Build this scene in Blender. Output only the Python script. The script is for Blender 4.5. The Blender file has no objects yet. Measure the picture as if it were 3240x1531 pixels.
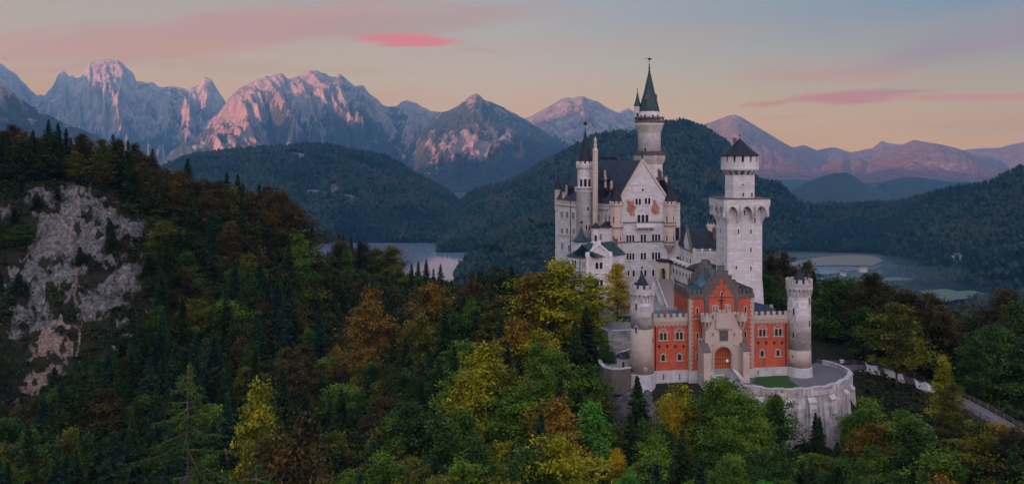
import bpy, math, random
import numpy as np
random.seed(7); RNG = np.random.default_rng(7)
C = bpy.context.scene.collection
SC = bpy.context.scene
# ------------------------------------------------------------------ camera, world, sun
FOC = 2740.0; CX = 1620.0; HY = 470.0          # focal length and horizon, in photograph pixels
cd = bpy.data.cameras.new('camera'); cam = bpy.data.objects.new('camera', cd); C.objects.link(cam)
cd.sensor_width = 36.0; cd.lens = 36.0*FOC/3240.0
cd.shift_y = -(765.5-HY)/3240.0
cd.clip_start = 0.5; cd.clip_end = 60000
cam.rotation_euler = (math.radians(90), 0, 0)
SC.camera = cam
SC.view_settings.view_transform = 'Standard'; SC.view_settings.look = 'None'
SC.view_settings.exposure = 2.4; SC.view_settings.gamma = 1.0
SC.cycles.use_denoising = True
SC.cycles.max_bounces = 6; SC.cycles.diffuse_bounces = 3; SC.cycles.volume_bounces = 0
SC.cycles.transparent_max_bounces = 8; SC.cycles.sample_clamp_indirect = 4.0

SUN_DIR = np.array([-0.66, -0.75, 0.072]); SUN_DIR /= np.linalg.norm(SUN_DIR)   # towards the sun
sd = bpy.data.lights.new('sun', 'SUN'); sun = bpy.data.objects.new('sun', sd); C.objects.link(sun)
sd.energy = 5.0; sd.angle = math.radians(0.5); sd.color = (1.0, 0.38, 0.19)
from mathutils import Vector, Matrix
sun.rotation_euler = Vector(SUN_DIR).to_track_quat('Z', 'Y').to_euler()
sun.location = (0, -50, 300)

w = bpy.data.worlds.new('World'); SC.world = w; w.use_nodes = True
nt = w.node_tree; nt.nodes.clear()
def N_(nt, t, **k):
    n = nt.nodes.new(t)
    for a, b in k.items():
        if a.startswith('i_'):
            key = a[2:]; key = int(key) if key.isdigit() else key
            n.inputs[key].default_value = b
        else: setattr(n, a, b)
    return n
def L_(nt, a, b): nt.links.new(a, b)
def ramp(nt, fac, stops, interp='LINEAR'):
    r = nt.nodes.new('ShaderNodeValToRGB'); r.color_ramp.interpolation = interp
    el = r.color_ramp.elements
    el[0].position = stops[0][0]; el[0].color = (*stops[0][1], 1)
    el[1].position = stops[-1][0]; el[1].color = (*stops[-1][1], 1)
    for p, c in stops[1:-1]:
        e = el.new(p); e.color = (*c, 1)
    L_(nt, fac, r.inputs[0]); return r.outputs[0]
def M_(nt, op, a, b=None, c=None, clamp=False):
    n = nt.nodes.new('ShaderNodeMath'); n.operation = op; n.use_clamp = clamp
    for i, x in enumerate((a, b, c)):
        if x is None: continue
        if isinstance(x, (int, float)): n.inputs[i].default_value = x
        else: L_(nt, x, n.inputs[i])
    return n.outputs[0]
def mixc(nt, fac, a, b, mode='MIX'):
    n = nt.nodes.new('ShaderNodeMix'); n.data_type = 'RGBA'; n.blend_type = mode
    if isinstance(fac, (int, float)): n.inputs[0].default_value = fac
    else: L_(nt, fac, n.inputs[0])
    for i, x in ((6, a), (7, b)):
        if isinstance(x, tuple): n.inputs[i].default_value = (*x[:3], 1)
        else: L_(nt, x, n.inputs[i])
    return n.outputs[2]
def srgb(r, g, b):
    f = lambda c: (c/255/12.92) if c <= 10 else ((c/255+0.055)/1.055)**2.4
    return (f(r), f(g), f(b))
def sky_world():
    g = N_(nt, 'ShaderNodeTexCoord').outputs['Generated']
    s = N_(nt, 'ShaderNodeSeparateXYZ'); L_(nt, g, s.inputs[0])
    x, y, z = s.outputs
    az = M_(nt, 'ARCTAN2', x, y)                       # 0 ahead of the camera, negative to the left
    el = M_(nt, 'ARCTAN2', z, M_(nt, 'SQRT', M_(nt, 'ADD', M_(nt, 'MULTIPLY', x, x), M_(nt, 'MULTIPLY', y, y))))
    # clear sky: warm above the horizon, grey-blue higher, cooler to the right
    elf = M_(nt, 'DIVIDE', el, 0.5, clamp=True)
    def sc(c, k=1.0): return tuple(v*k for v in c)
    mu = lambda c, k: tuple(a*b for a, b in zip(c, k)); kl = (.78,.57,.17); km = (.77,.66,.44); kr = (.78,.72,.14); kt = (.42,.36,.27)
    left = ramp(nt, elf, [(0, mu(srgb(232,176,118),kl)), (0.15, mu(srgb(214,180,140),kl)), (0.33, mu(srgb(190,172,152),kl)), (0.6, srgb(165,160,165)), (1, srgb(120,136,165))])
    mid = ramp(nt, elf, [(0, mu(srgb(226,176,128),km)), (0.18, mu(srgb(200,176,150),km)), (0.34, mu(srgb(170,162,158),km)), (0.6, srgb(150,152,165)), (1, srgb(110,128,160))])
    right = ramp(nt, elf, [(0, mu(srgb(220,160,132),kr)), (0.12, mu(srgb(188,152,142),kr)), (0.3, mu(srgb(140,146,162),kt)), (0.6, srgb(120,130,150)), (1, srgb(95,115,150))])
    a1 = M_(nt, 'MULTIPLY_ADD', az, 1/0.55, 1.0, clamp=True)
    a2 = M_(nt, 'MULTIPLY', az, 1/0.55, clamp=True)
    col = mixc(nt, a2, mixc(nt, a1, left, mid), right)
    # cloud veils: stretched noise in the direction of view
    cv = N_(nt, 'ShaderNodeCombineXYZ'); 
    L_(nt, M_(nt, 'MULTIPLY', az, 2.2), cv.inputs[0])
    L_(nt, M_(nt, 'MULTIPLY_ADD', el, 26.0, M_(nt, 'MULTIPLY', az, -2.5)), cv.inputs[1])
    n1 = N_(nt, 'ShaderNodeTexNoise', i_Scale=1.0, i_Detail=6.0, i_Roughness=0.5, i_Distortion=0.35); L_(nt, cv.outputs[0], n1.inputs['Vector'])
    def blob(a0, e0, ra, re, tilt=0.0, rough=0.45, top=1.0):
        da = M_(nt, 'SUBTRACT', az, a0)
        de = M_(nt, 'SUBTRACT', el, e0)
        de = M_(nt, 'ADD', de, M_(nt, 'MULTIPLY', da, -tilt))
        u = M_(nt, 'DIVIDE', da, ra); v = M_(nt, 'DIVIDE', de, re)
        d = M_(nt, 'SQRT', M_(nt, 'ADD', M_(nt, 'MULTIPLY', u, u), M_(nt, 'MULTIPLY', v, v)))
        k = M_(nt, 'SUBTRACT', 1.0, d)
        k = M_(nt, 'ADD', k, M_(nt, 'MULTIPLY', M_(nt, 'SUBTRACT', n2.outputs[0], 0.5), rough*3.4))
        m = nt.nodes.new('ShaderNodeMapRange'); m.interpolation_type = 'SMOOTHSTEP'
        L_(nt, k, m.inputs[0]); m.inputs[1].default_value = -0.1; m.inputs[2].default_value = 0.6; m.inputs[4].default_value = top
        return m.outputs[0]
    cv2 = N_(nt, 'ShaderNodeCombineXYZ')
    L_(nt, M_(nt, 'MULTIPLY', az, 9.0), cv2.inputs[0])
    L_(nt, M_(nt, 'MULTIPLY_ADD', el, 95.0, M_(nt, 'MULTIPLY', az, -9.0)), cv2.inputs[1])
    n2 = N_(nt, 'ShaderNodeTexNoise', i_Scale=1.0, i_Detail=9.0, i_Roughness=0.66, i_Distortion=0.5); L_(nt, cv2.outputs[0], n2.inputs['Vector'])
    def A(px): return math.atan((px-CX)/FOC)
    def E(px, py): return math.atan((HY-py)/math.hypot(FOC, px-CX))
    veil = M_(nt, 'MULTIPLY', M_(nt, 'SUBTRACT', n1.outputs[0], 0.47), 2.6, clamp=True)
    pink = srgb(198, 138, 128); peach = srgb(200, 150, 116)
    col = mixc(nt, M_(nt, 'MULTIPLY', veil, 0.5), col, mixc(nt, a1, mu(peach,(.86,.6,.12)), mu(pink,(.86,.6,.12))))
    for (px, py, ra, re, tilt, rg, top, c) in [
        (700, 105, .30, .030, .16, .5, .85, srgb(206,128,116)), (330, 150, .22, .016, .05, .5, .8, srgb(212,140,98)),
        (1320, 70, .20, .016, .10, .5, .7, srgb(190,132,138)),
        (1300, 130, .068, .0085, -.02, .45, 1.0, srgb(232,92,40)), (1500, 157, .03, .0035, -.1, .6, .35, srgb(190,120,112)),
        (2640, 235, .12, .012, -.02, .5, .7, srgb(200,134,134)), (2700, 308, .075, .0085, .04, .55, 1.0, srgb(204,106,112)), (2420, 330, .035, .0045, .03, .6, .9, srgb(206,124,112)),
        (3100, 308, .11, .0045, -.02, .6, 1.0, srgb(216,124,104)), (2880, 290, .05, .003, 0, .7, .6, srgb(180,118,128)),
        (3150, 120, .13, .020, .18, .5, .8, srgb(168,112,142)), (3260, 60, .12, .02, .2, .5, .5, srgb(150,122,150)),
        (2480, 372, .04, .003, .05, .6, .5, srgb(196,140,122)), (700, 218, .20, .006, .0, .6, .4, srgb(196,150,120)), (3240, 400, .12, .012, 0, .5, .35, srgb(196,140,130))]:
        col = mixc(nt, blob(A(px), E(px, py), ra, re, tilt, rg, top), col, mu(c, (.76,.68,.20) if px != 1300 else (.80,.62,.02)))
    # the half of the sky behind the camera, where the sun comes up, is brighter
    beh = nt.nodes.new('ShaderNodeMapRange'); beh.interpolation_type = 'SMOOTHSTEP'
    L_(nt, y, beh.inputs[0]); beh.inputs[1].default_value = 0.3; beh.inputs[2].default_value = -0.8
    col2 = mixc(nt, beh.outputs[0], col, mixc(nt, M_(nt, 'MULTIPLY', el, 1.6, clamp=True), srgb(240,205,190), srgb(205,200,222)))
    low = M_(nt, 'LESS_THAN', z, -0.02)
    col2 = mixc(nt, low, col2, srgb(60, 62, 64))
    sky = N_(nt, 'ShaderNodeTexSky', sky_type='NISHITA', sun_disc=False)
    sky.sun_elevation = math.asin(SUN_DIR[2]); sky.sun_rotation = math.atan2(SUN_DIR[0], SUN_DIR[1])
    bg1 = N_(nt, 'ShaderNodeBackground', i_Strength=0.004); L_(nt, sky.outputs[0], bg1.inputs[0])
    strength = M_(nt, 'MULTIPLY_ADD', beh.outputs[0], 0.42, 0.30)
    bg2 = N_(nt, 'ShaderNodeBackground'); L_(nt, col2, bg2.inputs[0]); L_(nt, strength, bg2.inputs[1])
    ad = N_(nt, 'ShaderNodeAddShader'); L_(nt, bg1.outputs[0], ad.inputs[0]); L_(nt, bg2.outputs[0], ad.inputs[1])
    out = N_(nt, 'ShaderNodeOutputWorld'); L_(nt, ad.outputs[0], out.inputs[0])
sky_world()

# ------------------------------------------------------------------ geometry helpers
def XY(px, Y): return ((px-CX)/FOC*Y, Y)
def Zp(py, Y): return (HY-py)/FOC*Y
def P3(px, py, Y): return ((px-CX)/FOC*Y, Y, (HY-py)/FOC*Y)
def mesh_np(name, v, f, uv=None, attrs=None, smooth=False):
    """v (n,3) array, f (m,k) index array or list of arrays of equal-length faces"""
    me = bpy.data.meshes.new(name)
    fs = f if isinstance(f, list) else [f]
    fs = [np.asarray(a, dtype=np.int32) for a in fs if len(a)]
    me.vertices.add(len(v)); me.vertices.foreach_set('co', np.asarray(v, dtype=np.float32).ravel())
    idx = np.concatenate([a.ravel() for a in fs]); cnt = np.concatenate([np.full(len(a), a.shape[1], dtype=np.int32) for a in fs])
    me.loops.add(len(idx)); me.loops.foreach_set('vertex_index', idx)
    me.polygons.add(len(cnt)); me.polygons.foreach_set('loop_start', np.concatenate([[0], np.cumsum(cnt)[:-1]]).astype(np.int32))
    me.polygons.foreach_set('loop_total', cnt)
    if smooth: me.polygons.foreach_set('use_smooth', np.ones(len(cnt), dtype=bool))
    for k, a in (attrs or {}).items():
        at = me.attributes.new(k, 'FLOAT', 'POINT'); at.data.foreach_set('value', np.asarray(a, dtype=np.float32).ravel())
    me.update(calc_edges=True)
    return me
def link(name, me, mat=None, parent=None):
    o = bpy.data.objects.new(name, me); C.objects.link(o)
    if mat is not None and me is not None: me.materials.append(mat)
    if parent is not None: o.parent = parent
    return o
def tag(o, label=None, cat=None, group=None, kind=None):
    if label: o['label'] = label
    if cat: o['category'] = cat
    if group: o['group'] = group
    if kind: o['kind'] = kind
    return o
def empty(name, loc, label=None, cat=None, group=None):
    o = bpy.data.objects.new(name, None); C.objects.link(o); o.location = loc; o.empty_display_size = 0.5
    return tag(o, label, cat, group)

class MB:
    def __init__(s): s.v = []; s.f = []
    def add(s, vs, fs):
        b = len(s.v); s.v += [tuple(p) for p in vs]; s.f += [tuple(i+b for i in f) for f in fs]
    def hexa(s, p):   # 8 points: bottom 4 ccw, top 4
        s.add(p, [(0,3,2,1),(4,5,6,7),(0,1,5,4),(1,2,6,5),(2,3,7,6),(3,0,4,7)])
    def box(s, F, u0, u1, n0, n1, z0, z1):
        q = [(u0,n1),(u1,n1),(u1,n0),(u0,n0)]
        s.hexa([F.p(u,n,z0) for u,n in q]+[F.p(u,n,z1) for u,n in q])
    def prism(s, F, uz, n0, n1):  # polygon in (u,z), extruded along n
        k = len(uz)
        s.add([F.p(u,n1,z) for u,z in uz]+[F.p(u,n0,z) for u,z in uz],
              [tuple(range(k)), tuple(range(2*k-1,k-1,-1))]+[(i,i+k,(i+1)%k+k,(i+1)%k) for i in range(k)])
    def ring(s, F, outer, inner, n0, n1):
        k = len(outer); V = [F.p(u,n1,z) for u,z in outer]+[F.p(u,n1,z) for u,z in inner]+[F.p(u,n0,z) for u,z in outer]+[F.p(u,n0,z) for u,z in inner]
        fs = []
        for i in range(k):
            j = (i+1)%k
            fs += [(i,j,j+k,i+k),(i,i+2*k,j+2*k,j),(i+k,j+k,j+3*k,i+3*k)]
        s.add(V, fs)
    def extr(s, plan, z0, z1, cap=True):  # plan polygon (x,y)
        k = len(plan)
        z0s = z0 if isinstance(z0, (list, tuple)) else [z0]*k
        s.add([(x,y,z0s[i]) for i,(x,y) in enumerate(plan)]+[(x,y,z1) for x,y in plan],
              [(i,(i+1)%k,(i+1)%k+k,i+k) for i in range(k)]+([tuple(range(k,2*k)), tuple(range(k-1,-1,-1))] if cap else []))
    def lathe(s, cx, cy, prof, seg=24, ph=0.0, sx=1.0, cap=True):
        b = []
        for r, z in prof:
            for i in range(seg):
                a = ph+2*math.pi*i/seg; b.append((cx+r*math.cos(a), cy+r*math.sin(a)*sx, z))
        fs = []
        for j in range(len(prof)-1):
            for i in range(seg):
                k = (i+1)%seg; fs.append((j*seg+i, j*seg+k, (j+1)*seg+k, (j+1)*seg+i))
        if cap: fs.append(tuple(range(seg-1,-1,-1))); m = (len(prof)-1)*seg; fs.append(tuple(range(m, m+seg)))
        s.add(b, fs)
    def merlons(s, cx, cy, ro, ri, z0, z1, n, frac=0.6, ph=0.0):
        s.lathe(cx, cy, [(ri+0.02, z0-0.01), (ro-0.02, z0-0.01), (ro-0.02, z0+0.09), (ri+0.02, z0+0.09), (ri+0.02, z0-0.01)], 24, ph, cap=False)
        for i in range(n):
            a0 = ph+2*math.pi*i/n; a1 = a0+2*math.pi/n*frac
            q = [(ro*math.cos(a0), ro*math.sin(a0)), (ro*math.cos(a1), ro*math.sin(a1)), (ri*math.cos(a1), ri*math.sin(a1)), (ri*math.cos(a0), ri*math.sin(a0))]
            s.hexa([(cx+x,cy+y,z0) for x,y in q]+[(cx+x,cy+y,z1) for x,y in q])
    def corbels(s, cx, cy, r0, r1, z0, z1, n, w=0.35, ph=0.0):
        """radial brackets growing from radius r0 at z0 to r1 at z1"""
        for i in range(n):
            a = ph+2*math.pi*i/n; h = math.pi/n*w
            def q(a, r): return (cx+r*math.cos(a), cy+r*math.sin(a))
            b0, b1, c0, c1 = q(a-h, r0-.12), q(a+h, r0-.12), q(a-h, r0+.06), q(a+h, r0+.06)
            d0, d1 = q(a-h, r1), q(a+h, r1)
            s.hexa([(*b0,z0),(*c0,z0),(*c1,z0),(*b1,z0),(*b0,z1),(*d0,z1),(*d1,z1),(*b1,z1)])
    def tube(s, p0, p1, r0, r1=None, seg=6):
        r1 = r0 if r1 is None else r1
        a = Vector(p0); b = Vector(p1); d = (b-a).normalized(); t = d.orthogonal().normalized(); q = d.cross(t)
        V = []
        for c, r in ((a, r0), (b, r1)):
            for i in range(seg):
                an = 2*math.pi*i/seg; V.append(tuple(c+(t*math.cos(an)+q*math.sin(an))*r))
        s.add(V, [(i,(i+1)%seg,(i+1)%seg+seg,i+seg) for i in range(seg)]+[tuple(range(seg-1,-1,-1)), tuple(range(seg,2*seg))])
    def build(s, name, mat, parent=None, smooth=False, off=None):
        """vertices are in world space; the mesh is stored relative to the root thing's location"""
        off = off if off is not None else root_loc(parent)
        me = bpy.data.meshes.new(name)
        V = [(x-off[0], y-off[1], z-off[2]) for x,y,z in s.v]
        me.from_pydata(V, [], s.f); me.materials.append(mat)
        uv = me.uv_layers.new(name='UVMap'); data = np.zeros(len(me.loops)*2, dtype=np.float32)
        co = np.array(V); vi = np.zeros(len(me.loops), dtype=np.int32); me.loops.foreach_get('vertex_index', vi)
        for p in me.polygons:
            n = p.normal; h = math.hypot(n.x, n.y)
            if h < 1e-3: t = Vector((1,0,0)); b = Vector((0,1,0))
            else: t = Vector((-n.y/h, n.x/h, 0)); b = Vector(n).cross(t); b = b if b.z > 0 else -b
            sl = slice(p.loop_start, p.loop_start+p.loop_total); c = co[vi[sl]]
            data[2*p.loop_start:2*(p.loop_start+p.loop_total):2] = c@np.array(t)
            data[2*p.loop_start+1:2*(p.loop_start+p.loop_total):2] = c@np.array(b)
        uv.data.foreach_set('uv', data)
        if smooth: me.polygons.foreach_set('use_smooth', np.ones(len(me.polygons), dtype=bool))
        o = bpy.data.objects.new(name, me); C.objects.link(o)
        if parent is not None: o.parent = parent
        else: o.location = off
        return o
def root_loc(o):
    if o is None: return (0,0,0)
    while o.parent is not None: o = o.parent
    return tuple(o.location)

class Fr:
    """a vertical wall plane: origin, direction u along it, n out of it (towards the viewer's side)"""
    def __init__(s, a, b):
        s.O = np.array(a[:2], float); d = np.array(b[:2], float)-s.O; s.len = float(np.linalg.norm(d)); s.U = d/s.len
        s.N = np.array([s.U[1], -s.U[0]])
    def p(s, u, n, z): q = s.O+s.U*u+s.N*n; return (q[0], q[1], z)
    def pix(s, px, py, n=0.0):
        k = (px-CX)/FOC; Y = (s.O@s.N+n)/(k*s.N[0]+s.N[1]); P = np.array([k*Y, Y])
        return float((P-s.O)@s.U), (HY-py)/FOC*Y
    def off(s, du=0, dn=0, length=None):
        a = s.O+s.U*du+s.N*dn; b = a+s.U*(length or s.len); return Fr(a, b)
    def side(s, u, back):   # the wall going back from position u (facing -U side), seen from the left
        a = s.O+s.U*u-s.N*back; b = s.O+s.U*u; return Fr(a, b)
def arch_poly(u0, u1, z0, z1, k=7, pointed=0.0):
    r = (u1-u0)/2; zc = z1-r*(1+pointed)
    if zc < z0: zc = (z0+z1)/2
    h = z1-zc; m = (u0+u1)/2
    return [(u0,z0),(u1,z0)]+[(m+r*math.cos(math.pi*i/k), zc+h*math.sin(math.pi*i/k)) for i in range(k+1)]
def inset(poly, c, k):
    return [(c[0]+(u-c[0])*k[0], c[1]+(z-c[1])*k[1]) for u, z in poly]

# ------------------------------------------------------------------ noise (numpy)
def _h(ix, iy, seed):
    n = (ix.astype(np.int64)*374761393+iy.astype(np.int64)*668265263+seed*1442695041) & 0xffffffff
    n = ((n ^ (n >> 13))*1274126177) & 0xffffffff
    return ((n ^ (n >> 16)) & 0xffff)/65535.0
def vnoise(x, y, seed=0):
    ix = np.floor(x); iy = np.floor(y); fx = x-ix; fy = y-iy
    fx = fx*fx*(3-2*fx); fy = fy*fy*(3-2*fy)
    a = _h(ix,iy,seed); b = _h(ix+1,iy,seed); c = _h(ix,iy+1,seed); d = _h(ix+1,iy+1,seed)
    return (a*(1-fx)+b*fx)*(1-fy)+(c*(1-fx)+d*fx)*fy
def fbm(x, y, oct=5, seed=0, gain=0.5):
    s = 0; a = 1; t = 0
    for o in range(oct):
        s = s+a*vnoise(x*2**o+17.3*o, y*2**o-9.1*o, seed+o); t += a; a *= gain
    return s/t
def ridged(x, y, oct=5, seed=0, gain=0.5):
    s = 0; a = 1; t = 0
    for o in range(oct):
        n = 1-np.abs(2*vnoise(x*2**o+5.7*o, y*2**o+3.3*o, seed+o)-1); s = s+a*n*n; t += a; a *= gain
    return s/t
# ------------------------------------------------------------------ materials
def mat_new(name):
    m = bpy.data.materials.new(name); m.use_nodes = True; nt = m.node_tree; nt.nodes.clear()
    out = N_(nt, 'ShaderNodeOutputMaterial'); b = N_(nt, 'ShaderNodeBsdfPrincipled'); L_(nt, b.outputs[0], out.inputs[0])
    b.inputs['Specular IOR Level'].default_value = 0.25
    return m, nt, b
def bump(nt, b, h, strength=0.4, dist=0.05):
    n = N_(nt, 'ShaderNodeBump', i_Strength=strength, i_Distance=dist); L_(nt, h, n.inputs['Height']); L_(nt, n.outputs[0], b.inputs['Normal'])
def stone_mat(name, c1, c2, cm, bw=0.9, bh=0.38, mortar=0.014, rough=0.85, stain=0.35, warm=None, contrast=1.0, streak=0.5, staincol=(0.16,0.14,0.13)):
    m, nt, b = mat_new(name); b.inputs['Roughness'].default_value = rough
    uv = N_(nt, 'ShaderNodeUVMap').outputs[0]
    br = N_(nt, 'ShaderNodeTexBrick', i_Scale=1.0); L_(nt, uv, br.inputs[0])
    br.inputs['Color1'].default_value = (*c1,1); br.inputs['Color2'].default_value = (*c2,1); br.inputs['Mortar'].default_value = (*cm,1)
    br.inputs['Mortar Size'].default_value = mortar; br.inputs['Brick Width'].default_value = bw; br.inputs['Row Height'].default_value = bh; br.inputs['Mortar Smooth'].default_value = 0.3
    geo = N_(nt, 'ShaderNodeNewGeometry').outputs['Position']
    n = N_(nt, 'ShaderNodeTexNoise', i_Scale=0.35, i_Detail=6.0, i_Roughness=0.65); L_(nt, geo, n.inputs['Vector'])
    mp = N_(nt, 'ShaderNodeMapping'); mp.inputs['Scale'].default_value = (1.1, 1.1, 0.09); L_(nt, geo, mp.inputs[0])
    n2 = N_(nt, 'ShaderNodeTexNoise', i_Scale=1.0, i_Detail=5.0, i_Roughness=0.6); L_(nt, mp.outputs[0], n2.inputs['Vector'])
    mp3 = N_(nt, 'ShaderNodeMapping'); mp3.inputs['Scale'].default_value = (0.7, 0.7, 3.2); L_(nt, geo, mp3.inputs[0])
    n3 = N_(nt, 'ShaderNodeTexNoise', i_Scale=1.0, i_Detail=3.0); L_(nt, mp3.outputs[0], n3.inputs['Vector'])
    k = M_(nt, 'MULTIPLY', M_(nt, 'SUBTRACT', n.outputs[0], 0.42), 3.0*stain, clamp=True)
    col = mixc(nt, k, br.outputs[0], staincol)
    k2 = M_(nt, 'MULTIPLY', M_(nt, 'SUBTRACT', n2.outputs[0], 0.52), 4.0*streak*stain, clamp=True)
    col = mixc(nt, k2, col, staincol)
    k3 = M_(nt, 'MULTIPLY', M_(nt, 'SUBTRACT', n3.outputs[0], 0.5), 1.6*contrast, clamp=True)
    col = mixc(nt, k3, col, warm if warm else tuple(c*0.72 for c in c1))
    L_(nt, col, b.inputs['Base Color']); bump(nt, b, br.outputs['Fac'], 0.25, -0.03)
    return m
def plain_mat(name, c, rough=0.7, metal=0.0, var=0.25, scale=3.0):
    m, nt, b = mat_new(name); b.inputs['Roughness'].default_value = rough; b.inputs['Metallic'].default_value = metal
    geo = N_(nt, 'ShaderNodeNewGeometry').outputs['Position']
    n = N_(nt, 'ShaderNodeTexNoise', i_Scale=scale, i_Detail=4.0, i_Roughness=0.6); L_(nt, geo, n.inputs['Vector'])
    L_(nt, mixc(nt, M_(nt, 'MULTIPLY', n.outputs[0], 1.0), tuple(v*(1-var) for v in c), tuple(min(1, v*(1+var)) for v in c)), b.inputs['Base Color'])
    return m
def seam_mat(name, c, rough=0.45, step=0.7, patina=None):   # standing seam metal roof
    m, nt, b = mat_new(name); b.inputs['Roughness'].default_value = rough; b.inputs['Metallic'].default_value = 0.0
    b.inputs['Specular IOR Level'].default_value = 0.3
    uv = N_(nt, 'ShaderNodeUVMap').outputs[0]; s = N_(nt, 'ShaderNodeSeparateXYZ'); L_(nt, uv, s.inputs[0])
    fr = M_(nt, 'FRACT', M_(nt, 'DIVIDE', s.outputs[0], step)); ln = M_(nt, 'LESS_THAN', M_(nt, 'ABSOLUTE', M_(nt, 'SUBTRACT', fr, 0.5)), 0.09)
    geo = N_(nt, 'ShaderNodeNewGeometry').outputs['Position']
    mp = N_(nt, 'ShaderNodeMapping'); mp.inputs['Scale'].default_value = (0.9, 0.9, 0.35); L_(nt, geo, mp.inputs[0])
    n = N_(nt, 'ShaderNodeTexNoise', i_Scale=1.0, i_Detail=5.0, i_Roughness=0.65); L_(nt, mp.outputs[0], n.inputs['Vector'])
    f = M_(nt, 'MULTIPLY', M_(nt, 'SUBTRACT', n.outputs[0], 0.36), 3.0, clamp=True)
    col = mixc(nt, f, tuple(v*0.6 for v in c), patina or tuple(v*1.5 for v in c))
    col = mixc(nt, M_(nt, 'MULTIPLY', ln, 0.55), col, tuple(v*0.35 for v in c))
    L_(nt, col, b.inputs['Base Color']); bump(nt, b, ln, 0.5, 0.06)
    return m
M = {}
M['white'] = stone_mat('white_limestone', (0.62,0.585,0.565), (0.47,0.44,0.43), (0.36,0.33,0.32), 2.0, 0.8, 0.04, stain=0.42, streak=1.3, warm=(0.50,0.45,0.42), staincol=(0.28,0.25,0.24), contrast=1.3)
M['whitetrim'] = plain_mat('pale_stone_trim', (0.60,0.55,0.53), 0.8)
M['warm'] = stone_mat('warm_sandstone', (0.56,0.43,0.34), (0.50,0.39,0.31), (0.36,0.29,0.24), 0.9, 0.4, stain=0.3, staincol=(0.25,0.20,0.17))
M['beige'] = stone_mat('beige_stone', (0.46,0.36,0.29), (0.42,0.33,0.27), (0.33,0.26,0.22), 1.1, 0.5, stain=0.4, staincol=(0.20,0.165,0.14))
M['tower'] = stone_mat('grey_beige_ashlar', (0.52,0.48,0.45), (0.30,0.265,0.255), (0.26,0.23,0.22), 2.0, 0.62, stain=0.3, warm=(0.36,0.31,0.27), contrast=1.6, staincol=(0.20,0.175,0.16))
M['towerlow'] = stone_mat('brown_ashlar', (0.42,0.34,0.27), (0.36,0.29,0.24), (0.28,0.23,0.19), 1.0, 0.36, stain=0.4, staincol=(0.2,0.16,0.14))
M['plinth'] = stone_mat('white_weathered_stone', (0.50,0.48,0.47), (0.38,0.36,0.355), (0.28,0.265,0.26), 1.8, 0.6, stain=0.35, streak=1.6, staincol=(0.2,0.19,0.19))
M['retain'] = stone_mat('retaining_wall_stone', (0.56,0.52,0.50), (0.30,0.26,0.25), (0.24,0.21,0.20), 2.6, 0.9, stain=0.6, streak=2.0, warm=(0.42,0.33,0.29), staincol=(0.10,0.085,0.08), contrast=1.4)
M['brick'] = stone_mat('red_brick', (0.52,0.095,0.034), (0.38,0.068,0.028), (0.30,0.11,0.075), 0.9, 0.33, 0.03, stain=0.55, streak=1.5, warm=(0.34,0.068,0.036), contrast=1.4, staincol=(0.24,0.04,0.025))
M['brown'] = stone_mat('weathered_brown_stone', (0.135,0.11,0.095), (0.095,0.08,0.07), (0.06,0.05,0.045), 0.7, 0.35, stain=0.5, staincol=(0.07,0.06,0.055))
M['trimbeige'] = plain_mat('beige_trim', (0.34,0.265,0.21), 0.8)
M['slate'] = seam_mat('dark_slate_roof', (0.019,0.026,0.044), 0.5, 0.9, (0.036,0.048,0.074))
M['black'] = seam_mat('black_roof', (0.010,0.013,0.020), 0.6, 0.7)
M['copper'] = seam_mat('dark_green_copper', (0.014,0.036,0.044), 0.5, 0.7, (0.024,0.066,0.072))
M['patina'] = seam_mat('pale_green_copper', (0.045,0.10,0.12), 0.5, 0.6, (0.10,0.22,0.24))
M['glass'] = plain_mat('dark_window_glass', (0.010,0.009,0.010), 0.6, var=0.5)
M['hole'] = plain_mat('dark_opening', (0.012,0.010,0.010), 0.9)
M['wood'] = plain_mat('orange_door_wood', (0.36,0.07,0.018), 0.5, var=0.35, scale=6)
M['wooddark'] = plain_mat('dark_timber', (0.06,0.038,0.025), 0.7)
M['iron'] = plain_mat('black_iron', (0.015,0.015,0.017), 0.5)
M['grass'] = plain_mat('lawn_grass', (0.020,0.062,0.008), 0.9, var=0.4, scale=2.5)
M['paving'] = plain_mat('grey_paving', (0.20,0.19,0.19), 0.85, var=0.2, scale=0.8)
M['asphalt'] = plain_mat('asphalt', (0.12,0.11,0.115), 0.85, var=0.2, scale=1.0)
M['cloth'] = plain_mat('pale_tarpaulin', (0.55,0.56,0.58), 0.7, var=0.15)
M['paper'] = plain_mat('white_paper', (0.8,0.8,0.8), 0.7, var=0.02)
M['clay'] = plain_mat('terracotta', (0.26,0.13,0.09), 0.8)
M['fencewood'] = plain_mat('grey_brown_timber', (0.14,0.10,0.085), 0.8)
M['gold'] = plain_mat('mural_ochre', (0.50,0.26,0.11), 0.8)
M['steps'] = plain_mat('worn_brown_steps', (0.26,0.20,0.165), 0.85)
def mural_mat():
    m, nt, b = mat_new('faded_fresco'); b.inputs['Roughness'].default_value = 0.85
    geo = N_(nt, 'ShaderNodeNewGeometry').outputs['Position']
    n = N_(nt, 'ShaderNodeTexNoise', i_Scale=1.4, i_Detail=5.0, i_Roughness=0.7, i_Distortion=1.2); L_(nt, geo, n.inputs['Vector'])
    L_(nt, ramp(nt, n.outputs[0], [(0.30,(0.14,0.04,0.03)), (0.42,(0.32,0.10,0.05)), (0.52,(0.34,0.13,0.06)), (0.62,(0.44,0.32,0.22)), (0.72,(0.30,0.09,0.06))]), b.inputs['Base Color'])
    return m
M['mural'] = mural_mat()
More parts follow.
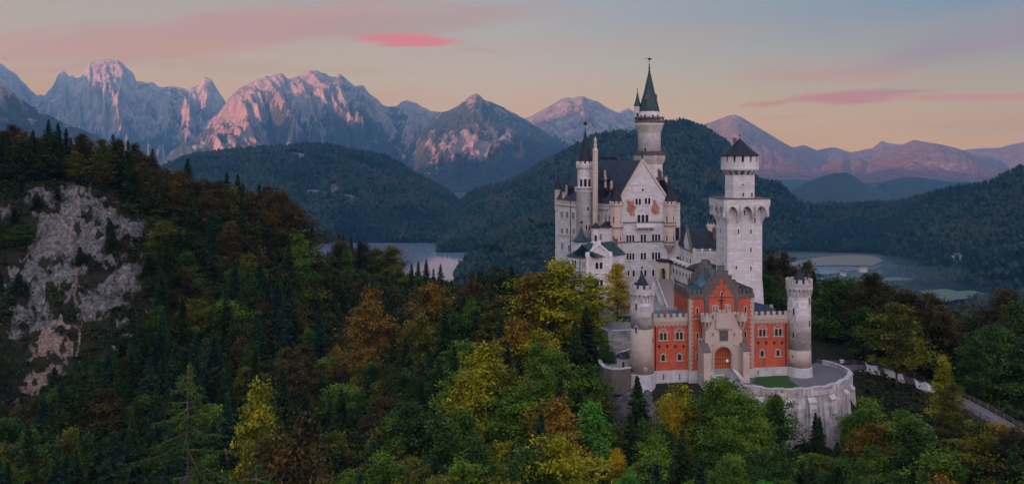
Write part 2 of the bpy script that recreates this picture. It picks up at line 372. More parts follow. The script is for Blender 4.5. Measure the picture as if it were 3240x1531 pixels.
def bark_mat():
    m, nt, b = mat_new('bark'); b.inputs['Roughness'].default_value = 0.9
    geo = N_(nt, 'ShaderNodeNewGeometry').outputs['Position']
    mp = N_(nt, 'ShaderNodeMapping'); mp.inputs['Scale'].default_value = (4, 4, 0.7); L_(nt, geo, mp.inputs[0])
    n = N_(nt, 'ShaderNodeTexNoise', i_Scale=1.0, i_Detail=4.0); L_(nt, mp.outputs[0], n.inputs['Vector'])
    L_(nt, ramp(nt, n.outputs[0], [(0.3,(0.035,0.027,0.022)), (0.7,(0.11,0.085,0.07))]), b.inputs['Base Color'])
    return m
M['bark'] = bark_mat()
def leaf_mat(name, a, c, d, sp=0.12):
    """three leaf colours mixed per leaf spray (attribute 'tint') and by slow noise through the crown"""
    m = bpy.data.materials.new(name); m.use_nodes = True; nt = m.node_tree; nt.nodes.clear()
    at = N_(nt, 'ShaderNodeAttribute', attribute_name='tint').outputs['Fac']
    geo = N_(nt, 'ShaderNodeNewGeometry').outputs['Position']
    n = N_(nt, 'ShaderNodeTexNoise', i_Scale=0.22, i_Detail=2.0); L_(nt, geo, n.inputs['Vector'])
    f = M_(nt, 'ADD', M_(nt, 'MULTIPLY', at, 0.75), M_(nt, 'MULTIPLY', M_(nt, 'SUBTRACT', n.outputs[0], 0.5), 1.3))
    col = ramp(nt, f, [(0.0, a), (0.38, c), (0.8, d)])
    df = N_(nt, 'ShaderNodeBsdfDiffuse', i_Roughness=0.5); tr = N_(nt, 'ShaderNodeBsdfTranslucent')
    L_(nt, col, df.inputs[0]); L_(nt, col, tr.inputs[0])
    mx = N_(nt, 'ShaderNodeMixShader', i_0=0.15); L_(nt, df.outputs[0], mx.inputs[1]); L_(nt, tr.outputs[0], mx.inputs[2])
    gl = N_(nt, 'ShaderNodeBsdfGlossy', i_Roughness=0.5); gl.inputs[0].default_value = (0.6,0.7,0.8,1)
    m2 = N_(nt, 'ShaderNodeMixShader', i_0=0.012); L_(nt, mx.outputs[0], m2.inputs[1]); L_(nt, gl.outputs[0], m2.inputs[2])
    out = N_(nt, 'ShaderNodeOutputMaterial'); L_(nt, m2.outputs[0], out.inputs[0])
    return m
LEAF = {
 'spruce': leaf_mat('spruce_needles', (0.004,0.010,0.004), (0.016,0.032,0.010), (0.044,0.072,0.016)),
 'teal': leaf_mat('blue_green_needles', (0.004,0.013,0.008), (0.014,0.036,0.020), (0.032,0.068,0.032)),
 'brightspruce': leaf_mat('fresh_green_needles', (0.012,0.030,0.005), (0.030,0.070,0.010), (0.07,0.14,0.020)),
 'green': leaf_mat('green_leaves', (0.013,0.034,0.004), (0.060,0.118,0.010), (0.16,0.24,0.016)),
 'darkgreen': leaf_mat('dark_green_leaves', (0.007,0.020,0.005), (0.028,0.064,0.010), (0.078,0.135,0.016)),
 'bright': leaf_mat('bright_green_leaves', (0.03,0.10,0.010), (0.055,0.18,0.018), (0.12,0.26,0.03)),
 'olive': leaf_mat('olive_leaves', (0.016,0.022,0.003), (0.068,0.078,0.008), (0.17,0.16,0.012)),
 'lime': leaf_mat('yellow_green_leaves', (0.036,0.048,0.003), (0.17,0.175,0.006), (0.38,0.32,0.010)),
 'amber': leaf_mat('amber_leaves', (0.040,0.028,0.005), (0.13,0.078,0.009), (0.27,0.165,0.015)),
 'yellow': leaf_mat('golden_yellow_leaves', (0.14,0.10,0.004), (0.34,0.24,0.008), (0.50,0.34,0.012)),
 'rust': leaf_mat('rust_brown_leaves', (0.024,0.018,0.006), (0.062,0.042,0.011), (0.125,0.082,0.018)),
 'brown': leaf_mat('dull_brown_leaves', (0.014,0.013,0.005), (0.042,0.034,0.010), (0.090,0.066,0.016)),
}
LEAFWORD = {'spruce':'dark green', 'teal':'blue-green', 'brightspruce':'fresh green', 'green':'mid-green', 'darkgreen':'deep green', 'bright':'vivid green', 'olive':'olive', 'lime':'yellow-green', 'amber':'amber', 'yellow':'golden yellow', 'rust':'rust-brown', 'brown':'dull brown'}

# ------------------------------------------------------------------ foreground ground: one sheet, knots given along lines of sight
# px : [(distance, height)]
KN = {
 -700: [(15,-40),(60,-55),(130,-76),(200,-80),(240,-66),(270,-44),(300,-20),(330,-14),(450,-45),(600,-110),(900,-230),(1300,-300)],
 -60: [(15,-40),(60,-55),(130,-76),(200,-80),(235,-68),(250,-52),(265,-42),(275,-31),(287,-20),(302,-14),(330,-12),(360,-16),(450,-45),(600,-110),(900,-230),(1300,-300)],
 150: [(15,-40),(60,-55),(130,-76),(200,-80),(235,-68),(250,-52),(265,-42),(275,-31),(285,-20.5),(300,-13),(330,-11),(360,-16),(450,-45),(600,-110),(900,-230),(1300,-300)],
 330: [(15,-40),(60,-55),(130,-76),(200,-80),(235,-68),(250,-53),(265,-43),(275,-32),(286,-21),(302,-14),(330,-14),(360,-18),(450,-45),(600,-110),(900,-230),(1300,-300)],
 500: [(15,-40),(60,-58),(130,-76),(200,-79),(240,-64),(270,-42),(300,-25),(330,-22),(370,-26),(450,-55),(600,-120),(900,-240),(1300,-302)],
 700: [(15,-40),(60,-60),(130,-76),(200,-80),(240,-70),(270,-60),(300,-46),(330,-37),(370,-40),(450,-65),(600,-130),(900,-250),(1300,-302)],
 900: [(15,-42),(60,-62),(130,-78),(200,-84),(240,-76),(270,-68),(300,-57),(330,-49),(370,-52),(450,-80),(600,-140),(900,-260),(1300,-302)],
 970: [(15,-42),(60,-64),(130,-80),(200,-86),(250,-80),(300,-72),(340,-66),(390,-67),(470,-90),(600,-150),(900,-265),(1300,-302)],
 1100: [(15,-44),(60,-66),(130,-84),(200,-88),(250,-83),(300,-77),(340,-70),(400,-66),(440,-72),(520,-105),(650,-170),(900,-265),(1300,-302)],
 1300: [(15,-44),(60,-66),(130,-82),(170,-80),(220,-77),(270,-75),(330,-74),(400,-77),(440,-84),(520,-115),(650,-175),(900,-270),(1300,-302)],
 1500: [(15,-44),(60,-64),(110,-78),(150,-76),(190,-71),(230,-68),(280,-68),(350,-71),(420,-84),(520,-118),(650,-180),(900,-270),(1300,-302)],
 1750: [(15,-44),(60,-64),(120,-78),(150,-73),(180,-67),(210,-61),(250,-57),(300,-58),(360,-68),(420,-86),(520,-120),(650,-185),(900,-270),(1300,-302)],
 1880: [(15,-44),(60,-64),(120,-80),(150,-80),(188,-75),(195,-71),(199,-55.5),(210,-54),(240,-51),(300,-50),(350,-58),(420,-86),(520,-120),(650,-185),(900,-270),(1300,-302)],
 1990: [(15,-44),(60,-64),(120,-80),(170,-77),(187,-74),(193,-71),(197,-56),(204,-54.5),(215,-54),(232,-47),(300,-48),(350,-56),(420,-86),(520,-120),(650,-185),(900,-270),(1300,-302)],
 2080: [(15,-44),(60,-64),(120,-79),(160,-73),(184,-66),(192,-60),(198,-54.5),(210,-53),(232,-47),(300,-47),(350,-55),(420,-86),(520,-120),(650,-185),(900,-270),(1300,-302)],
 2230: [(15,-44),(60,-64),(120,-78),(160,-72),(182,-66.5),(191,-62),(197,-54.6),(210,-53),(235,-48),(300,-47),(350,-55),(420,-86),(520,-120),(650,-185),(900,-270),(1300,-302)],
 2330: [(15,-44),(60,-64),(120,-78),(160,-71),(183,-66.5),(189.5,-66),(194,-55),(210,-53.6),(240,-52),(300,-51),(350,-58),(420,-88),(520,-120),(650,-185),(900,-270),(1300,-302)],
 2520: [(15,-44),(60,-64),(120,-78),(160,-71),(180,-67),(186,-66.5),(191,-55.5),(210,-54),(240,-53.6),(300,-56),(350,-66),(420,-90),(520,-122),(650,-185),(900,-270),(1300,-302)],
 2660: [(15,-44),(60,-64),(120,-78),(160,-72),(184,-67.5),(191,-66.5),(196,-55.5),(210,-54),(240,-54.4),(300,-60),(350,-72),(420,-94),(520,-125),(650,-187),(900,-270),(1300,-302)],
 2730: [(15,-44),(60,-64),(120,-79),(160,-74),(184,-68),(196,-61),(203,-56.5),(212,-54.6),(222,-54.6),(240,-55),(300,-62),(350,-74),(420,-96),(520,-128),(650,-190),(900,-270),(1300,-302)],
 2900: [(15,-44),(60,-64),(120,-79),(160,-72),(184,-64),(197,-58.6),(207,-57),(216,-57),(224,-58),(250,-60),(300,-66),(350,-78),(420,-100),(520,-130),(650,-190),(900,-270),(1300,-302)],
 3100: [(15,-44),(60,-64),(120,-78),(150,-70),(172,-63),(183,-59.5),(196,-59.2),(206,-60),(230,-62),(300,-72),(350,-82),(420,-102),(520,-132),(650,-192),(900,-270),(1300,-302)],
 3300: [(15,-44),(60,-64),(120,-76),(150,-67),(166,-62),(176,-60.6),(188,-60.6),(200,-61),(230,-62),(300,-72),(350,-82),(420,-102),(520,-132),(650,-192),(900,-270),(1300,-302)],
 3900: [(15,-44),(60,-64),(120,-72),(160,-60),(200,-56),(240,-58),(300,-68),(350,-80),(420,-102),(520,-132),(650,-192),(900,-270),(1300,-302)],
}
KPX = np.array(sorted(KN)); KTAB = {}
def ground_base(px, Y):
    px = np.clip(np.asarray(px, float), KPX[0], KPX[-1]); Y = np.asarray(Y, float)
    px, Y = np.broadcast_arrays(px, Y)
    i = np.clip(np.searchsorted(KPX, px, side='right')-1, 0, len(KPX)-2)
    t = (px-KPX[i])/(KPX[i+1]-KPX[i]); t = t*t*(3-2*t)
    vals = np.stack([np.interp(Y, [k[0] for k in KN[p]], [k[1] for k in KN[p]]) for p in KPX])
    a = np.take_along_axis(vals, i[None], 0)[0]; b = np.take_along_axis(vals, (i+1)[None], 0)[0]
    return a*(1-t)+b*t
def cliff_masks(px, Y, z):
    py = HY-z/Y*FOC
    n = fbm(px/55.0, py/55.0, 4, 31); n2 = fbm(px/22.0, py/22.0, 3, 35); n3 = fbm(px/14.0, py/60.0, 3, 39)
    # limestone face, its pale streak and the scree below
    d = 1-np.sqrt(((px-225-0.10*(py-800))/265)**2+((py-805)/245)**2)
    rock = np.clip((d*0.9+(n-0.52)*3.0+(n2-0.5)*1.6)*3.0, 0, 1)*(Y < 312)*(Y > 238)*(py > 588)
    st = np.clip(1.5-np.abs(px-(238+12*np.sin(py/70.0)))/(16+14*np.clip((720-py)/130, 0, 1)), 0, 1)*(py > 590)*(py < 1130)*np.clip((n3-0.36)*5, 0, 1)*0.8
    dx = np.abs(px-(150-(py-1130)*0.42)); scree = np.clip(1.3-dx/(95-0.18*np.abs(py-1100)), 0, 1)*(py > 1030)*(py < 1310)*np.clip((n2-0.36)*6, 0, 1)
    n4 = fbm(px/16.0, py/22.0, 3, 77)
    extra = np.clip((0.62-np.abs(px-470-0.35*(py-930))/120-np.abs(py-930)/260+(n4-0.62)*5)*3, 0, 1)*(px > 380)*(px < 640)*(py > 740)*(py < 1150)
    rock = np.maximum(rock, extra*0.8)*(px < 900)
    st = st*(px < 900); scree = scree*(px < 900)
    # rocks under the castle
    cr = np.clip((1-np.sqrt(((px-1985)/125)**2+((py-1310)/125)**2))*3+(n2-0.5)*3, 0, 1)*(Y > 178)*(Y < 212)
    return np.maximum(rock, cr), np.clip(st, 0, 1), scree
def ground_z(px, Y):
    z = ground_base(px, Y)
    X = (np.asarray(px)-CX)/FOC*Y
    r, s, sc = cliff_masks(px, Y, z)
    flat = ((px > 1900) & (px < 2720) & (Y > 193) & (Y < 330)) | ((px >= 2600) & (Y > 165) & (Y < 230))
    amp = np.where(flat, 0.0, 1.0)
    z = z+(fbm(X/9, Y/9, 4, 3)-0.5)*2.2*amp
    k = np.maximum(r, sc*0.5)
    z = z+k*((ridged(X/7.0+0.25*z/7, z/9.0+Y/40, 5, 11, 0.6)-0.5)*7.0+(ridged(X/2.3, z/2.9, 4, 12, 0.6)-0.5)*2.4)
    return z
def ground_at(x, Y): return float(ground_z(np.array([CX+x/Y*FOC]), np.array([float(Y)]))[0])
def grid_faces(nr, nc):
    a = np.arange((nr-1)*nc).reshape(nr-1, nc)[:, :-1].ravel()
    return np.stack([a, a+1, a+nc+1, a+nc], 1)
def grid_mesh(name, px, Y, Z, attrs=None, smooth=True):
    X = (px-CX)/FOC*Y
    v = np.stack([X, Y, Z], -1).reshape(-1, 3)
    return mesh_np(name, v, grid_faces(*px.shape), attrs={k: a.ravel() for k, a in (attrs or {}).items()}, smooth=smooth)
def make_ground():
    cols = np.concatenate([np.arange(-700, -60, 30), np.arange(-60, 640, 5), np.arange(640, 3400, 10), np.arange(3400, 3901, 40)]).astype(float)
    rows = np.concatenate([np.arange(15, 110, 6), np.arange(110, 182, 2.5), np.arange(182, 232, 0.8), np.arange(232, 312, 0.5), np.arange(312, 400, 3), np.arange(400, 1000, 14), np.arange(1000, 1330, 25)]).astype(float)
    px, Y = np.meshgrid(cols, rows); z = ground_z(px, Y)
    r, s, sc = cliff_masks(px, Y, ground_base(px, Y))
    me = grid_mesh('ground', px, Y, z, dict(rock=r, streak=s, scree=sc))
    m, nt, b = mat_new('forest_floor_and_rock'); b.inputs['Roughness'].default_value = 0.95
    geo = N_(nt, 'ShaderNodeNewGeometry').outputs['Position']
    def noi(sc_, det=5.0, dist=0.0, rough=0.6, vec=None):
        n = N_(nt, 'ShaderNodeTexNoise', i_Scale=sc_, i_Detail=det, i_Roughness=rough, i_Distortion=dist); L_(nt, vec or geo, n.inputs['Vector']); return n.outputs[0]
    soil = ramp(nt, noi(0.35), [(0.3,(0.010,0.012,0.006)), (0.5,(0.020,0.024,0.008)), (0.62,(0.034,0.024,0.014)), (0.75,(0.026,0.036,0.010))])
    rk = ramp(nt, noi(0.55, 7.0, 0.8, 0.7), [(0.30,(0.035,0.033,0.030)), (0.44,(0.11,0.105,0.10)), (0.56,(0.23,0.215,0.21)), (0.74,(0.46,0.43,0.42))])
    vo = N_(nt, 'ShaderNodeTexVoronoi', feature='DISTANCE_TO_EDGE', i_Scale=0.55); 
    dv = N_(nt, 'ShaderNodeVectorMath', operation='ADD'); L_(nt, geo, dv.inputs[0]); nn = N_(nt, 'ShaderNodeTexNoise', i_Scale=0.8, i_Detail=4.0); L_(nt, geo, nn.inputs['Vector']); L_(nt, nn.outputs['Color'], dv.inputs[1]); L_(nt, dv.outputs[0], vo.inputs['Vector'])
    crack = M_(nt, 'LESS_THAN', vo.outputs['Distance'], 0.035)
    rk = mixc(nt, M_(nt, 'MULTIPLY', crack, 0.65), rk, (0.07,0.055,0.05))
    at = lambda k: N_(nt, 'ShaderNodeAttribute', attribute_name=k).outputs['Fac']
    rough = noi(1.4, 4.0)
    def sh(a, k=4.0): return M_(nt, 'MULTIPLY', M_(nt, 'ADD', M_(nt, 'SUBTRACT', a, 0.5), M_(nt, 'MULTIPLY', M_(nt, 'SUBTRACT', rough, 0.5), 0.9)), k, clamp=True)
    screec = ramp(nt, noi(1.6, 5.0, 0.3, 0.8), [(0.35,(0.10,0.06,0.045)), (0.5,(0.25,0.165,0.125)), (0.66,(0.50,0.41,0.36))])
    streakc = ramp(nt, noi(1.1, 5.0, 0.3, 0.7), [(0.3,(0.15,0.10,0.08)), (0.6,(0.36,0.26,0.21))])
    col = mixc(nt, sh(at('rock')), soil, rk)
    col = mixc(nt, sh(at('scree')), col, screec)
    col = mixc(nt, sh(at('streak'), 3.0), col, streakc)
    L_(nt, col, b.inputs['Base Color']); bump(nt, b, noi(0.7, 8.0, 0.9, 0.75), 1.0, 1.8)
    o = link('ground', me, m); tag(o, kind='structure')
make_ground()
# ------------------------------------------------------------------ far land: lake water, wooded hills, rock mountains
LAKE = -300.0
def water_mat(name, c, rough=0.06):
    m, nt, b = mat_new(name); b.inputs['Base Color'].default_value = (*c, 1); b.inputs['Roughness'].default_value = rough; b.inputs['Specular IOR Level'].default_value = 0.5
    geo = N_(nt, 'ShaderNodeNewGeometry').outputs['Position']
    n = N_(nt, 'ShaderNodeTexNoise', i_Scale=0.03, i_Detail=3.0); L_(nt, geo, n.inputs['Vector']); bump(nt, b, n.outputs[0], 0.08, 1.0)
    return m
def sheet(name, pts, mat, z, kind='structure'):
    """flat sheet from picture outline, on the level z"""
    v = []
    for px, py in pts:
        Y = z*FOC/(HY-py); v.append(((px-CX)/FOC*Y, Y, z))
    me = bpy.data.meshes.new(name); me.from_pydata(v, [], [tuple(range(len(v)-1, -1, -1))])
    return tag(link(name, me, mat), kind=kind)
me = bpy.data.meshes.new('land'); me.from_pydata([(-11500,700,LAKE-6),(11500,700,LAKE-6),(11500,12800,LAKE-6),(-11500,12800,LAKE-6)], [], [(0,1,2,3)])
M['land'] = plain_mat('valley_floor', (0.035,0.05,0.03), 0.95, scale=0.01)
tag(link('land', me, M['land']), kind='structure')
sheet('lake_water', [(700,850),(740,800),(820,778),(960,771),(1200,766),(1540,766),(1560,960),(1420,1010),(1200,1030),(980,1010),(820,960),(730,900)], water_mat('lake_water', (0.15,0.18,0.22), 0.09), LAKE)
sheet('lake_water', [(2250,868),(2230,850),(2270,832),(2340,825),(2450,816),(2560,812),(2680,808),(2790,818),(2812,828),(2800,842),(2765,850),(2720,852),(2660,862),(2560,874),(2430,882),(2320,882)], water_mat('pond_water', (0.03,0.07,0.09), 0.12), LAKE)
M['meadow'] = plain_mat('dry_meadow', (0.15,0.125,0.07), 0.9, scale=0.02); M['field'] = plain_mat('pale_green_field', (0.075,0.11,0.065), 0.9, scale=0.02)

def prof(pts, px): return np.interp(px, [p[0] for p in pts], [p[1] for p in pts])
class Hill:
    """a ridge given by its skyline; foot at distance Yf, crest at Yc, falling again behind"""
    def __init__(s, crest, Yf, Yc, zf, seed, step=6, nrow=60, spur=0.10, back=0.3, px0=None, px1=None, rough=0.02, gexp=1.0, skew=0.0, wl=150.0, fine=0.0, tl=2.2):
        s.step = step
        cols = np.arange(px0 if px0 is not None else crest[0][0], (px1 if px1 is not None else crest[-1][0])+step, step).astype(float)
        t = np.concatenate([np.linspace(0, 1, nrow), np.linspace(1, 1+back, max(6, nrow//5))[1:]])
        px, T = np.meshgrid(cols, t)
        zc = (HY-prof(crest, px))/FOC
        yf = prof(Yf, px) if isinstance(Yf, list) else Yf; yc = prof(Yc, px) if isinstance(Yc, list) else Yc
        zf = prof(zf, px) if isinstance(zf, list) else zf
        Y = yf+(yc-yf)*T
        zc = zc*yc
        Tm = np.minimum(T, 1)
        H = zc-zf
        q = px+skew*(1-Tm)
        r1 = ridged(q/wl, Tm*tl+seed, 4, seed, 0.5); r2 = fbm(q/(wl*2.3), Tm*1.5, 4, seed+7)
        env = np.sin(np.pi*np.clip(Tm, 0, 1))**0.8
        back_ = np.clip(T-1, 0, 9)
        z = zf+H*(Tm**gexp)+env*((r1-0.45)*spur*2.0+(r2-0.5)*spur*1.4)*np.maximum(H, 30)
        if fine: 
            r3 = ridged(q/(wl*0.22), Tm*tl*3.2, 4, seed+13, 0.6); r4 = ridged(q/(wl*0.08), Tm*tl*3.5+q/300, 3, seed+19, 0.55); z = z+(np.clip(env*1.3, 0.12, 1))*((r3-0.5)*fine+(r4-0.5)*fine*0.42)*np.maximum(H, 30)
        jag = (fbm(px/26, T*9, 4, seed+3, 0.6)-0.5)*rough*np.maximum(H, 40)
        z = z+jag*np.where(Tm < 0.02, 0, 1)
        z = z-back_*np.maximum(H, 20)*0.9
        s.px, s.Y, s.z, s.T = px, Y, z, T; s.r1 = r1; s.H = H
    def build(s, name, mat, attrs=None):
        o = link(name, grid_mesh(name, s.px, s.Y, s.z, attrs), mat); return tag(o, kind='structure')
    def points(s, spacing, rng, tmax=1.03, keep=None):
        X = (s.px-CX)/FOC*s.Y; P = np.stack([X, s.Y, s.z], -1)
        a = P[:-1,:-1]; b = P[:-1,1:]; c = P[1:,:-1]
        area = np.abs((b-a)[...,0]*(c-a)[...,1]-(b-a)[...,1]*(c-a)[...,0])
        ok = (s.T[:-1,:-1] <= tmax)&(s.T[:-1,:-1] >= 0.0)
        slope = np.linalg.norm(np.cross(b-a, c-a), axis=-1)/np.maximum(area, 1e-6)
        w = (area*np.minimum(slope, 1.8)*ok); n = rng.poisson(w/(spacing**2))
        i, j = np.nonzero(n); rep = n[i, j]; i = np.repeat(i, rep); j = np.repeat(j, rep)
        u = rng.random(len(i))[:,None]; v = rng.random(len(i))[:,None]
        p = P[i,j]*(1-u)*(1-v)+P[i,j+1]*u*(1-v)+P[i+1,j]*(1-u)*v+P[i+1,j+1]*u*v
        if keep is not None: p = p[keep(p)]
        return p
# mountain material: forest below, bare rock above and in gullies (attribute 'rock')
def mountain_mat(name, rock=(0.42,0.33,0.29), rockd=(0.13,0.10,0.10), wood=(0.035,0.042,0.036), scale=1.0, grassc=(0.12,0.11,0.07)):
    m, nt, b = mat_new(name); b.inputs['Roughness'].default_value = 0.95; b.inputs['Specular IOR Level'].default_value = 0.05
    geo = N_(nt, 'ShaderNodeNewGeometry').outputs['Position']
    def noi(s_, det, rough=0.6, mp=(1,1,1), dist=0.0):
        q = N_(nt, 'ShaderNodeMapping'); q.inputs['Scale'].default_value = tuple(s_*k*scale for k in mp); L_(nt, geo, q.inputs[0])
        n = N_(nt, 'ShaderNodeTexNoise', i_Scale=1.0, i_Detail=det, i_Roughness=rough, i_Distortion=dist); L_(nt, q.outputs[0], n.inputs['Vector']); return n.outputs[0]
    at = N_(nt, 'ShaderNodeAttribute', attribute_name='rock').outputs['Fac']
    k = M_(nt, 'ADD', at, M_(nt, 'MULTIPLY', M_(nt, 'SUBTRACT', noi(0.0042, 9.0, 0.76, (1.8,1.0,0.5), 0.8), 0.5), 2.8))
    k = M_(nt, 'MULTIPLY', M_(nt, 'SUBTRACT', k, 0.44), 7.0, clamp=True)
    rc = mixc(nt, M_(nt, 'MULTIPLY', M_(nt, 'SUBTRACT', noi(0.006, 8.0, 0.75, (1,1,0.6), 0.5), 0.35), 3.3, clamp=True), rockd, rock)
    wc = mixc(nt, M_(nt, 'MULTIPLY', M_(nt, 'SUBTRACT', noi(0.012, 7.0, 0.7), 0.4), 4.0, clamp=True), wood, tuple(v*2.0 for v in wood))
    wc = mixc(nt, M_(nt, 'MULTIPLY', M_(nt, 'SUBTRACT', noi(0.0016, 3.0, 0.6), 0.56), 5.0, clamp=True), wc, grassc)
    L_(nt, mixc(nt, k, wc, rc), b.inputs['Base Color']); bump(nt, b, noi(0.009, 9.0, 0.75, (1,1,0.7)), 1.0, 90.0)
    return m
def rockattr(h, lo, hi, gul=1.2, base=0.0, seed=0):
    """share of bare rock: rises with height above lo..hi (metres), more on ridge crests and in gullies"""
    e = np.clip((h.z-lo)/(hi-lo), 0, 1)
    n = ridged(h.px/70+h.T*1.5, h.T*2.5, 4, 50+seed, 0.6)
    return np.clip(base+e*0.75+(n-0.5)*gul, 0, 1.3)

MM = mountain_mat('alpine_rock_and_forest')
MMr = mountain_mat('pale_alpine_rock', rock=(0.44,0.35,0.31), rockd=(0.09,0.07,0.072), wood=(0.028,0.03,0.03))
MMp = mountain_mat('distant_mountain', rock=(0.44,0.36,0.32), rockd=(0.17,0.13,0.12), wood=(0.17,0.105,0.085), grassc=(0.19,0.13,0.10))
# --- left rock massif
K = Hill([(-400,190),(-60,180),(0,200),(40,228),(75,258),(115,302),(140,302),(165,272),(185,236),(200,224),(222,240),(255,248),(272,222),(282,202),(305,192),(340,187),(372,196),(392,206),(420,230),(432,256),(480,262),(500,276),(540,270),(590,286),(622,272),(648,246),(668,254),(690,286),(712,318),(740,370),(830,470)],
         8600, 11500, -330, 5, step=3, nrow=150, spur=0.18, rough=0.045, gexp=1.25, wl=110, fine=0.15, tl=1.6)
K.build('mountain', MMr, dict(rock=rockattr(K, -150, 500, 1.1, 0.15, 1)))
# --- mountain at the left edge; out of the frame an unseen massif is added to shade the peaks behind
L2 = Hill([(-1700,50),(-1300,60),(-900,90),(-700,110),(-500,190),(-330,330),(-240,470)], [(-1700,6300),(-240,6700)], [(-1700,8600),(-900,9000),(-240,8900)], -330, 10, step=8, nrow=60, spur=0.14, rough=0.02, wl=130, fine=0.06)
L2.build('mountain', MM, dict(rock=rockattr(L2, 150, 900, 1.0, 0.05, 12)))
Lm = Hill([(-700,180),(-300,215),(0,268),(40,292),(100,338),(200,388),(300,425),(400,478),(560,560),(700,640)],
          4300, [(-700,5400),(700,5700)], -330, 9, step=5, nrow=110, spur=0.14, rough=0.02, gexp=1.0, wl=130, fine=0.06)
Lm.build('mountain', MM, dict(rock=rockattr(Lm, 60, 520, 1.0, 0.05, 2)))
# --- central massif
J = Hill([(380,560),(430,525),(500,482),(560,442),(640,398),(690,362),(712,330),(735,300),(760,278),(800,258),(830,246),(860,238),(886,232),(900,238),(912,250),(935,243),(960,232),(985,224),(1000,222),(1020,230),(1045,244),(1060,243),(1070,231),(1080,236),(1100,252),(1120,271),(1148,273),(1165,290),(1185,308),(1198,318),(1210,333),(1240,338),(1256,336),(1270,322),(1290,318),(1320,330),(1360,352),(1400,356),(1440,372),(1500,420),(1560,470)],
         7000, 10400, -320, 21, step=3, nrow=170, spur=0.22, rough=0.03, gexp=0.95, skew=-190, wl=105, fine=0.15, tl=1.0)
J.build('mountain', MM, dict(rock=rockattr(J, -120, 520, 1.5, 0.12, 3)))
# --- second peak with the bare landslip face
I1 = Hill([(1290,470),(1340,400),(1385,360),(1420,350),(1448,335),(1470,318),(1490,302),(1506,296),(1522,303),(1530,315),(1560,326),(1590,340),(1640,366),(1700,402),(1760,440),(1820,485),(1900,560)],
          6000, 8600, -320, 33, step=3, nrow=140, spur=0.13, rough=0.02, gexp=0.95, skew=60, wl=110, fine=0.06)
py1 = HY-I1.z/I1.Y*FOC
slip = np.clip(1.25-np.sqrt(((I1.px-1480)/150)**2+((py1-452)/62)**2)+(fbm(I1.px/22, py1/60, 4, 8)-0.5)*1.7, 0, 1)
I1.build('mountain', MM, dict(rock=np.maximum(rockattr(I1, 120, 520, 0.9, 0.0, 4), slip*1.05)))
# --- peak behind the castle, and the sharp one beside its tower
H1 = Hill([(1620,380),(1680,368),(1730,340),(1770,318),(1795,306),(1815,312),(1840,304),(1860,311),(1890,322),(1930,345),(1960,360),(1985,374),(2040,395),(2150,450)],
          8000, 10500, -300, 41, step=3, nrow=110, spur=0.15, rough=0.03, gexp=1.0, wl=95, fine=0.08)
H1.build('mountain', MMr, dict(rock=rockattr(H1, -200, 300, 1.0, 0.2, 5)))
H2 = Hill([(1930,372),(1960,356),(1978,344),(1988,340),(2000,350),(2025,362),(2060,385),(2200,440)], 10600, 11600, -300, 43, step=3, nrow=50, spur=0.12, rough=0.05, wl=50, fine=0.08)
H2.build('mountain', MMr, dict(rock=rockattr(H2, -200, 300, 1.0, 0.3, 6)))
# --- right pink mountains
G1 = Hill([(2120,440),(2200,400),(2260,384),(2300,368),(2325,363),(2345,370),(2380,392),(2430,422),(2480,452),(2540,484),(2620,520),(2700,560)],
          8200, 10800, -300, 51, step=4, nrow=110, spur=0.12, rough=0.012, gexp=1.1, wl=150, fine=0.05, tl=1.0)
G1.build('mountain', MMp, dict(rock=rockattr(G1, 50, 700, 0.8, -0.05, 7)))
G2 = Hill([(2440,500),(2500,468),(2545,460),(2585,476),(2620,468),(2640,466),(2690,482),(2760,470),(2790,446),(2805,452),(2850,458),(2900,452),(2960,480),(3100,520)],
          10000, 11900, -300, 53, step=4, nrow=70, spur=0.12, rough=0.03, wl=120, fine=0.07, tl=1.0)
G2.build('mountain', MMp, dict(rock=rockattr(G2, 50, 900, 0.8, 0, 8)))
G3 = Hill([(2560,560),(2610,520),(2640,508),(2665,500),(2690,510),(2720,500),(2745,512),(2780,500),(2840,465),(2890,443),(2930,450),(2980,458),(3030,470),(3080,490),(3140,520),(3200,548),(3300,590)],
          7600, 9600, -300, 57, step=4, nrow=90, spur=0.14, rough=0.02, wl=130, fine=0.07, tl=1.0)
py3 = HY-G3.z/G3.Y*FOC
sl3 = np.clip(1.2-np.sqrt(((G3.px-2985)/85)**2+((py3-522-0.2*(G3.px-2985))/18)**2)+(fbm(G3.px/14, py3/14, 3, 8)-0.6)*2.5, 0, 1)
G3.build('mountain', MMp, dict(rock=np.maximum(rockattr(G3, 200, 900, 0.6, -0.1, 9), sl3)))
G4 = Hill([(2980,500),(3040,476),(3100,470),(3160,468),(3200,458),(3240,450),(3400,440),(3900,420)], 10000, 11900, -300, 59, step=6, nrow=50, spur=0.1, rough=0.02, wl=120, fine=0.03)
G4.build('mountain', MMp, dict(rock=rockattr(G4, 300, 900, 0.5, -0.2, 10)))

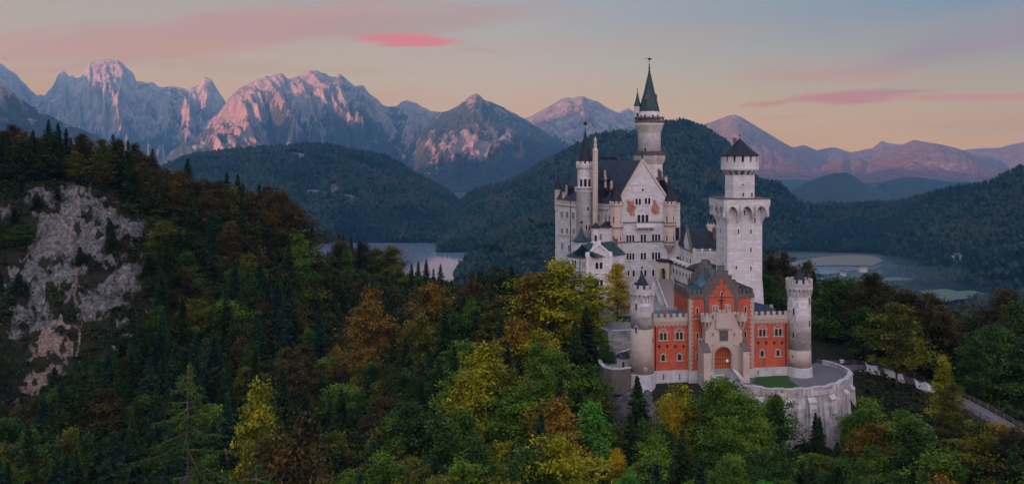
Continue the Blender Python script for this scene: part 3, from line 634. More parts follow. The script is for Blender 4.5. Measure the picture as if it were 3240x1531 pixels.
# --- wooded hills. attribute-free: dark forest floor, individual tree crowns stand on it as one wood
M['wood_floor'] = plain_mat('wooded_slope', (0.007,0.016,0.012), 0.95, var=0.5, scale=0.02)
rng = np.random.default_rng(11)
hills = []
M['crag_floor'] = mountain_mat('slope_with_crags', rock=(0.30,0.27,0.26), rockd=(0.12,0.10,0.10), wood=(0.008,0.016,0.012), grassc=(0.02,0.028,0.016))
def hill(name, h, spacing, hts, keep=None, near=False): 
    py = HY-h.z/h.Y*FOC; at = np.zeros(h.px.shape)
    for a, b_, rx, ry in [(1108,628,34,30),(1060,600,18,22),(1000,612,40,12),(930,492,38,11),(2232,632,12,30),(2205,600,10,18),(1700,640,15,12),(2760,700,13,10)]: at = np.maximum(at, np.clip(2.0-((h.px-a)/rx)**2-((py-b_)/ry)**2, 0, 1))
    h.build(name, M['crag_floor'], dict(rock=at*0.95-0.45)); hills.append((h, spacing, hts, keep, near)); return h
hill('hill', Hill([(330,640),(420,600),(520,530),(600,498),(700,486),(770,478),(820,474),(900,470),(960,461),(1040,463),(1100,478),(1180,492),(1235,505),(1290,540),(1350,575),(1400,600),(1440,632),(1480,668),(1520,690),(1600,720),(1700,760)],
     2750, 3700, -300, 61, step=6, nrow=70, spur=0.10, rough=0.02, gexp=0.8, wl=170), 8.6, (14, 25))
hill('hill', Hill([(1380,740),(1440,655),(1480,625),(1520,602),(1600,585),(1650,560),(1720,520),(1800,478),(1850,452),(1890,432),(1940,424),(2000,424),(2060,405),(2110,391),(2160,388),(2210,402),(2260,430),(2300,456),(2330,490),(2370,535),(2420,600),(2480,660)],
     [(1380,2500),(2480,2500)], 3400, -300, 67, step=6, nrow=70, spur=0.12, rough=0.02, gexp=0.8, wl=150), 8.6, (14, 25))
hill('hill', Hill([(2240,700),(2330,600),(2400,580),(2440,578),(2470,590),(2520,640),(2570,655),(2620,652),(2700,655),(2760,650),(2820,652),(2880,640),(2960,618),(3040,600),(3100,595),(3140,585),(3240,530),(3500,440),(3900,380)],
     [(2240,2580),(2780,2520),(2900,1950),(3240,1500),(3900,1300)], [(2240,3050),(2780,2950),(2900,2700),(3240,2300),(3900,2100)], -300, 71, step=6, nrow=70, spur=0.12, rough=0.025, gexp=0.9, wl=160), 8.6, (14, 25))
hill('hill', Hill([(1425,905),(1450,850),(1480,815),(1520,790),(1560,755),(1620,712),(1680,690),(1750,680),(1850,690),(2000,720),(2200,800)],
     [(1425,1900),(1700,1500),(2200,1500)], [(1425,1905),(1470,2000),(1700,2100),(2200,2100)], -301, 73, step=6, nrow=50, spur=0.10, rough=0.02, gexp=0.75, wl=120), 7.6, (13, 22), None, True)
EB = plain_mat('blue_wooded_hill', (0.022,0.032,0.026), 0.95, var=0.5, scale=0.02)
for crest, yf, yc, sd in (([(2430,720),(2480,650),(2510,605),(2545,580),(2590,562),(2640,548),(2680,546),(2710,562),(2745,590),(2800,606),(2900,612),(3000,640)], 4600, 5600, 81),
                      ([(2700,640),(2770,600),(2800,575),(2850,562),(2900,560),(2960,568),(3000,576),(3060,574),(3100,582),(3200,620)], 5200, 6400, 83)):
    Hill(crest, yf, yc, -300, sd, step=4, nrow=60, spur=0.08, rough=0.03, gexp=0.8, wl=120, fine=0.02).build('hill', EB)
# low wooded floor right of the castle, in front of the pond and between the fields
hill('hill', Hill([(2350,935),(2450,925),(2560,915),(2640,912),(2720,902),(2800,885),(2900,862),(3000,840),(3100,820),(3300,790),(3900,760)],
     [(2350,1150),(3900,1000)], [(2350,1850),(2600,2050),(2900,1950),(3300,1700),(3900,1500)], -296, 91, step=8, nrow=50, spur=0.3, rough=0.05, wl=200, back=0.25), 11.0, (14, 24),
     lambda p: (lambda px, py: ~((np.abs(px-3010)/140)**2+(np.abs(py-936)/32)**2 < 1))(CX+p[:,0]/p[:,1]*FOC, HY-p[:,2]/p[:,1]*FOC), True)
def ellipse_patch(name, px, py, rx, ry, mat, z, seed):
    pts = []
    for i in range(40):
        a = 2*math.pi*i/40; k = 1+0.22*math.sin(3*a+seed)+0.12*math.sin(7*a+2*seed)
        pts.append((px+rx*k*math.cos(a), py-ry*k*math.sin(a)))
    sheet(name, [(x, y) for x, y in pts], mat, z)
sheet('meadow', [(2440,835),(2520,826),(2600,812),(2700,806),(2770,810),(2795,825),(2760,840),(2640,838),(2520,842)], M['meadow'], LAKE+1.5)
ellipse_patch('field', 3010, 932, 92, 17, M['field'], -254, 1.0)
ellipse_patch('field', 2835, 882, 46, 5, M['field'], -258, 2.0)
ellipse_patch('field', 2730, 885, 30, 10, M['field'], -272, 4.0)

# tiny trees that cover the far hills: one mesh of crowns per hill, nobody could count them
def proto_conifer(rg, near):
    V = []; F = []; tiers = 5 if near else 4; sg = 7 if near else 5
    for t in range(tiers):
        z0 = 0.12+0.8*t/tiers; z1 = min(1.0, z0+0.42 if t < tiers-1 else 1.0); r = 0.20*(1-t/(tiers+0.6))
        b = len(V); V.append((0,0,z1 if t == tiers-1 else z1))
        for i in range(sg):
            a = 2*math.pi*(i+rg.random()*0.6)/sg; k = r*(0.65+0.6*rg.random()); V.append((k*math.cos(a), k*math.sin(a), z0-0.05*rg.random()))
        F += [(b, b+1+i, b+1+(i+1)%sg) for i in range(sg)]
    return np.array(V), np.array(F)
def proto_round(rg, near):
    V = []; F = []
    for k in range(5 if near else 4):
        c = np.array([(rg.random()-0.5)*0.42, (rg.random()-0.5)*0.42, 0.45+rg.random()*0.30]) if k else np.array([0,0,0.62])
        r = 0.20+0.10*rg.random(); t = (1+5**0.5)/2
        iv = np.array([(-1,t,0),(1,t,0),(-1,-t,0),(1,-t,0),(0,-1,t),(0,1,t),(0,-1,-t),(0,1,-t),(t,0,-1),(t,0,1),(-t,0,-1),(-t,0,1)])/1.9
        fa = [(0,11,5),(0,5,1),(0,1,7),(0,7,10),(0,10,11),(1,5,9),(5,11,4),(11,10,2),(10,7,6),(7,1,8),(3,9,4),(3,4,2),(3,2,6),(3,6,8),(3,8,9),(4,9,5),(2,4,11),(6,2,10),(8,6,7),(9,8,1)]
        iv = iv*r*(0.72+0.6*rg.random((12,1)))+c
        b = len(V); V += list(iv); F += [(x+b,y+b,z+b) for x,y,z in fa]
    return np.array(V), np.array(F)
def far_wood(pts, hts, near, rg, conif=0.55):
    protos = [proto_conifer(rg, near) for _ in range(4)]+[proto_round(rg, near) for _ in range(5)]
    nz = fbm(pts[:,0]/160, pts[:,1]/160, 3, 4)
    kind = np.where(rg.random(len(pts)) < np.clip(conif+(nz-0.5)*2.2, 0.08, 0.92), rg.integers(0, 4, len(pts)), rg.integers(4, 9, len(pts)))
    Vs = []; Fs = []; At = []; base = 0
    for k in range(9):
        q = pts[kind == k]; V, F = protos[k]; n = len(q)
        if not n: continue
        h = (hts[0]+(hts[1]-hts[0])*rg.random(n)); a = rg.random(n)*6.283
        wv = h*(1.1 if k < 4 else 0.68)*(0.8+0.4*rg.random(n))
        x = V[None,:,0]*np.cos(a)[:,None]-V[None,:,1]*np.sin(a)[:,None]; y = V[None,:,0]*np.sin(a)[:,None]+V[None,:,1]*np.cos(a)[:,None]
        P = np.stack([q[:,0,None]+x*wv[:,None], q[:,1,None]+y*wv[:,None], q[:,2,None]-1+V[None,:,2]*h[:,None]], -1)
        Vs.append(P.reshape(-1,3)); Fs.append((F[None]+np.arange(n)[:,None,None]*len(V)+base).reshape(-1,3)); base += n*len(V)
        tint = (0.05 if k < 4 else 0.5)+rg.random(n)*(0.35 if k < 4 else 0.5)
        At.append(np.repeat(tint, len(V)))
    return mesh_np('far_forest', np.concatenate(Vs), np.concatenate(Fs), attrs=dict(tint=np.concatenate(At)), smooth=False)
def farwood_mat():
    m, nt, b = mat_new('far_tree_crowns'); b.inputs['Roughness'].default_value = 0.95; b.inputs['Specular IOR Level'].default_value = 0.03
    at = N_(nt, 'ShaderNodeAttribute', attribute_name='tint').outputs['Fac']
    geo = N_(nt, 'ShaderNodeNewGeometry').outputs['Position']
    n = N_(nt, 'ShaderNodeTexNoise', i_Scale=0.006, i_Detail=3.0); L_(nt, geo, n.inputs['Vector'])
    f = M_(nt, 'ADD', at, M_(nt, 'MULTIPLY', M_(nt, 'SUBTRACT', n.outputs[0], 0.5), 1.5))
    L_(nt, ramp(nt, f, [(0.0,(0.006,0.014,0.011)), (0.3,(0.012,0.027,0.018)), (0.6,(0.020,0.036,0.020)), (0.85,(0.030,0.040,0.022)), (1.0,(0.044,0.042,0.026))]), b.inputs['Base Color'])  # crown tones shifted towards teal, putting some blue haze into the colour
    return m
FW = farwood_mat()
CRAGS = [(1108, 628, 30, 26), (1060, 600, 14, 18), (1000, 612, 36, 9), (930, 492, 34, 8), (2232, 632, 9, 26), (2205, 600, 7, 14), (1700, 640, 12, 9), (2760, 700, 10, 7)]
def off_crag(p):
    px = CX+p[:,0]/p[:,1]*FOC; py = HY-p[:,2]/p[:,1]*FOC; k = np.ones(len(p), bool); j = fbm(px/12, py/12, 2, 6)-0.5
    for a, b_, rx, ry in CRAGS: k &= ((px-a)/rx)**2+((py-b_)/ry)**2+j*2.2 > 1
    return k
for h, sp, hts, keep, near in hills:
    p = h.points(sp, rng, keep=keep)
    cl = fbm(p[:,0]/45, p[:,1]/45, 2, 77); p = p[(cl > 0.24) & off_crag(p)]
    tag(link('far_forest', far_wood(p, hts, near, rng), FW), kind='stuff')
# wood on the slopes of our own ridge falling to the lake, beyond the trees that stand one by one
pxr = rng.random(9000)*3400-150; Yr = 430+rng.random(9000)**1.0*850
p = np.stack([(pxr-CX)/FOC*Yr, Yr, ground_z(pxr, Yr)], -1)
py_ = HY-p[:,2]/Yr*FOC; p = p[(p[:,2] > -292) | (pxr > 2400)]
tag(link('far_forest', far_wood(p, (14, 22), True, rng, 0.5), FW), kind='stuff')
# a few houses in the valley
def house(px, py, Yd, wd, dp, ht, rz, label, roofm):
    x, y, z = P3(px, py, Yd); r = empty('house', (x, y, z), label, 'house')
    c, s_ = math.cos(rz), math.sin(rz); F = Fr((x-c*wd/2, y-s_*wd/2), (x+c*wd/2, y+s_*wd/2))
    b = MB(); b.box(F, 0, wd, -dp, 0, z-3, z+ht); b.build('wall', M['plaster'], r)
    b = MB(); b.prism(F.side(0, dp), [(-0.6,z+ht),(dp+0.6,z+ht),(dp/2,z+ht+dp*0.42)], -wd-0.8, 0.8); b.build('roof', roofm, r)
    for k in range(3):
        b = MB(); b.box(F, wd*(0.15+0.28*k), wd*(0.15+0.28*k)+1.6, 0, 0.1, z+ht*0.45, z+ht*0.7); b.build('window', M['glass'], r)
M['plaster'] = plain_mat('grey_white_plaster', (0.34,0.34,0.35), 0.8)
M['hroof'] = plain_mat('brown_tile_roof', (0.10,0.06,0.05), 0.8)
house(2733, 856, 1560, 15, 9, 6, 0.2, 'white house with brown roof in the misty valley, below the right pond', M['hroof'])
house(2668, 868, 1600, 10, 7, 5, -0.3, 'small pale house left of the white house, at the pond in the misty valley', M['hroof'])
house(3035, 822, 1900, 22, 12, 9, 0.5, 'large villa half hidden among trees on the far right slope', M['hroof'])
house(3062, 832, 1880, 14, 9, 7, 0.1, 'lower small house just right of the villa on the far right slope', M['hroof'])
# mountain behind the viewer: the massif whose shadow still lies on the castle and the near hills
def rear_massif():
    d = np.array([0.75, -0.66]); u = np.array([-0.66, -0.75])
    s = np.arange(-5200, 2601, 50.0); t = np.linspace(-1, 1, 31)
    S, T = np.meshgrid(s, t)
    crest = np.interp(S, [-5200,-4200,-3000,-1500,0,1500,2600], [250,520,560,600,640,660,640])
    z = -320+(crest+320)*(1-np.abs(T))+(ridged(S/500, T*2, 4, 3)-0.5)*110*(1-np.abs(T)**2)
    X = 40+u[0]*(2300+T*1500)+d[0]*S; Y = 200+u[1]*(2300+T*1500)+d[1]*S
    v = np.stack([X, Y, z], -1).reshape(-1,3)
    me = mesh_np('mountain', v, grid_faces(*S.shape), attrs=dict(rock=np.clip((z.ravel()-300)/400, 0, 1)), smooth=True)
    tag(link('mountain', me, MM), kind='structure')
rear_massif()
# ------------------------------------------------------------------ haze: one closed box, even density
def haze():
    b = MB(); b.add([(-12200,-4600,-332),(12500,-4600,-332),(12500,12900,-332),(-12200,12900,-332),(-12200,-4600,2900),(12500,-4600,2900),(12500,12900,2900),(-12200,12900,2900)],
          [(0,3,2,1),(4,5,6,7),(0,1,5,4),(1,2,6,5),(2,3,7,6),(3,0,4,7)])
    m = bpy.data.materials.new('valley_haze'); m.use_nodes = True; nt = m.node_tree; nt.nodes.clear()
    v = N_(nt, 'ShaderNodeVolumePrincipled', i_Density=HAZE_D); v.inputs['Color'].default_value = (0.13,0.45,0.88,1); v.inputs['Anisotropy'].default_value = 0.0
    out = N_(nt, 'ShaderNodeOutputMaterial'); L_(nt, v.outputs[0], out.inputs['Volume'])
    o = b.build('haze', m); tag(o, kind='stuff')
HAZE_D = 5.0e-5
haze()

def mist():
    m = bpy.data.materials.new('ground_mist'); m.use_nodes = True; nt = m.node_tree; nt.nodes.clear()
    v = N_(nt, 'ShaderNodeVolumePrincipled', i_Density=4.5e-4); v.inputs['Color'].default_value = (0.55,0.78,0.95,1)
    out = N_(nt, 'ShaderNodeOutputMaterial'); L_(nt, v.outputs[0], out.inputs['Volume'])
    for (px, py, Y, rx, ry, rz) in ((2640, 868, 1980, 330, 330, 26), (2960, 918, 1640, 260, 240, 26)):
        x, y, z = P3(px, py, Y); b = MB(); n = 14; pr = [(0.5, -1.0)]+[(math.sin(math.pi*i/n), -math.cos(math.pi*i/n)) for i in range(1, n)]+[(0.02, 1.0)]; pr[0] = (0.02, -1.0)
        b.lathe(0, 0, pr, 24); b.v = [(x+a*rx, y+c*ry, z+8+e*rz) for a, c, e in b.v]; o = b.build('mist', m); tag(o, kind='stuff')
mist()
# ------------------------------------------------------------------ windows and doors
def arch_window(parent, F, x0, y0, x1, y1, lights=1, trim='whitetrim', relief=False, arch=True, fw=0.16, nn=0.0, sill=True, name='window', glass='glass'):
    """picture rectangle on wall F -> a stone surround with arched lights; panes are its child"""
    xm = (x0+x1)/2; u0, z1 = F.pix(x0, y0, nn); u1, z0 = F.pix(x1, y1, nn); _, z1 = F.pix(xm, y0, nn); _, z0 = F.pix(xm, y1, nn)
    b = MB(); g = MB(); w = (u1-u0)/lights; gap = 0.12*w if lights > 1 else 0
    for k in range(lights):
        a0 = u0+w*k+gap; a1 = u0+w*(k+1)-gap
        if arch:
            inn = arch_poly(a0, a1, z0, z1); out = arch_poly(a0-fw*0.8, a1+fw*0.8, z0-0.02, z1+fw)
        else:
            inn = [(a0,z0),(a1,z0),(a1,z1),(a0,z1)]; out = [(a0-fw,z0-0.02),(a1+fw,z0-0.02),(a1+fw,z1+fw),(a0-fw,z1+fw)]
        dn = 0.012*(k % 2)
        b.ring(F, out, inn, nn-0.02, nn+0.14+dn); g.prism(F, inn, nn-0.02, nn+0.045)
    if sill: b.box(F, u0-fw*1.5, u1+fw*1.5, nn-0.02, nn+0.24, z0-0.28, z0-0.025)
    if relief:   # round blind arch above the group of lights
        r = (u1-u0)/2+0.35; m = (u0+u1)/2; zc = z1-0.25
        k = 12; out = [(m+r*math.cos(math.pi*i/k), zc+r*0.95*math.sin(math.pi*i/k)) for i in range(k+1)]
        inn = [(m+(r-0.22)*math.cos(math.pi*i/k), zc+(r-0.22)*0.95*math.sin(math.pi*i/k)) for i in range(k+1)]
        for i in range(k):
            q = [out[i], out[i+1], inn[i+1], inn[i]]; b.prism(F, q, nn, nn+0.16)
    o = b.build(name, M[trim], parent); g.build('pane', M[glass], o)
    return o
def slit(parent, F, x, y0, y1, w, trim='trimbeige', nn=0.0):
    return arch_window(parent, F, x-w/2, y0, x+w/2, y1, 1, trim, arch=False, fw=0.22, nn=nn, sill=False)
def round_window(parent, cx, cy, r, ang, w, z0, z1, trim, arch=False, fw=0.14, hole='hole'):
    """opening on a round tower at angle ang (radians, -pi/2 faces the viewer)"""
    c = (cx+r*math.cos(ang), cy+r*math.sin(ang)); t = (-math.sin(ang), math.cos(ang))
    F = Fr((c[0]-t[0]*w/2, c[1]-t[1]*w/2), (c[0]+t[0]*w/2, c[1]+t[1]*w/2))
    if F.N@np.array([math.cos(ang), math.sin(ang)]) < 0: F = Fr((c[0]+t[0]*w/2, c[1]+t[1]*w/2), (c[0]-t[0]*w/2, c[1]-t[1]*w/2))
    inn = arch_poly(0, w, z0, z1) if arch else [(0,z0),(w,z0),(w,z1),(0,z1)]
    out = arch_poly(-fw, w+fw, z0-fw, z1+fw) if arch else [(-fw,z0-fw),(w+fw,z0-fw),(w+fw,z1+fw),(-fw,z1+fw)]
    b = MB(); b.ring(F, out, inn, -0.3, 0.07); o = b.build('window', M[trim], parent)
    b = MB(); b.prism(F, inn, -0.3, 0.02); b.build('pane', M[hole], o)
    return o
def cone_roof(parent, cx, cy, r, z0, z1, mat, seg=16, bell=0.0, name='roof', finial=1.2):
    k = 7; prof = []
    for i in range(k+1):
        t = i/k; rr = r*((1-t)*(1-bell*math.sin(math.pi*t))); prof.append((max(rr, 0.05), z0+(z1-z0)*t))
    b = MB(); b.lathe(cx, cy, [(r*0.9, z0-0.15), (r, z0-0.12)]+prof, seg); o = b.build(name, M[mat], parent)
    if finial:
        f = MB(); f.lathe(cx, cy, [(0.05,z1-0.1),(0.06,z1+finial*0.3),(0.20*finial/1.2,z1+finial*0.42),(0.20*finial/1.2,z1+finial*0.55),(0.05,z1+finial*0.66),(0.03,z1+finial)], 8); f.build('finial', M['iron'], o)
    return o
def chimney(parent, x, y, z0, z1, w=0.8, mat='clay', pots=2):
    F = Fr((x-w/2, y-w/2), (x+w/2, y-w/2)); b = MB(); b.box(F, 0, w, -w, 0, z0, z1); b.box(F, -0.1, w+0.1, -w-0.1, 0.1, z1-0.35, z1-0.1)
    for k in range(pots): b.lathe(x-w/2+w*(k+0.5)/pots, y, [(0.16,z1-0.1),(0.20,z1+0.1),(0.15,z1+0.7)], 8)
    return b.build('chimney', M[mat], parent)
def string_course(b, F, y, x0, x1, n1=0.22, h=0.28, ym=None):
    u0, z = F.pix(x0, y); u1, _ = F.pix(x1, y); b.box(F, u0, u1, -0.05, n1, z-h/2, z+h/2)
# ================================================================== GATEHOUSE
Ga = np.array(XY(2036, 200)); Gb = np.array(XY(2527, 204.5))
G = Fr(Ga, Gb)                              # facade plane of the wings, left tower to right tower
gz = -54.0
gh = empty('gatehouse', (float(Ga[0]+18), float(Ga[1]+3), gz), 'red brick gatehouse with stepped gable, wooden gate and two round towers', 'gatehouse')
def U(px, py=1100, n=0.0, F=G): return F.pix(px, py, n)[0]
def Zg(px, py, n=0.0, F=G): return F.pix(px, py, n)[1]
z_pl = -51.35                                # top of the white plinth
z_ar = Zg(2120, 1018); z_par = Zg(2120, 1012); z_mer = Zg(2120, 997)
def wing(x0, x1, back, first):
    u0 = U(x0); u1 = U(x1)
    b = MB(); b.box(G, u0, u1, -back, 0, z_pl, z_ar-0.9); b.build('wall', M['brick'], gh)
    b = MB(); b.box(G, u0-0.02, u1+0.02, -back, 0.28, gz-4, z_pl); b.build('plinth', M['plinth'], gh)
    b = MB(); b.box(G, u0, u1, -back, 0.02, z_ar-0.9, z_ar); 
    # round arched frieze
    n = int((u1-u0)/0.95); w = (u1-u0)/n
    for i in range(n):
        a = u0+w*i; k = 6
        top = z_ar-0.35; pts = [(a, z_ar), (a, z_ar-1.15)]+[(a+w/2-(w*0.40)*math.cos(math.pi*j/k), z_ar-1.15+0.62*math.sin(math.pi*j/k)) for j in range(k+1)]+[(a+w, z_ar-1.15), (a+w, z_ar)]
        b.prism(G, pts[::-1], 0.02, 0.20)
    b.build('frieze', M['trimbeige'], gh)
    b = MB(); b.box(G, u0, u1, -back, 0.30, z_ar, z_ar+0.22); b.build('cornice', M['trimbeige'], gh)
    n = 6; w = (u1-u0)/n
    for n0, n1 in ((-0.35, 0.12), (-back, -back+0.35)):
        b = MB(); b.box(G, u0, u1, n0, n1, z_ar+0.223, z_par+0.55)
        for i in range(n): b.box(G, u0+w*i+w*0.24, u0+w*i+w*0.76, n0, n1+0.02, z_par+0.54, z_mer+0.35)
        b.build('battlement', M['beige'], gh)
    return u0, u1
wl0, wl1 = wing(2064, 2181, 8.5, True)
wr0, wr1 = wing(2383, 2496, 8.5, False)
# roofs behind the battlements
b = MB(); F2 = G.side(wl0, 8.5)
def lean_roof(u0, u1, zlow, zhigh, mat, ridge=0.5):
    b = MB(); 
    b.add([G.p(u0,-0.45,zlow), G.p(u1,-0.45,zlow), G.p(u1,-8.0,zlow), G.p(u0,-8.0,zlow), G.p(u0+(2.2 if ridge else 0),-4.2,zhigh), G.p(u1-(0 if ridge else 0),-4.2,zhigh)], [(0,1,5,4),(2,3,4,5),(1,2,5),(3,0,4),(3,2,1,0)])
    return b.build('roof', M[mat], gh)
lean_roof(wl0, wl1, z_par+0.1, z_par+1.5, 'patina'); 
b = MB(); b.add([G.p(wr0,-0.45,z_par), G.p(wr1-0.2,-0.45,z_par), G.p(wr1-0.2,-8,z_par), G.p(wr0,-8,z_par), G.p(wr0,-4.6,z_par+3.4), G.p(wr1-3.2,-5.2,z_par+2.0)], [(0,1,5,4),(1,2,5),(2,3,4,5),(3,0,4),(3,2,1,0)])
b.build('roof', M['slate'], gh)
chimney(gh, *G.p(U(2113,1000), -3.0, 0)[:2], z_par+0.6, Zg(2113, 984, -3), 0.9, 'clay', 1)
# windows of the wings, cross slits
for xs in ((2087,2110,2138,2162), ):
    arch_window(gh, G, 2086.5, 1052, 2109.5, 1075, 2, 'trimbeige', True, fw=0.3); arch_window(gh, G, 2137, 1050, 2161, 1073.5, 2, 'trimbeige', True, fw=0.3)
    arch_window(gh, G, 2092.5, 1121, 2103.5, 1141, 1, 'trimbeige', fw=0.34); arch_window(gh, G, 2144, 1119, 2155, 1139, 1, 'trimbeige', fw=0.34)
arch_window(gh, G, 2400, 1041, 2423, 1063, 2, 'trimbeige', True, fw=0.3); arch_window(gh, G, 2450, 1039, 2474, 1061, 2, 'trimbeige', True, fw=0.3)
arch_window(gh, G, 2406, 1108, 2416, 1127, 1, 'trimbeige', fw=0.34); arch_window(gh, G, 2456, 1106, 2466, 1125, 1, 'trimbeige', fw=0.34)
def cross(px, py):
    u, z = G.pix(px, py); b = MB(); b.box(G, u-0.11, u+0.11, 0.0, 0.06, z-0.45, z+0.45); b.box(G, u-0.38, u+0.38, 0.0, 0.07, z-0.02, z+0.2); b.build('cross_slit', M['hole'], gh)
for x in (2085.5, 2111, 2137, 2162.5): cross(x, 1096)
for x in (2398.5, 2424, 2449, 2474): cross(x, 1084.5)
for x in (2099.5, 2150.5): slit(gh, G, x, 1183, 1200, 3, 'plinth', 0.28)
slit(gh, G, 2399, 1170, 1183, 2.5, 'plinth', 0.28)
# downpipes
for px_ in (2074, 2486):
    b = MB(); u = U(px_); b.tube(G.p(u,0.16,z_pl-2), G.p(u,0.16,z_ar-1), 0.09); b.build('downpipe', M['iron'], gh)
# --- central block, a little proud of the wings
PR = 0.9; cu0 = U(2180.5, 1000, PR); cu1 = U(2385, 1000, PR); czt = Zg(2200, 944, PR)
DC = 10.5
b = MB(); b.box(G, cu0, cu1, -DC, PR, z_pl, czt); b.build('wall', M['brick'], gh)
b = MB(); b.box(G, cu0-0.1, cu1+0.1, -DC, PR+0.25, gz-4, z_pl); b.build('plinth', M['plinth'], gh)
b = MB(); bq = MB()
zz = z_pl; k = 0
while zz < czt-0.4:                          # quoins at the two front corners
    wq = 0.95 if k % 2 else 0.62
    b.box(G, cu0-0.06, cu0+wq, 0.0, PR+0.07, zz, zz+0.5); bq.box(G, cu1-wq, cu1+0.06, 0.0, PR+0.07, zz, zz+0.5); zz += 0.503; k += 1
b.build('quoin', M['trimbeige'], gh); bq.build('quoin', M['trimbeige'], gh)
b = MB(); b.box(G, cu0-0.15, cu1+0.15, -DC-0.1, PR+0.2, czt, czt+0.3); b.build('cornice', M['brown'], gh)
for (a0, a1) in ((cu0-0.1, U(2232,930,PR)), (U(2338,930,PR), cu1+0.1)):
    b = MB(); b.box(G, a0, a1, PR-0.3, PR+0.1, czt+0.3, czt+0.95); n = 4; w = (a1-a0)/n
    for i in range(n): b.box(G, a0+w*i+0.12, a0+w*i+w*0.62, PR-0.28, PR+0.12, czt+0.9, czt+2.0)
    b.build('battlement', M['brown'], gh)
for side in (cu0-0.1, cu1-0.25):
    b = MB(); b.box(G, side, side+0.35, -DC, PR-0.3, czt+0.3, czt+0.95)
    for i in range(7): b.box(G, side-0.01, side+0.36, -DC+0.4+i*1.5, -DC+1.3+i*1.5, czt+0.9, czt+2.0)
    b.build('battlement', M['brown'], gh)
b = MB(); u0_, _ = G.pix(2182, 1010, PR); b.box(G, cu0-0.05, cu1+0.05, PR, PR+0.16, Zg(2200,1009,PR)-0.12, Zg(2200,1009,PR)+0.12); b.build('string_course', M['trimbeige'], gh)
for (x, y0, y1) in ((2206, 974, 994), (2206, 1053, 1072), (2206, 1117, 1138), (2358, 970, 988), (2357.5, 1048, 1066)):
    slit(gh, G, x, y0, y1, 5.5, 'trimbeige', PR)
# --- stepped gable, front and rear, with the copper roof between them
def stepped(n0, n1, mid, dz=0.0, infill=True):
    ux = lambda px: U(px, 930, PR); zy = lambda py: Zg(2283, py, PR)+dz
    xs = [75,105,140,175,205,217]; ys = [250,200,160,115,112,70]
    pl = [(2226, 905.5), (2237, 889), (2249, 874.5), (2260.5, 860), (2272, 843.5)]   # (left edge, top) of each step
    cx = 2282.0; out = [(ux(2226), czt-0.5)]
    for i, (x, y) in enumerate(pl):
        out += [(ux(x), zy(y))]
        nxt = pl[i+1][0] if i+1 < len(pl) else None
        if nxt: out += [(ux(nxt), zy(y))]
    right = [(2*ux(cx)-u, z) for u, z in out[::-1]]
    poly = (out+right)[::-1]
    b = MB(); b.prism(G, poly, n0, n1)
    for i, (x, y) in enumerate(pl):                      # weathered copings on the steps
        w = 3.2; z = zy(y)
        for s in (1, -1):
            a = ux(x)-0.06; c = ux(x+9.5)
            if s < 0: a, c = 2*ux(cx)-c, 2*ux(cx)-a
            if i < 4 or s > 0: b.box(G, a, c if i < 4 else 2*ux(cx)-ux(x)+0.06, n0-0.07, n1+0.07, z, z+0.28)
    return b.build('stepped_gable', M['brown'], gh), ux, zy
g1, ux, zy = stepped(PR-0.45, PR+0.12, True)
# red infill with round-headed steps
cxu = ux(2282.0); step = [(2242.5, 931), (2253.5, 917), (2264, 902), (2276, 882)]
base = zy(1000); pts = []
for i, (x, y) in enumerate(step):
    a = ux(x); z = zy(y); nx = ux(step[i+1][0]) if i+1 < 4 else cxu
    if i+1 < 4: w = (nx-a); pts += [(a, z-0.28), (a+w*0.2, z), (a+w*0.75, z), (a+w, z-0.05), (a+w, z+0.1)]
    else: pts += [(a, z-0.2), (a+0.25, z)]
left = [(ux(2242.5), base)]+pts; right = [(2*cxu-u, z) for u, z in left[::-1]]
b = MB(); b.prism(G, (left+right)[::-1], PR+0.0, PR+0.2); b.build('wall', M['brick'], gh)
for a0, a1 in ((ux(2229), ux(2242)), (2*cxu-ux(2242), 2*cxu-ux(2229))):
    b = MB(); b.box(G, a0, a1, PR, PR+0.24, Zg(2240,1000,PR), czt+1.2); b.build('pilaster', M['brown'], gh)
arch_window(gh, G, 2256, 968, 2270, 990, 2, 'trimbeige', fw=0.4, nn=PR+0.2, glass='glass'); arch_window(gh, G, 2296, 966, 2308, 990, 2, 'trimbeige', fw=0.4, nn=PR+0.2, glass='glass')
slit(gh, G, 2283, 924, 936, 4.5, 'trimbeige', PR+0.2)
# wrought iron ornament (a lightning rod figure) on the gable
b = MB(); n_ = PR+0.35; q = lambda x, y: G.p(*[G.pix(x, y, n_)[0]], n_, G.pix(x, y, n_)[1])
b.tube(q(2283,990), q(2283,944), 0.08); 
for s in (1,-1): 
    b.tube(q(2283,955), q(2283+s*6,947), 0.07); b.tube(q(2283+s*6,947), q(2283+s*9,952), 0.07); b.tube(q(2283,962), q(2283+s*4,957), 0.07)
b.tube(q(2283,944), q(2291,912), 0.06)
b.build('iron_ornament', M['iron'], gh)
stepped(-DC-0.1, -DC+0.4, False)
b = MB(); zr = zy(872); ze = zy(917); ur = ux(2282); uh = ur-ux(2237)
b.add([G.p(ur-uh,PR-0.45,ze-0.5), G.p(ur+uh,PR-0.45,ze-0.5), G.p(ur,PR-0.45,zr+0.6), G.p(ur-uh,-DC+0.4,ze-0.5), G.p(ur+uh,-DC+0.4,ze-0.5), G.p(ur,-DC+0.4,zr+0.6)], [(0,1,2),(0,2,5,3),(1,4,5,2),(3,5,4),(0,3,4,1)])
b.build('roof', M['patina'], gh)
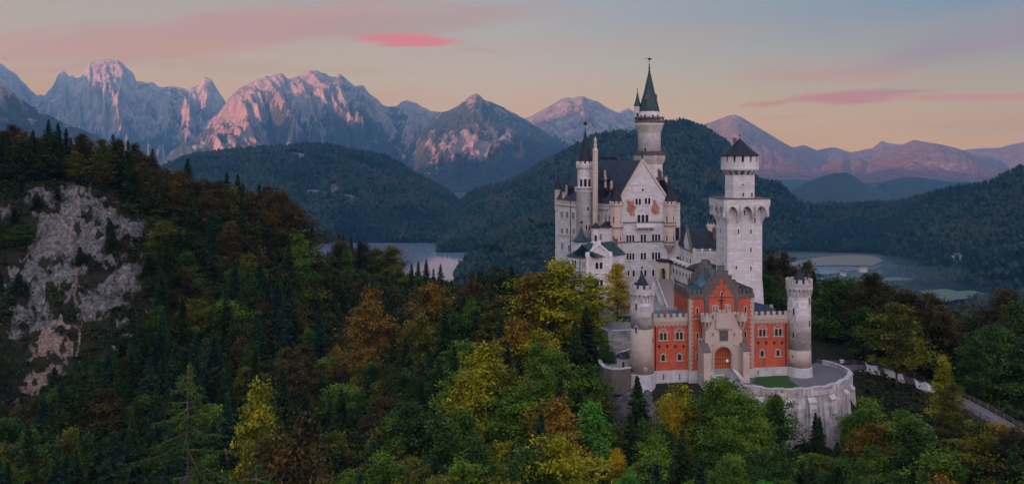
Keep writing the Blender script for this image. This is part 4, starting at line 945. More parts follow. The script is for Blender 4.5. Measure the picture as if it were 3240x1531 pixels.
for s in (-1, 1):   # low copper slopes between gable and battlement
    b = MB(); a0 = ur+s*uh; a1 = (cu0+0.3) if s < 0 else (cu1-0.3)
    zb = czt+0.35; b.add([G.p(a0,PR-0.5,zb+1.6), G.p(a1,PR-0.5,zb), G.p(a1,-DC+0.5,zb), G.p(a0,-DC+0.5,zb+1.6), G.p(a0,PR-0.5,zb-.2), G.p(a1,PR-0.5,zb-.2), G.p(a1,-DC+0.5,zb-.2), G.p(a0,-DC+0.5,zb-.2)], [(0,1,2,3) if s > 0 else (3,2,1,0),(4,5,1,0),(5,6,2,1),(6,7,3,2),(7,4,0,3),(7,6,5,4)])
    b.build('roof', M['copper'], gh)
chimney(gh, *G.p(ur-1.6, -4.5, 0)[:2], zr-1.5, zr+1.5, 0.9, 'brown', 0)
# --- beige gate front with buttresses and corner turrets
PF = 3.2; pu0 = U(2232, 1080, PF); pu1 = U(2348, 1080, PF); zpt = Zg(2290, 1008, PF)
du0 = U(2260.5, 1160, PF); du1 = U(2314.5, 1160, PF); dz0 = Zg(2288, 1168, PF); dz1 = Zg(2288, 1096, PF)
door = arch_poly(du0, du1, dz0, dz1, 12)
b = MB()
W_ = [(pu0, z_pl-0.5), (pu0, zpt), (pu1, zpt), (pu1, z_pl-0.5)]
k = len(door); apex = 2+6
# front face with a real opening: left piece, right piece and the piece over the arch
def wallhole(b, n0, n1):
    arc = door[2:]                      # right spring -> left spring
    pr = [(pu1, z_pl-0.5), (pu1, zpt), (du1, zpt), (du1, arc[0][1]), (du1, z_pl-0.5)]; b.prism(G, pr[::-1][::-1], n0, n1)
    b.prism(G, [(pu0, z_pl-0.5), (du0, z_pl-0.5), (du0, arc[-1][1]), (du0, zpt), (pu0, zpt)], n0, n1)
    for i in range(len(arc)-1):
        (a, za), (c, zc) = arc[i], arc[i+1]; b.prism(G, [(c, zc), (a, za), (a, zpt), (c, zpt)], n0, n1)
wallhole(b, PR+0.2, PF)
b.build('gate_front', M['beige'], gh)
b = MB(); b.box(G, pu0-0.3, pu1+0.3, PR, PF+0.2, gz-4, z_pl-0.5); b.build('plinth', M['plinth'], gh)
b = MB(); b.box(G, pu0, pu1, PR+0.3, PF-0.35, zpt, zpt+0.1)
cz = (pu0+pu1)/2; wz = (pu1-pu0)
b.box(G, pu0+1.9, cz-1.9, PF-0.35, PF+0.25, zpt-0.3, zpt+0.9); b.box(G, cz+1.9, pu1-1.9, PF-0.35, PF+0.25, zpt-0.3, zpt+0.9)
b.box(G, cz-1.95, cz+1.95, PF-0.35, PF+0.5, zpt-2.2, zpt+1.4)
b.prism(G, [(cz-1.0,zpt-2.2),(cz-1.0,zpt-2.6),(cz-0.5,zpt-2.05),(cz+0.5,zpt-2.05),(cz+1.0,zpt-2.6),(cz+1.0,zpt-2.2)][::-1], PF, PF+0.42)
for u_ in (cz-1.45, cz-0.45, cz+0.55): b.box(G, u_, u_+0.75, PF-0.33, PF+0.48, zpt+1.4, zpt+2.0)
for u_ in (pu0+2.2, cz-2.9, cz+2.2, pu1-3.0): b.box(G, u_, u_+0.6, PF-0.33, PF+0.22, zpt+0.9, zpt+1.5)
b.build('parapet', M['beige'], gh)
wd_ = MB(); wd_.prism(G, door, PR+0.4, PF-0.85); dr = wd_.build('gate_door', M['wood'], gh)
ib = MB(); nd = PF-0.85
for i in range(1, 7): ib.box(G, du0+(du1-du0)*i/7-0.03, du0+(du1-du0)*i/7+0.03, nd, nd+0.035, dz0, dz0+(dz1-dz0)*(0.60 if i in (1,6) else 0.93 if i in (3,4) else 0.85))
for j, zf_ in enumerate((0.22, 0.42, 0.60, 0.70, 0.80)): 
    e = 0 if zf_ < 0.62 else (0.35 if zf_ < 0.75 else 0.7); ib.box(G, du0+e, du1-e, nd, nd+0.05, dz0+(dz1-dz0)*zf_-0.05, dz0+(dz1-dz0)*zf_+0.05)
ib.build('iron_strap', M['iron'], dr)
pb = MB(); u_, z_ = G.pix(2300.5, 1140, nd); pb.box(G, u_-0.28, u_+0.28, nd+0.05, nd+0.09, z_-0.32, z_+0.32); pb.build('notice', M['paper'], dr)
b = MB(); out = arch_poly(du0-0.5, du1+0.5, dz0, dz1+0.5, 12); b.ring(G, out, door, PF, PF+0.15)
b.build('arch_moulding', M['trimbeige'], gh)
u0_, zt_ = G.pix(2277, 1047, PF); u1_, zb_ = G.pix(2303, 1077, PF)
b = MB(); b.ring(G, [(u0_,zb_),(u1_,zb_),(u1_,zt_),(u0_,zt_)], [(u0_+.14,zb_+.14),(u1_-.14,zb_+.14),(u1_-.14,zt_-.14),(u0_+.14,zt_-.14)], PF, PF+0.16)
b.box(G, u0_+.14, u1_-.14, PF, PF+0.03, zb_+.14, zt_-.14)
um = (u0_+u1_)/2; zm = (zb_+zt_)/2     # relief: shield with crown between two standing figures
b.prism(G, [(um-.28,zm+.3),(um-.28,zm-.1),(um,zm-.45),(um+.28,zm-.1),(um+.28,zm+.3)], PF+0.03, PF+0.15); b.box(G, um-.2, um+.2, PF+.03, PF+.15, zm+.38, zm+.62)
for s in (-1, 1): b.prism(G, [(um+s*.42-.12,zm-.6),(um+s*.42+.12,zm-.6),(um+s*.42+.16,zm+.1),(um+s*.36+.1,zm+.55),(um+s*.36-.1,zm+.55),(um+s*.42-.16,zm+.1)], PF+.03, PF+.13)
b.build('coat_of_arms', M['brown'], gh)
for x in (2255.5, 2323.5): slit(gh, G, x, 1052, 1062, 3, 'beige', PF)
for x in (2255.5, 2323.5): slit(gh, G, x, 1090, 1095, 2, 'beige', PF)
for s, px_ in ((-1, 2236), (1, 2348)):
    c = G.p(U(px_, 1010, PF)+(0.0), PF-0.4, 0); zc = Zg(2290, 1008, PF)
    b = MB(); b.lathe(c[0], c[1], [(0.15,zc-3.1),(0.7,zc-2.2),(1.05,zc-1.3),(1.25,zc-0.6),(1.35,zc-0.45),(1.25,zc-0.4),(1.25,zc+0.35)], 14)
    t = b.build('corner_turret', M['beige'], gh)
    b = MB(); b.merlons(c[0], c[1], 1.27, 0.98, zc+0.353, zc+1.15, 7, 0.6); b.build('battlement', M['beige'], t)
    b = MB(); b.corbels(c[0], c[1], 0.75, 1.3, zc-1.9, zc-0.65, 8, 0.4); b.build('corbel', M['brown'], t)
for s, px_ in ((-1, 2228), (1, 2352)):       # sloping buttresses
    u_ = U(px_, 1150, PF); zt = Zg(2230, 1098, PF)
    S = G.side(u_-0.75, 0.0001+4.6); S = Fr(G.p(u_-0.75, PF-2.5, 0)[:2], G.p(u_-0.75, PF+2.1, 0)[:2])
    b = MB(); b.prism(S, [(0,z_pl-3.5),(4.6,z_pl-3.5),(4.3,zt-0.6),(3.6,zt+0.1),(1.5,zt+1.2),(0,zt+1.6)], -1.5, 0); b.build('buttress', M['beige'], gh)
    b = MB(); b.prism(S, [(4.5,zt-0.75),(4.5,zt-0.5),(3.6,zt+0.35),(1.5,zt+1.45),(1.5,zt+1.2),(3.6,zt+0.1)], -1.6, 0.1); b.build('coping', M['brown'], gh)
# --- the two round towers of the gatehouse
def gate_tower(px, Y, r_px, rows, base_py, top_py, cor_py, mer_py, apex_py, base2_py, split_py):
    s = Y/FOC; cx_, cy_ = XY(px, Y); r = r_px*s; zz = lambda py: Zp(py, Y)
    b = MB(); b.lathe(cx_, cy_, [(r*1.03, zz(base_py)), (r, zz(split_py))], 32); t0 = b.build('tower_shaft', M['towerlow'], gh, True)
    b = MB(); b.lathe(cx_, cy_, [(r*1.0, zz(split_py)), (r*0.985, zz(cor_py)+0.3)], 32); t = b.build('tower', M['tower'], gh, False)
    for p in t.data.polygons: p.use_smooth = len(p.vertices) == 4
    b = MB(); b.lathe(cx_, cy_, [(r*1.03+1.0, zz(base2_py)-6), (r*1.24, zz(base2_py)), (r*1.13, zz(base_py)-1.6), (r*1.10, zz(base_py)+0.05), (r*1.03, zz(base_py)+0.12)], 32); pl = b.build('plinth', M['plinth'], gh)
    R = r*1.135; zt = zz(cor_py)
    b = MB(); b.corbels(cx_, cy_, r*0.98, R, zt-1.3, zt+0.5, 18, 0.42); b.build('corbel', M['tower'], t)
    b = MB(); b.lathe(cx_, cy_, [(r*0.9,zt+0.45),(R,zt+0.5),(R,zz(mer_py)),(R-0.4,zz(mer_py)+0.02),(R-0.4,zz(mer_py)-0.7),(0.1,zz(mer_py)-0.7)], 32); b.build('parapet', M['tower'], t)
    # small round arches under the parapet
    b = MB(); b.merlons(cx_, cy_, R, R-0.4, zz(mer_py)+0.023, zz(top_py), 12, 0.58, 0.13); b.build('battlement', M['tower'], t)
    cone_roof(t, cx_, cy_, r*0.72, zz(mer_py)+0.1, zz(apex_py), 'black', 14, 0.12, finial=1.6)
    b = MB(); b.lathe(cx_, cy_, [(r*0.56,zz(mer_py)-0.7),(r*0.56,zz(mer_py)+0.1)], 14); b.build('lantern', M['tower'], t)
    for (dx, y0, y1) in rows:
        ang = math.asin(max(-1, min(1, dx/r_px))); a = -math.pi/2+ang+math.atan2(cx_, cy_)*-1
        round_window(t, cx_, cy_, r*1.0, a, 0.42 if abs(dx) < 30 else 0.5, zz(y1), zz(y0), 'trimbeige' if False else 'tower')
    return t, cx_, cy_, r
tl, tlx, tly, tlr = gate_tower(2031.5, 200.0, 36.0, [(-18,957,976),(31,984,1006),(-18,1027,1047),(33,1062,1080),(-18,1101,1122),(34,1135,1154),(10,1155,1162)], 1179, 898, 936, 911, 858, 1235, 1036)
tr_, trx, try_, trr = gate_tower(2528.5, 204.5, 36.0, [(-16,971,990),(31,940,958),(-17,1044,1065),(31,1008,1027),(-18,1118,1137),(-34,930,945),(32,1079,1098)], 1158, 881, 919, 894, 849, 1212, 1102)
# gabled hood of the left tower's roof
s_ = 200/FOC; F_ = Fr((tlx-1.75, tly-1.3), (tlx-0.05, tly-1.3)); b = MB(); zb = Zp(903,200)
b.prism(F_, [(0,zb-1.0),(1.7,zb-1.0),(1.7,zb+0.7),(0.5,zb+0.9),(0,zb+0.5)], -1.6, 0); b.build('dormer', M['black'], tl)
# mast
b = MB(); b.tube((trx,try_,Zp(849,204.5)), (trx,try_,Zp(828,204.5)), 0.04); b.build('mast', M['iron'], tr_)
# ================================================================== SQUARE TOWER
def square_tower():
    c0 = np.array(XY(2301.6, 250)); th = math.radians(7); U_ = np.array([math.cos(th), math.sin(th)])
    # width so that the right edge falls at px 2412
    F = Fr(c0, c0+U_*10.3); D = 9.0; W = F.pix(2411.5, 700)[0]; F = Fr(c0, c0+U_*W)
    zz = lambda py: Zp(py, 251)
    t = empty('square_tower', (*F.p(W/2, -D/2, -53)[:2], -53.0), 'tall white square tower with a flared top and round upper storey', 'tower')
    z_fl = zz(706); z_top = zz(629); z_base = zz(878)
    b = MB(); b.box(F, 0, W, -D, 0, z_base, z_fl); b.build('shaft', M['white'], t)
    b = MB(); e = 0.9
    b.hexa([F.p(-e,e,-56), F.p(W+e,e,-56), F.p(W+e,-D-e,-56), F.p(-e,-D-e,-56), F.p(0,0,z_base), F.p(W,0,z_base), F.p(W,-D,z_base), F.p(0,-D,z_base)]); b.build('base', M['white'], t)
    # flared head: deep pointed arches between projecting piers
    o = 1.7; zsp = z_fl; 
    S = F.side(0, D); Rr = Fr(F.p(W,0,0)[:2], F.p(W,-D,0)[:2]); Bk = Fr(F.p(W,-D,0)[:2], F.p(0,-D,0)[:2])
    b = MB(); b.box(F, -o, W+o, -D-o, o, zz(648), z_top); b.build('platform_wall', M['white'], t)
    b = MB(); b.box(F, -o-0.25, W+o+0.25, -D-o-0.25, o+0.25, z_top, z_top+0.22); b.build('cornice', M['brown'], t)
    b = MB(); zA = zz(648)
    for FF, L in ((F, W), (S, D), (Rr, D), (Bk, W)):
        n = 3; bw = 0.85 if L == W else 0.7
        wv = (L+2*o-bw)/n
        for i in range(n+1):                    # piers: start flush at z_fl, lean outwards
            u = -o+i*wv+bw/2; 
            ub = (u if 0 < i < n else (0.0 if i == 0 else L)); w2 = bw/2
            q = []
            zmid = z_fl+(zA-z_fl)*0.50
            lo = 0 if i == 0 else ub-w2; hi = L if i == n else ub+w2
            if i == 0: hi = lo+bw*0.9
            if i == n: lo = hi-bw*0.9
            tl_, th_ = u-w2, u+w2
            b.hexa([FF.p(lo,0.0,z_fl), FF.p(hi,0.0,z_fl), FF.p(hi,-0.5,z_fl), FF.p(lo,-0.5,z_fl), FF.p(lo+(tl_-lo)*.62,o*0.62,zmid), FF.p(hi+(th_-hi)*.62,o*0.62,zmid), FF.p(hi,-0.5,zmid), FF.p(lo,-0.5,zmid)])
            b.hexa([FF.p(lo+(tl_-lo)*.62,o*0.62,zmid), FF.p(hi+(th_-hi)*.62,o*0.62,zmid), FF.p(hi,-0.5,zmid), FF.p(lo,-0.5,zmid), FF.p(tl_,o-0.01,zA), FF.p(th_,o-0.01,zA), FF.p(th_,-0.5,zA), FF.p(tl_,-0.5,zA)])
        for i in range(n):                      # pointed arch between two piers
            a = -o+i*wv+bw; c = a+wv-bw; m = (a+c)/2; hh = (c-a)*0.95; k = 6
            arc = []
            for j in range(k+1):
                s_ = j/k; arc.append((a+(m-a)*(1-math.cos(s_*math.pi/2)), zA-0.35-hh*(1-math.sin(s_*math.pi/2))))
            pts = arc+[(2*m-u, z) for u, z in arc[-2::-1]]
            for j in range(len(pts)-1):
                (p, z1), (q, z2) = pts[j], pts[j+1]; b.prism(FF, [(p,z1),(q,z2),(q,zA+0.02),(p,zA+0.02)], o-0.75, o-0.02)
    b.build('machicolation', M['white'], t)
    b = MB(); b.box(F, 0.05, W-0.05, -D+0.05, -0.05, z_fl, zA); b.build('inner_wall', M['white'], t)
    # round upper storey
    cx, cy = F.p(W*0.48, -D/2, 0)[:2]; cx, cy = XY(2340.5, cy); s = cy/FOC; z2 = lambda py: Zp(py, cy); r = 48.5*s
    b = MB(); b.lathe(cx, cy, [(r, z_top), (r, z2(553)), (r*1.02, z2(553)+0.1)], 8, math.pi/8-math.atan2(cx, cy)); up = b.build('upper_storey', M['white'], t)
    R = 58*s
    b = MB(); b.corbels(cx, cy, r*0.95, R-0.05, z2(551), z2(537), 16, 0.45, 0.1); b.build('corbel', M['white'], up)
    b = MB(); b.lathe(cx, cy, [(r*0.9, z2(541)), (R, z2(538)), (R+0.12, z2(533)), (R, z2(531)), (R, z2(513))], 24); b.build('gallery_wall', M['white'], up)
    b = MB(); b.merlons(cx, cy, R, R-0.6, z2(513)-0.02, z2(494), 14, 0.72, 0.2); b.build('battlement', M['white'], up)
    b = MB(); b.lathe(cx, cy, [(R-0.7, z2(513)-0.3), (R-0.7, z2(494))], 24); b.build('dark_gallery', M['hole'], up)
    cone_roof(up, cx, cy, 61.5*s, z2(492), z2(438), 'black', 20, 0.10, finial=1.7)
    chimney(up, cx-1.5, cy-0.2, z2(460), z2(437), 0.75, 'brown', 0)
    for (x, y0, y1) in ((2336.5,724,740),(2375.5,725,739),(2375.5,783,797),(2329,840,852),(2375.5,842,855),(2356,666,681)): 
        arch_window(t, F, x-2.4, y0, x+2.4, y1, 1, 'whitetrim', False, arch=(y0 in (840,)), fw=0.25, sill=False, nn=0 if y0 != 666 else 0.0)
    arch_window(t, F, 2386, 690, 2391, 706, 1, 'whitetrim', arch=False, fw=0.2, sill=False)
    for (x, y0, y1) in ((2280,720,737),(2286.5,780,795),(2286,828,840)): arch_window(t, S, x-1.6, y0, x+1.6, y1, 1, 'whitetrim', arch=False, fw=0.3, sill=False)
    for x in (2319.5, 2354, 2381.5):
        ang = -math.pi/2-math.atan2(cx, cy)+math.asin((x-2340.5)/52); round_window(up, cx, cy, r*0.955, ang, 0.75, z2(620), z2(607), 'whitetrim', True)
    for x in (2319.5, 2354): ang = -math.pi/2-math.atan2(cx, cy)+math.asin((x-2340.5)/52); round_window(up, cx, cy, r*0.955, ang, 0.9, z2(584.5), z2(580), 'whitetrim')
    b = MB(); u, z = F.pix(2431, 638); b.tube(F.p(W+o, 0.3, z), F.p(W+o+1.2, 0.3, z-0.1), 0.16); b.build('water_spout', M['brown'], t)
square_tower()

# ================================================================== PALACE (main building)
def palace():
    YA = 298.0; A = np.array(XY(1962, YA)); th = math.radians(9)
    F = Fr(A, A+np.array([math.cos(th), math.sin(th)])*20); W = F.pix(2112, 700)[0]; F = Fr(A, F.p(W,0,0)[:2])
    back = np.array(XY(1757, 331.0)); Lw = Fr(back, A); V = Lw.U*-1.0; L = Lw.len       # left long wall, seen obliquely
    t = empty('palace', (float(A[0]+W/2), float(A[1]+10), -50.0), 'white palace with a steep gable, frescoes and many arched windows', 'palace')
    def bk(u, s, z): q = F.p(u, 0, 0); return (q[0]+V[0]*s, q[1]+V[1]*s, z)
    gx, gzz = F.pix(2033, 502); ze = F.pix(1962, 622)[1]; zer = F.pix(2108, 620)[1]; zlow = -58.0
    eav = -19.2
    # walls
    b = MB(); pl = [F.p(0,0,0)[:2], F.p(W,0,0)[:2], bk(W,L,0)[:2], tuple(back)]; b.extr(pl, zlow, eav); b.build('wall', M['white'], t)
    b = MB(); b.prism(F, [(0,eav),(W,eav),(W-0.6,zer),(gx,gzz-0.5),(0.6,ze)], -0.7, 0.0); b.build('gable', M['white'], t)
    b = MB()
    for (u0, z0) in ((-0.1, ze-0.35), (W+0.1, zer-0.35)):
        d = 1.1; b.prism(F, [(u0,z0),(gx,gzz),(gx,gzz-d),(u0,z0-d)] if u0 < 1 else [(u0,z0),(u0,z0-d),(gx,gzz-d),(gx,gzz)], -0.9, 0.35)
    b.build('gable_coping', M['warm'], t)
    # apex statue (a small lion)
    b = MB(); c = F.p(gx, -0.2, gzz); b.lathe(c[0], c[1], [(0.35,gzz-0.1),(0.35,gzz+0.5),(0.5,gzz+0.55),(0.3,gzz+1.2),(0.45,gzz+1.8),(0.22,gzz+2.3),(0.28,gzz+2.7),(0.05,gzz+3.0)], 8); b.build('statue', M['copper'], t)
    # roofs
    hip = L*0.80; b = MB(); zr = gzz-0.7
    b.add([bk(-0.4,0.2,eav-0.1), bk(W+0.4,0.2,eav-0.1), bk(W+0.4,L+0.6,eav-0.1), bk(-0.4,L+0.6,eav-0.1), bk(gx,0.2,zr), bk(gx,hip,zr)], [(0,4,5,3),(1,2,5,4),(2,3,5),(3,2,1,0),(0,1,4)])
    rf = b.build('roof', M['slate'], t)
    def dormer(s_, h, w=1.6, mat='black', u=1.2):
        p = bk(u, s_, 0); z = eav+u/(gx)*(zr-eav)-0.6
        Fd = Fr((p[0]-Lw.U[0]*w/2, p[1]-Lw.U[1]*w/2), (p[0]+Lw.U[0]*w/2, p[1]+Lw.U[1]*w/2))
        b = MB(); b.box(Fd, 0, w, -3.0, 0.6, z, z+h); b.prism(Fd, [(-0.2,z+h),(w+0.2,z+h),(w/2,z+h+w*0.8)], -3.2, 0.8); d = b.build('dormer', M[mat], t)
        g = MB(); g.box(Fd, w*0.25, w*0.75, 0.6, 0.66, z+h*0.3, z+h*0.9); g.build('window', M['hole'], d)
    for s_ in (5.5, 9.5, 26, 31): dormer(s_, 2.4)
    for s_, zt, u in ((7, -12, 1.5), (11.5, -10.5, 2.2), (14, -8.5, 3.6), (17, -12.5, 1.2), (24, -13.5, 1.0), (33,-14.5,0.8)):
        p = bk(u, s_, 0); chimney(t, p[0], p[1], eav, zt, 0.75, 'beige', 2)
    # cross roof with the dark hipped face behind the front roof
    b = MB(); p0 = XY(1893, 322); p1 = XY(1951, 318); zq = Zp(497, 320)
    v = lambda px, py, Y: P3(px, py, Y)
    b.add([v(1893,497,326), v(1951,497,318), v(1989,566,312), v(1900,572,306), v(1868,560,318), (XY(1960,345)[0],345,-14), (XY(1880,345)[0],345,-14)],
          [(0,3,4),(0,1,2,3),(1,5,2),(0,6,5,1),(0,4,6)])
    b.build('roof', M['black'], t)
    # ridge turret-chimney stack
    # left wall features -------------------------------------------------
    b = MB()
    string_course(b, Lw, 742, 1764, 1850, 0.25, 0.3); string_course(b, Lw, 646, 1760, 1925, 0.5, 0.5)
    b.build('cornice', M['warm'], t)
    b = MB(); n = 34
    for i in range(n): 
        u = i*Lw.len/n; b.box(Lw, u, u+0.5, 0, 0.3, eav-1.25, eav-0.6)
    b.build('corbel_table', M['warm'], t)
    def lw(x0,y0,x1,y1,l=2,rel=True): arch_window(t, Lw, x0,y0,x1,y1,l,'whitetrim',rel,fw=0.2)
    for (x,y) in ((1778,668),(1795,669),(1814.5,672)): lw(x-4,y,x+4,y+21,2,False)
    for (x,y) in ((1779,722),(1795,722),(1816,724)): lw(x-3.6,y,x+3.6,y+17)
    for (x,y) in ((1780,768),(1802,775)): lw(x-4,y,x+4,y+22)
    for (x,y) in ((1780,822),(1800,828)): lw(x-4,y,x+4,y+16,2,False)
    for (x,y) in ((1887,674),(1896,676),(1918,679),(1928,681)): arch_window(t, Lw, x-2,y,x+2,y+22,1,'whitetrim',fw=0.2)
    # oriel buttress / downpipe
    b = MB(); u = Lw.pix(1806, 700)[0]; b.tube(Lw.p(u,0.2,eav), Lw.p(u,0.2,-44), 0.12); b.build('downpipe', M['iron'], t)
    # corner turret at the far left
    def octo(px, Y, r_px, ztop_py, zbot_py, apex_py, mat, roof='black', cren=False, pend=None, seg=8, eave_k=1.18, name='corner_turret', bell=0.12, fin=1.8):
        cx, cy = XY(px, Y); s = Y/FOC; zz = lambda py: Zp(py, Y); r = r_px*s
        b = MB(); pr = []
        if pend: pr += [(0.15, zz(pend)), (r*0.45, zz(pend)+0.9), (r*1.02, zz(zbot_py)-0.2)]
        pr += [(r, zz(zbot_py)), (r, zz(ztop_py)-1.0), (r*1.14, zz(ztop_py)-0.5), (r*1.14, zz(ztop_py))]
        b.lathe(cx, cy, pr, seg, math.pi/8); o = b.build(name, M[mat], t)
        z = zz(ztop_py)
        if cren: b = MB(); b.merlons(cx, cy, r*1.13, r*0.9, z+0.003, z+0.9, 10, 0.55); b.build('battlement', M[mat], o)
        cone_roof(o, cx, cy, r*(0.98 if cren else eave_k), z+(0.1 if cren else 0), zz(apex_py), roof, 12, bell, finial=fin)
        return o, cx, cy, r, zz
    octo(1765, 331, 10.5, 598, 660, 549, 'warm', 'black', pend=690)
    octo(1787, 327, 8.5, 606, 640, 589, 'warm', 'black', fin=0.6)
    # front corner turrets
    o, cx, cy, r, zz = octo(1951, 297.5, 20.5, 645, 700, 558, 'warm', 'black', cren=True, fin=2.4)
    b = MB(); b.lathe(cx, cy, [(r*0.98, -45), (r*0.98, zz(700)+0.1)], 8, math.pi/8); b.build('lower_shaft', M['white'] if False else M['warm'], o)
    b = MB()
    for y in (719, 765): z = zz(y); b.lathe(cx, cy, [(r*0.98,z-0.2),(r*1.1,z-0.15),(r*1.1,z+0.1),(r*0.98,z+0.15)], 8, math.pi/8)
    b.build('band', M['brown'], o)
    def tw(o, cx, cy, r, zz, xs, y0, y1, px0, rp):
        for x in xs: round_window(o, cx, cy, r*0.95, -math.pi/2-math.atan2(cx, cy)+math.asin((x-px0)/rp), 0.62, zz(y1), zz(y0), 'whitetrim', True)
    tw(o, cx, cy, r, zz, (1942, 1962), 683, 704, 1951, 21); tw(o, cx, cy, r, zz, (1942.5, 1962.5), 745, 762, 1951, 21)
    Yr = F.p(W,0,0)[1]
    o, cx, cy, r, zz = octo(2118, Yr, 19, 645, 772, 557, 'warm', 'black', cren=True, pend=798, fin=2.2)
    b = MB()
    for y in (704, 714, 765): z = zz(y); b.lathe(cx, cy, [(r*0.98,z-0.2),(r*1.1,z-0.15),(r*1.1,z+0.1),(r*0.98,z+0.15)], 8, math.pi/8)
    b.build('band', M['brown'], o)
    tw(o, cx, cy, r, zz, (2110, 2131), 681, 702, 2118, 20); tw(o, cx, cy, r, zz, (2110, 2131), 743, 762, 2118, 20)
    # gable roof slope between right turret and its outer wall (right bay)
    Fb = F.off(W, -1.0, 5.5); b = MB(); b.box(Fb, 0, F.pix(2152,700,-1)[0]-W, -14, 0, -50, Zp(640, 302)); b.build('wall', M['white'], t)
    b = MB(); u1 = F.pix(2158,650,-1)[0]-W; z = Zp(640,302); b.add([Fb.p(-0.2,0.4,z),Fb.p(u1,0.4,z),Fb.p(u1,-14,z),Fb.p(-0.2,-14,z),Fb.p(-0.2,-1,z+7.5),Fb.p(-0.2,-14,z+7.5)], [(0,1,4),(1,2,5,4),(2,3,5),(3,0,4,5),(3,2,1,0)]); b.build('roof', M['black'], t)
    arch_window(t, Fb, 2138, 722, 2147, 758, 1, 'brown', arch=False, fw=0.3)
    # front windows
    fw = lambda x0,y0,x1,y1,l,rel=True: arch_window(t, F, x0,y0,x1,y1,l,'whitetrim',rel,fw=0.22)
    fw(2009,628,2029,648,2); fw(2038.5,626,2059,646,2)
    fw(2015,679,2053,703,3)
    fw(1980.5,743,2008,765,3); fw(2025.5,741,2045,763,2); fw(2061.5,740,2090,763,3)
    fw(1981,800,2008,822,3); fw(2025.5,799,2045,821,2); fw(2061.5,797,2090,821,3)
    for x, y in ((2004.5,854),(2029,854),(2041.5,853)): fw(x-3.6,y,x+3.6,y+21,1,False)
    fw(2063,853,2070,873,1,False); fw(1985,855,1991,872,1,False)
    b = MB()
    for y, x0, x1 in ((704.5,1962,2112),(765.5,1962,2112)): string_course(b, F, y, x0, x1, 0.3, 0.3)
    b.build('string_course', M['brown'], t)
    # stepped blind arcading on the gable, round window
    b = MB()
    for i, (x, y) in enumerate(((1992,620),(2010,586),(2033,554),(2057,585),(2076,619))):
        for dx in (-7, 0, 7):
            u, z = F.pix(x+dx*0.9, y); k = 5
            for j in range(k): 
                a0, a1 = math.pi*j/k, math.pi*(j+1)/k; r1, r2 = 0.40, 0.26
                b.prism(F, [(u+r1*math.cos(a0),z+r1*math.sin(a0)),(u+r1*math.cos(a1),z+r1*math.sin(a1)),(u+r2*math.cos(a1),z+r2*math.sin(a1)),(u+r2*math.cos(a0),z+r2*math.sin(a0))], 0, 0.12)
    for x0, y0, y1 in ((2021.5,585,625),(2046,584,624),(1984,620,640),(2084,619,638)):
        u, z0 = F.pix(x0, y1); _, z1 = F.pix(x0, y0); b.box(F, u-0.07, u+0.07, 0, 0.1, z0, z1)
    b.build('blind_arcade', M['whitetrim'], t)
    u, z = F.pix(2033.5, 601); b = MB(); k = 12; b.ring(F, [(u+.62*math.cos(2*math.pi*i/k), z+.62*math.sin(2*math.pi*i/k)) for i in range(k)], [(u+.42*math.cos(2*math.pi*i/k), z+.42*math.sin(2*math.pi*i/k)) for i in range(k)], 0, 0.14); o = b.build('window', M['whitetrim'], t)
    b = MB(); b.prism(F, [(u+.42*math.cos(2*math.pi*i/k), z+.42*math.sin(2*math.pi*i/k)) for i in range(k)], 0, 0.04); b.build('pane', M['glass'], o)
    # frescoes: a rider and a standing robed figure, faded red and ochre
    def fresco(pts, name):
        poly = [F.pix(1720+x*.3698, 550+y*.3698) for x, y in pts]; b = MB(); b.prism(F, poly[::-1], 0, 0.025); b.build(name, M['mural'], t)
    fresco([(700,222),(728,222),(742,240),(768,228),(774,252),(768,268),(792,278),(790,300),(776,318),(782,352),(776,362),(742,362),(735,340),(715,322),(712,290),(722,272)], 'fresco')
    fresco([(936,228),(946,220),(962,232),(966,262),(982,272),(992,290),(990,330),(984,346),(950,352),(930,338),(918,312),(922,285),(934,262)], 'fresco')
    # balcony
    u0, z0 = F.pix(2010, 719); u1, z1 = F.pix(2066, 705); b = MB(); b.box(F, u0, u1, 0, 1.7, z0-0.1, z0+0.2)
    b.box(F, u0, u1, 1.5, 1.7, z0+0.2, z1); b.box(F, u0, u0+0.2, 0, 1.5, z0+0.2, z1); b.box(F, u1-0.2, u1, 0, 1.5, z0+0.2, z1)
    bc = b.build('balcony', M['whitetrim'], t)
    for x in (2011, 2025.5, 2046, 2063):
        u, z = F.pix(x, 724); b = MB(); b.prism(F.side(u, 1.5).off(1.5, 0, 1.4), [(0,z0-0.1),(1.4,z0-0.1),(0.9,z0-0.8),(0,z0-1.2)], -0.4, 0); b.build('bracket', M['whitetrim'], bc)
    # --- stair tower with pointed black roof
    cx, cy = XY(1852, 309.5); s = 309.5/FOC; zz = lambda py: Zp(py, 309.5); r = 28.5*s
    b = MB(); b.lathe(cx, cy, [(r, -52), (r, zz(612)), (r*1.1, zz(608)), (r*1.18, zz(604))], 24); st = b.build('stair_tower', M['white'], t)
    for p in st.data.polygons: p.use_smooth = len(p.vertices) == 4
    r2 = 25*s; b = MB(); b.lathe(cx, cy, [(r2, zz(606)), (r2, zz(538)), (r2*1.14, zz(531)), (r2*1.18, zz(528)), (r2*1.18, zz(519)), (0.2, zz(519))], 16); us = b.build('upper_storey', M['white'], st)
    b = MB()
    b.lathe(cx, cy, [(r*1.2, zz(604)), (r*1.22, zz(603)), (r*1.2, zz(602.5))], 24); 
    for i in range(26): a = 2*math.pi*i/26; b.tube((cx+r*1.16*math.cos(a), cy+r*1.16*math.sin(a), zz(602.5)), (cx+r*1.16*math.cos(a), cy+r*1.16*math.sin(a), zz(594)), 0.10, seg=4)
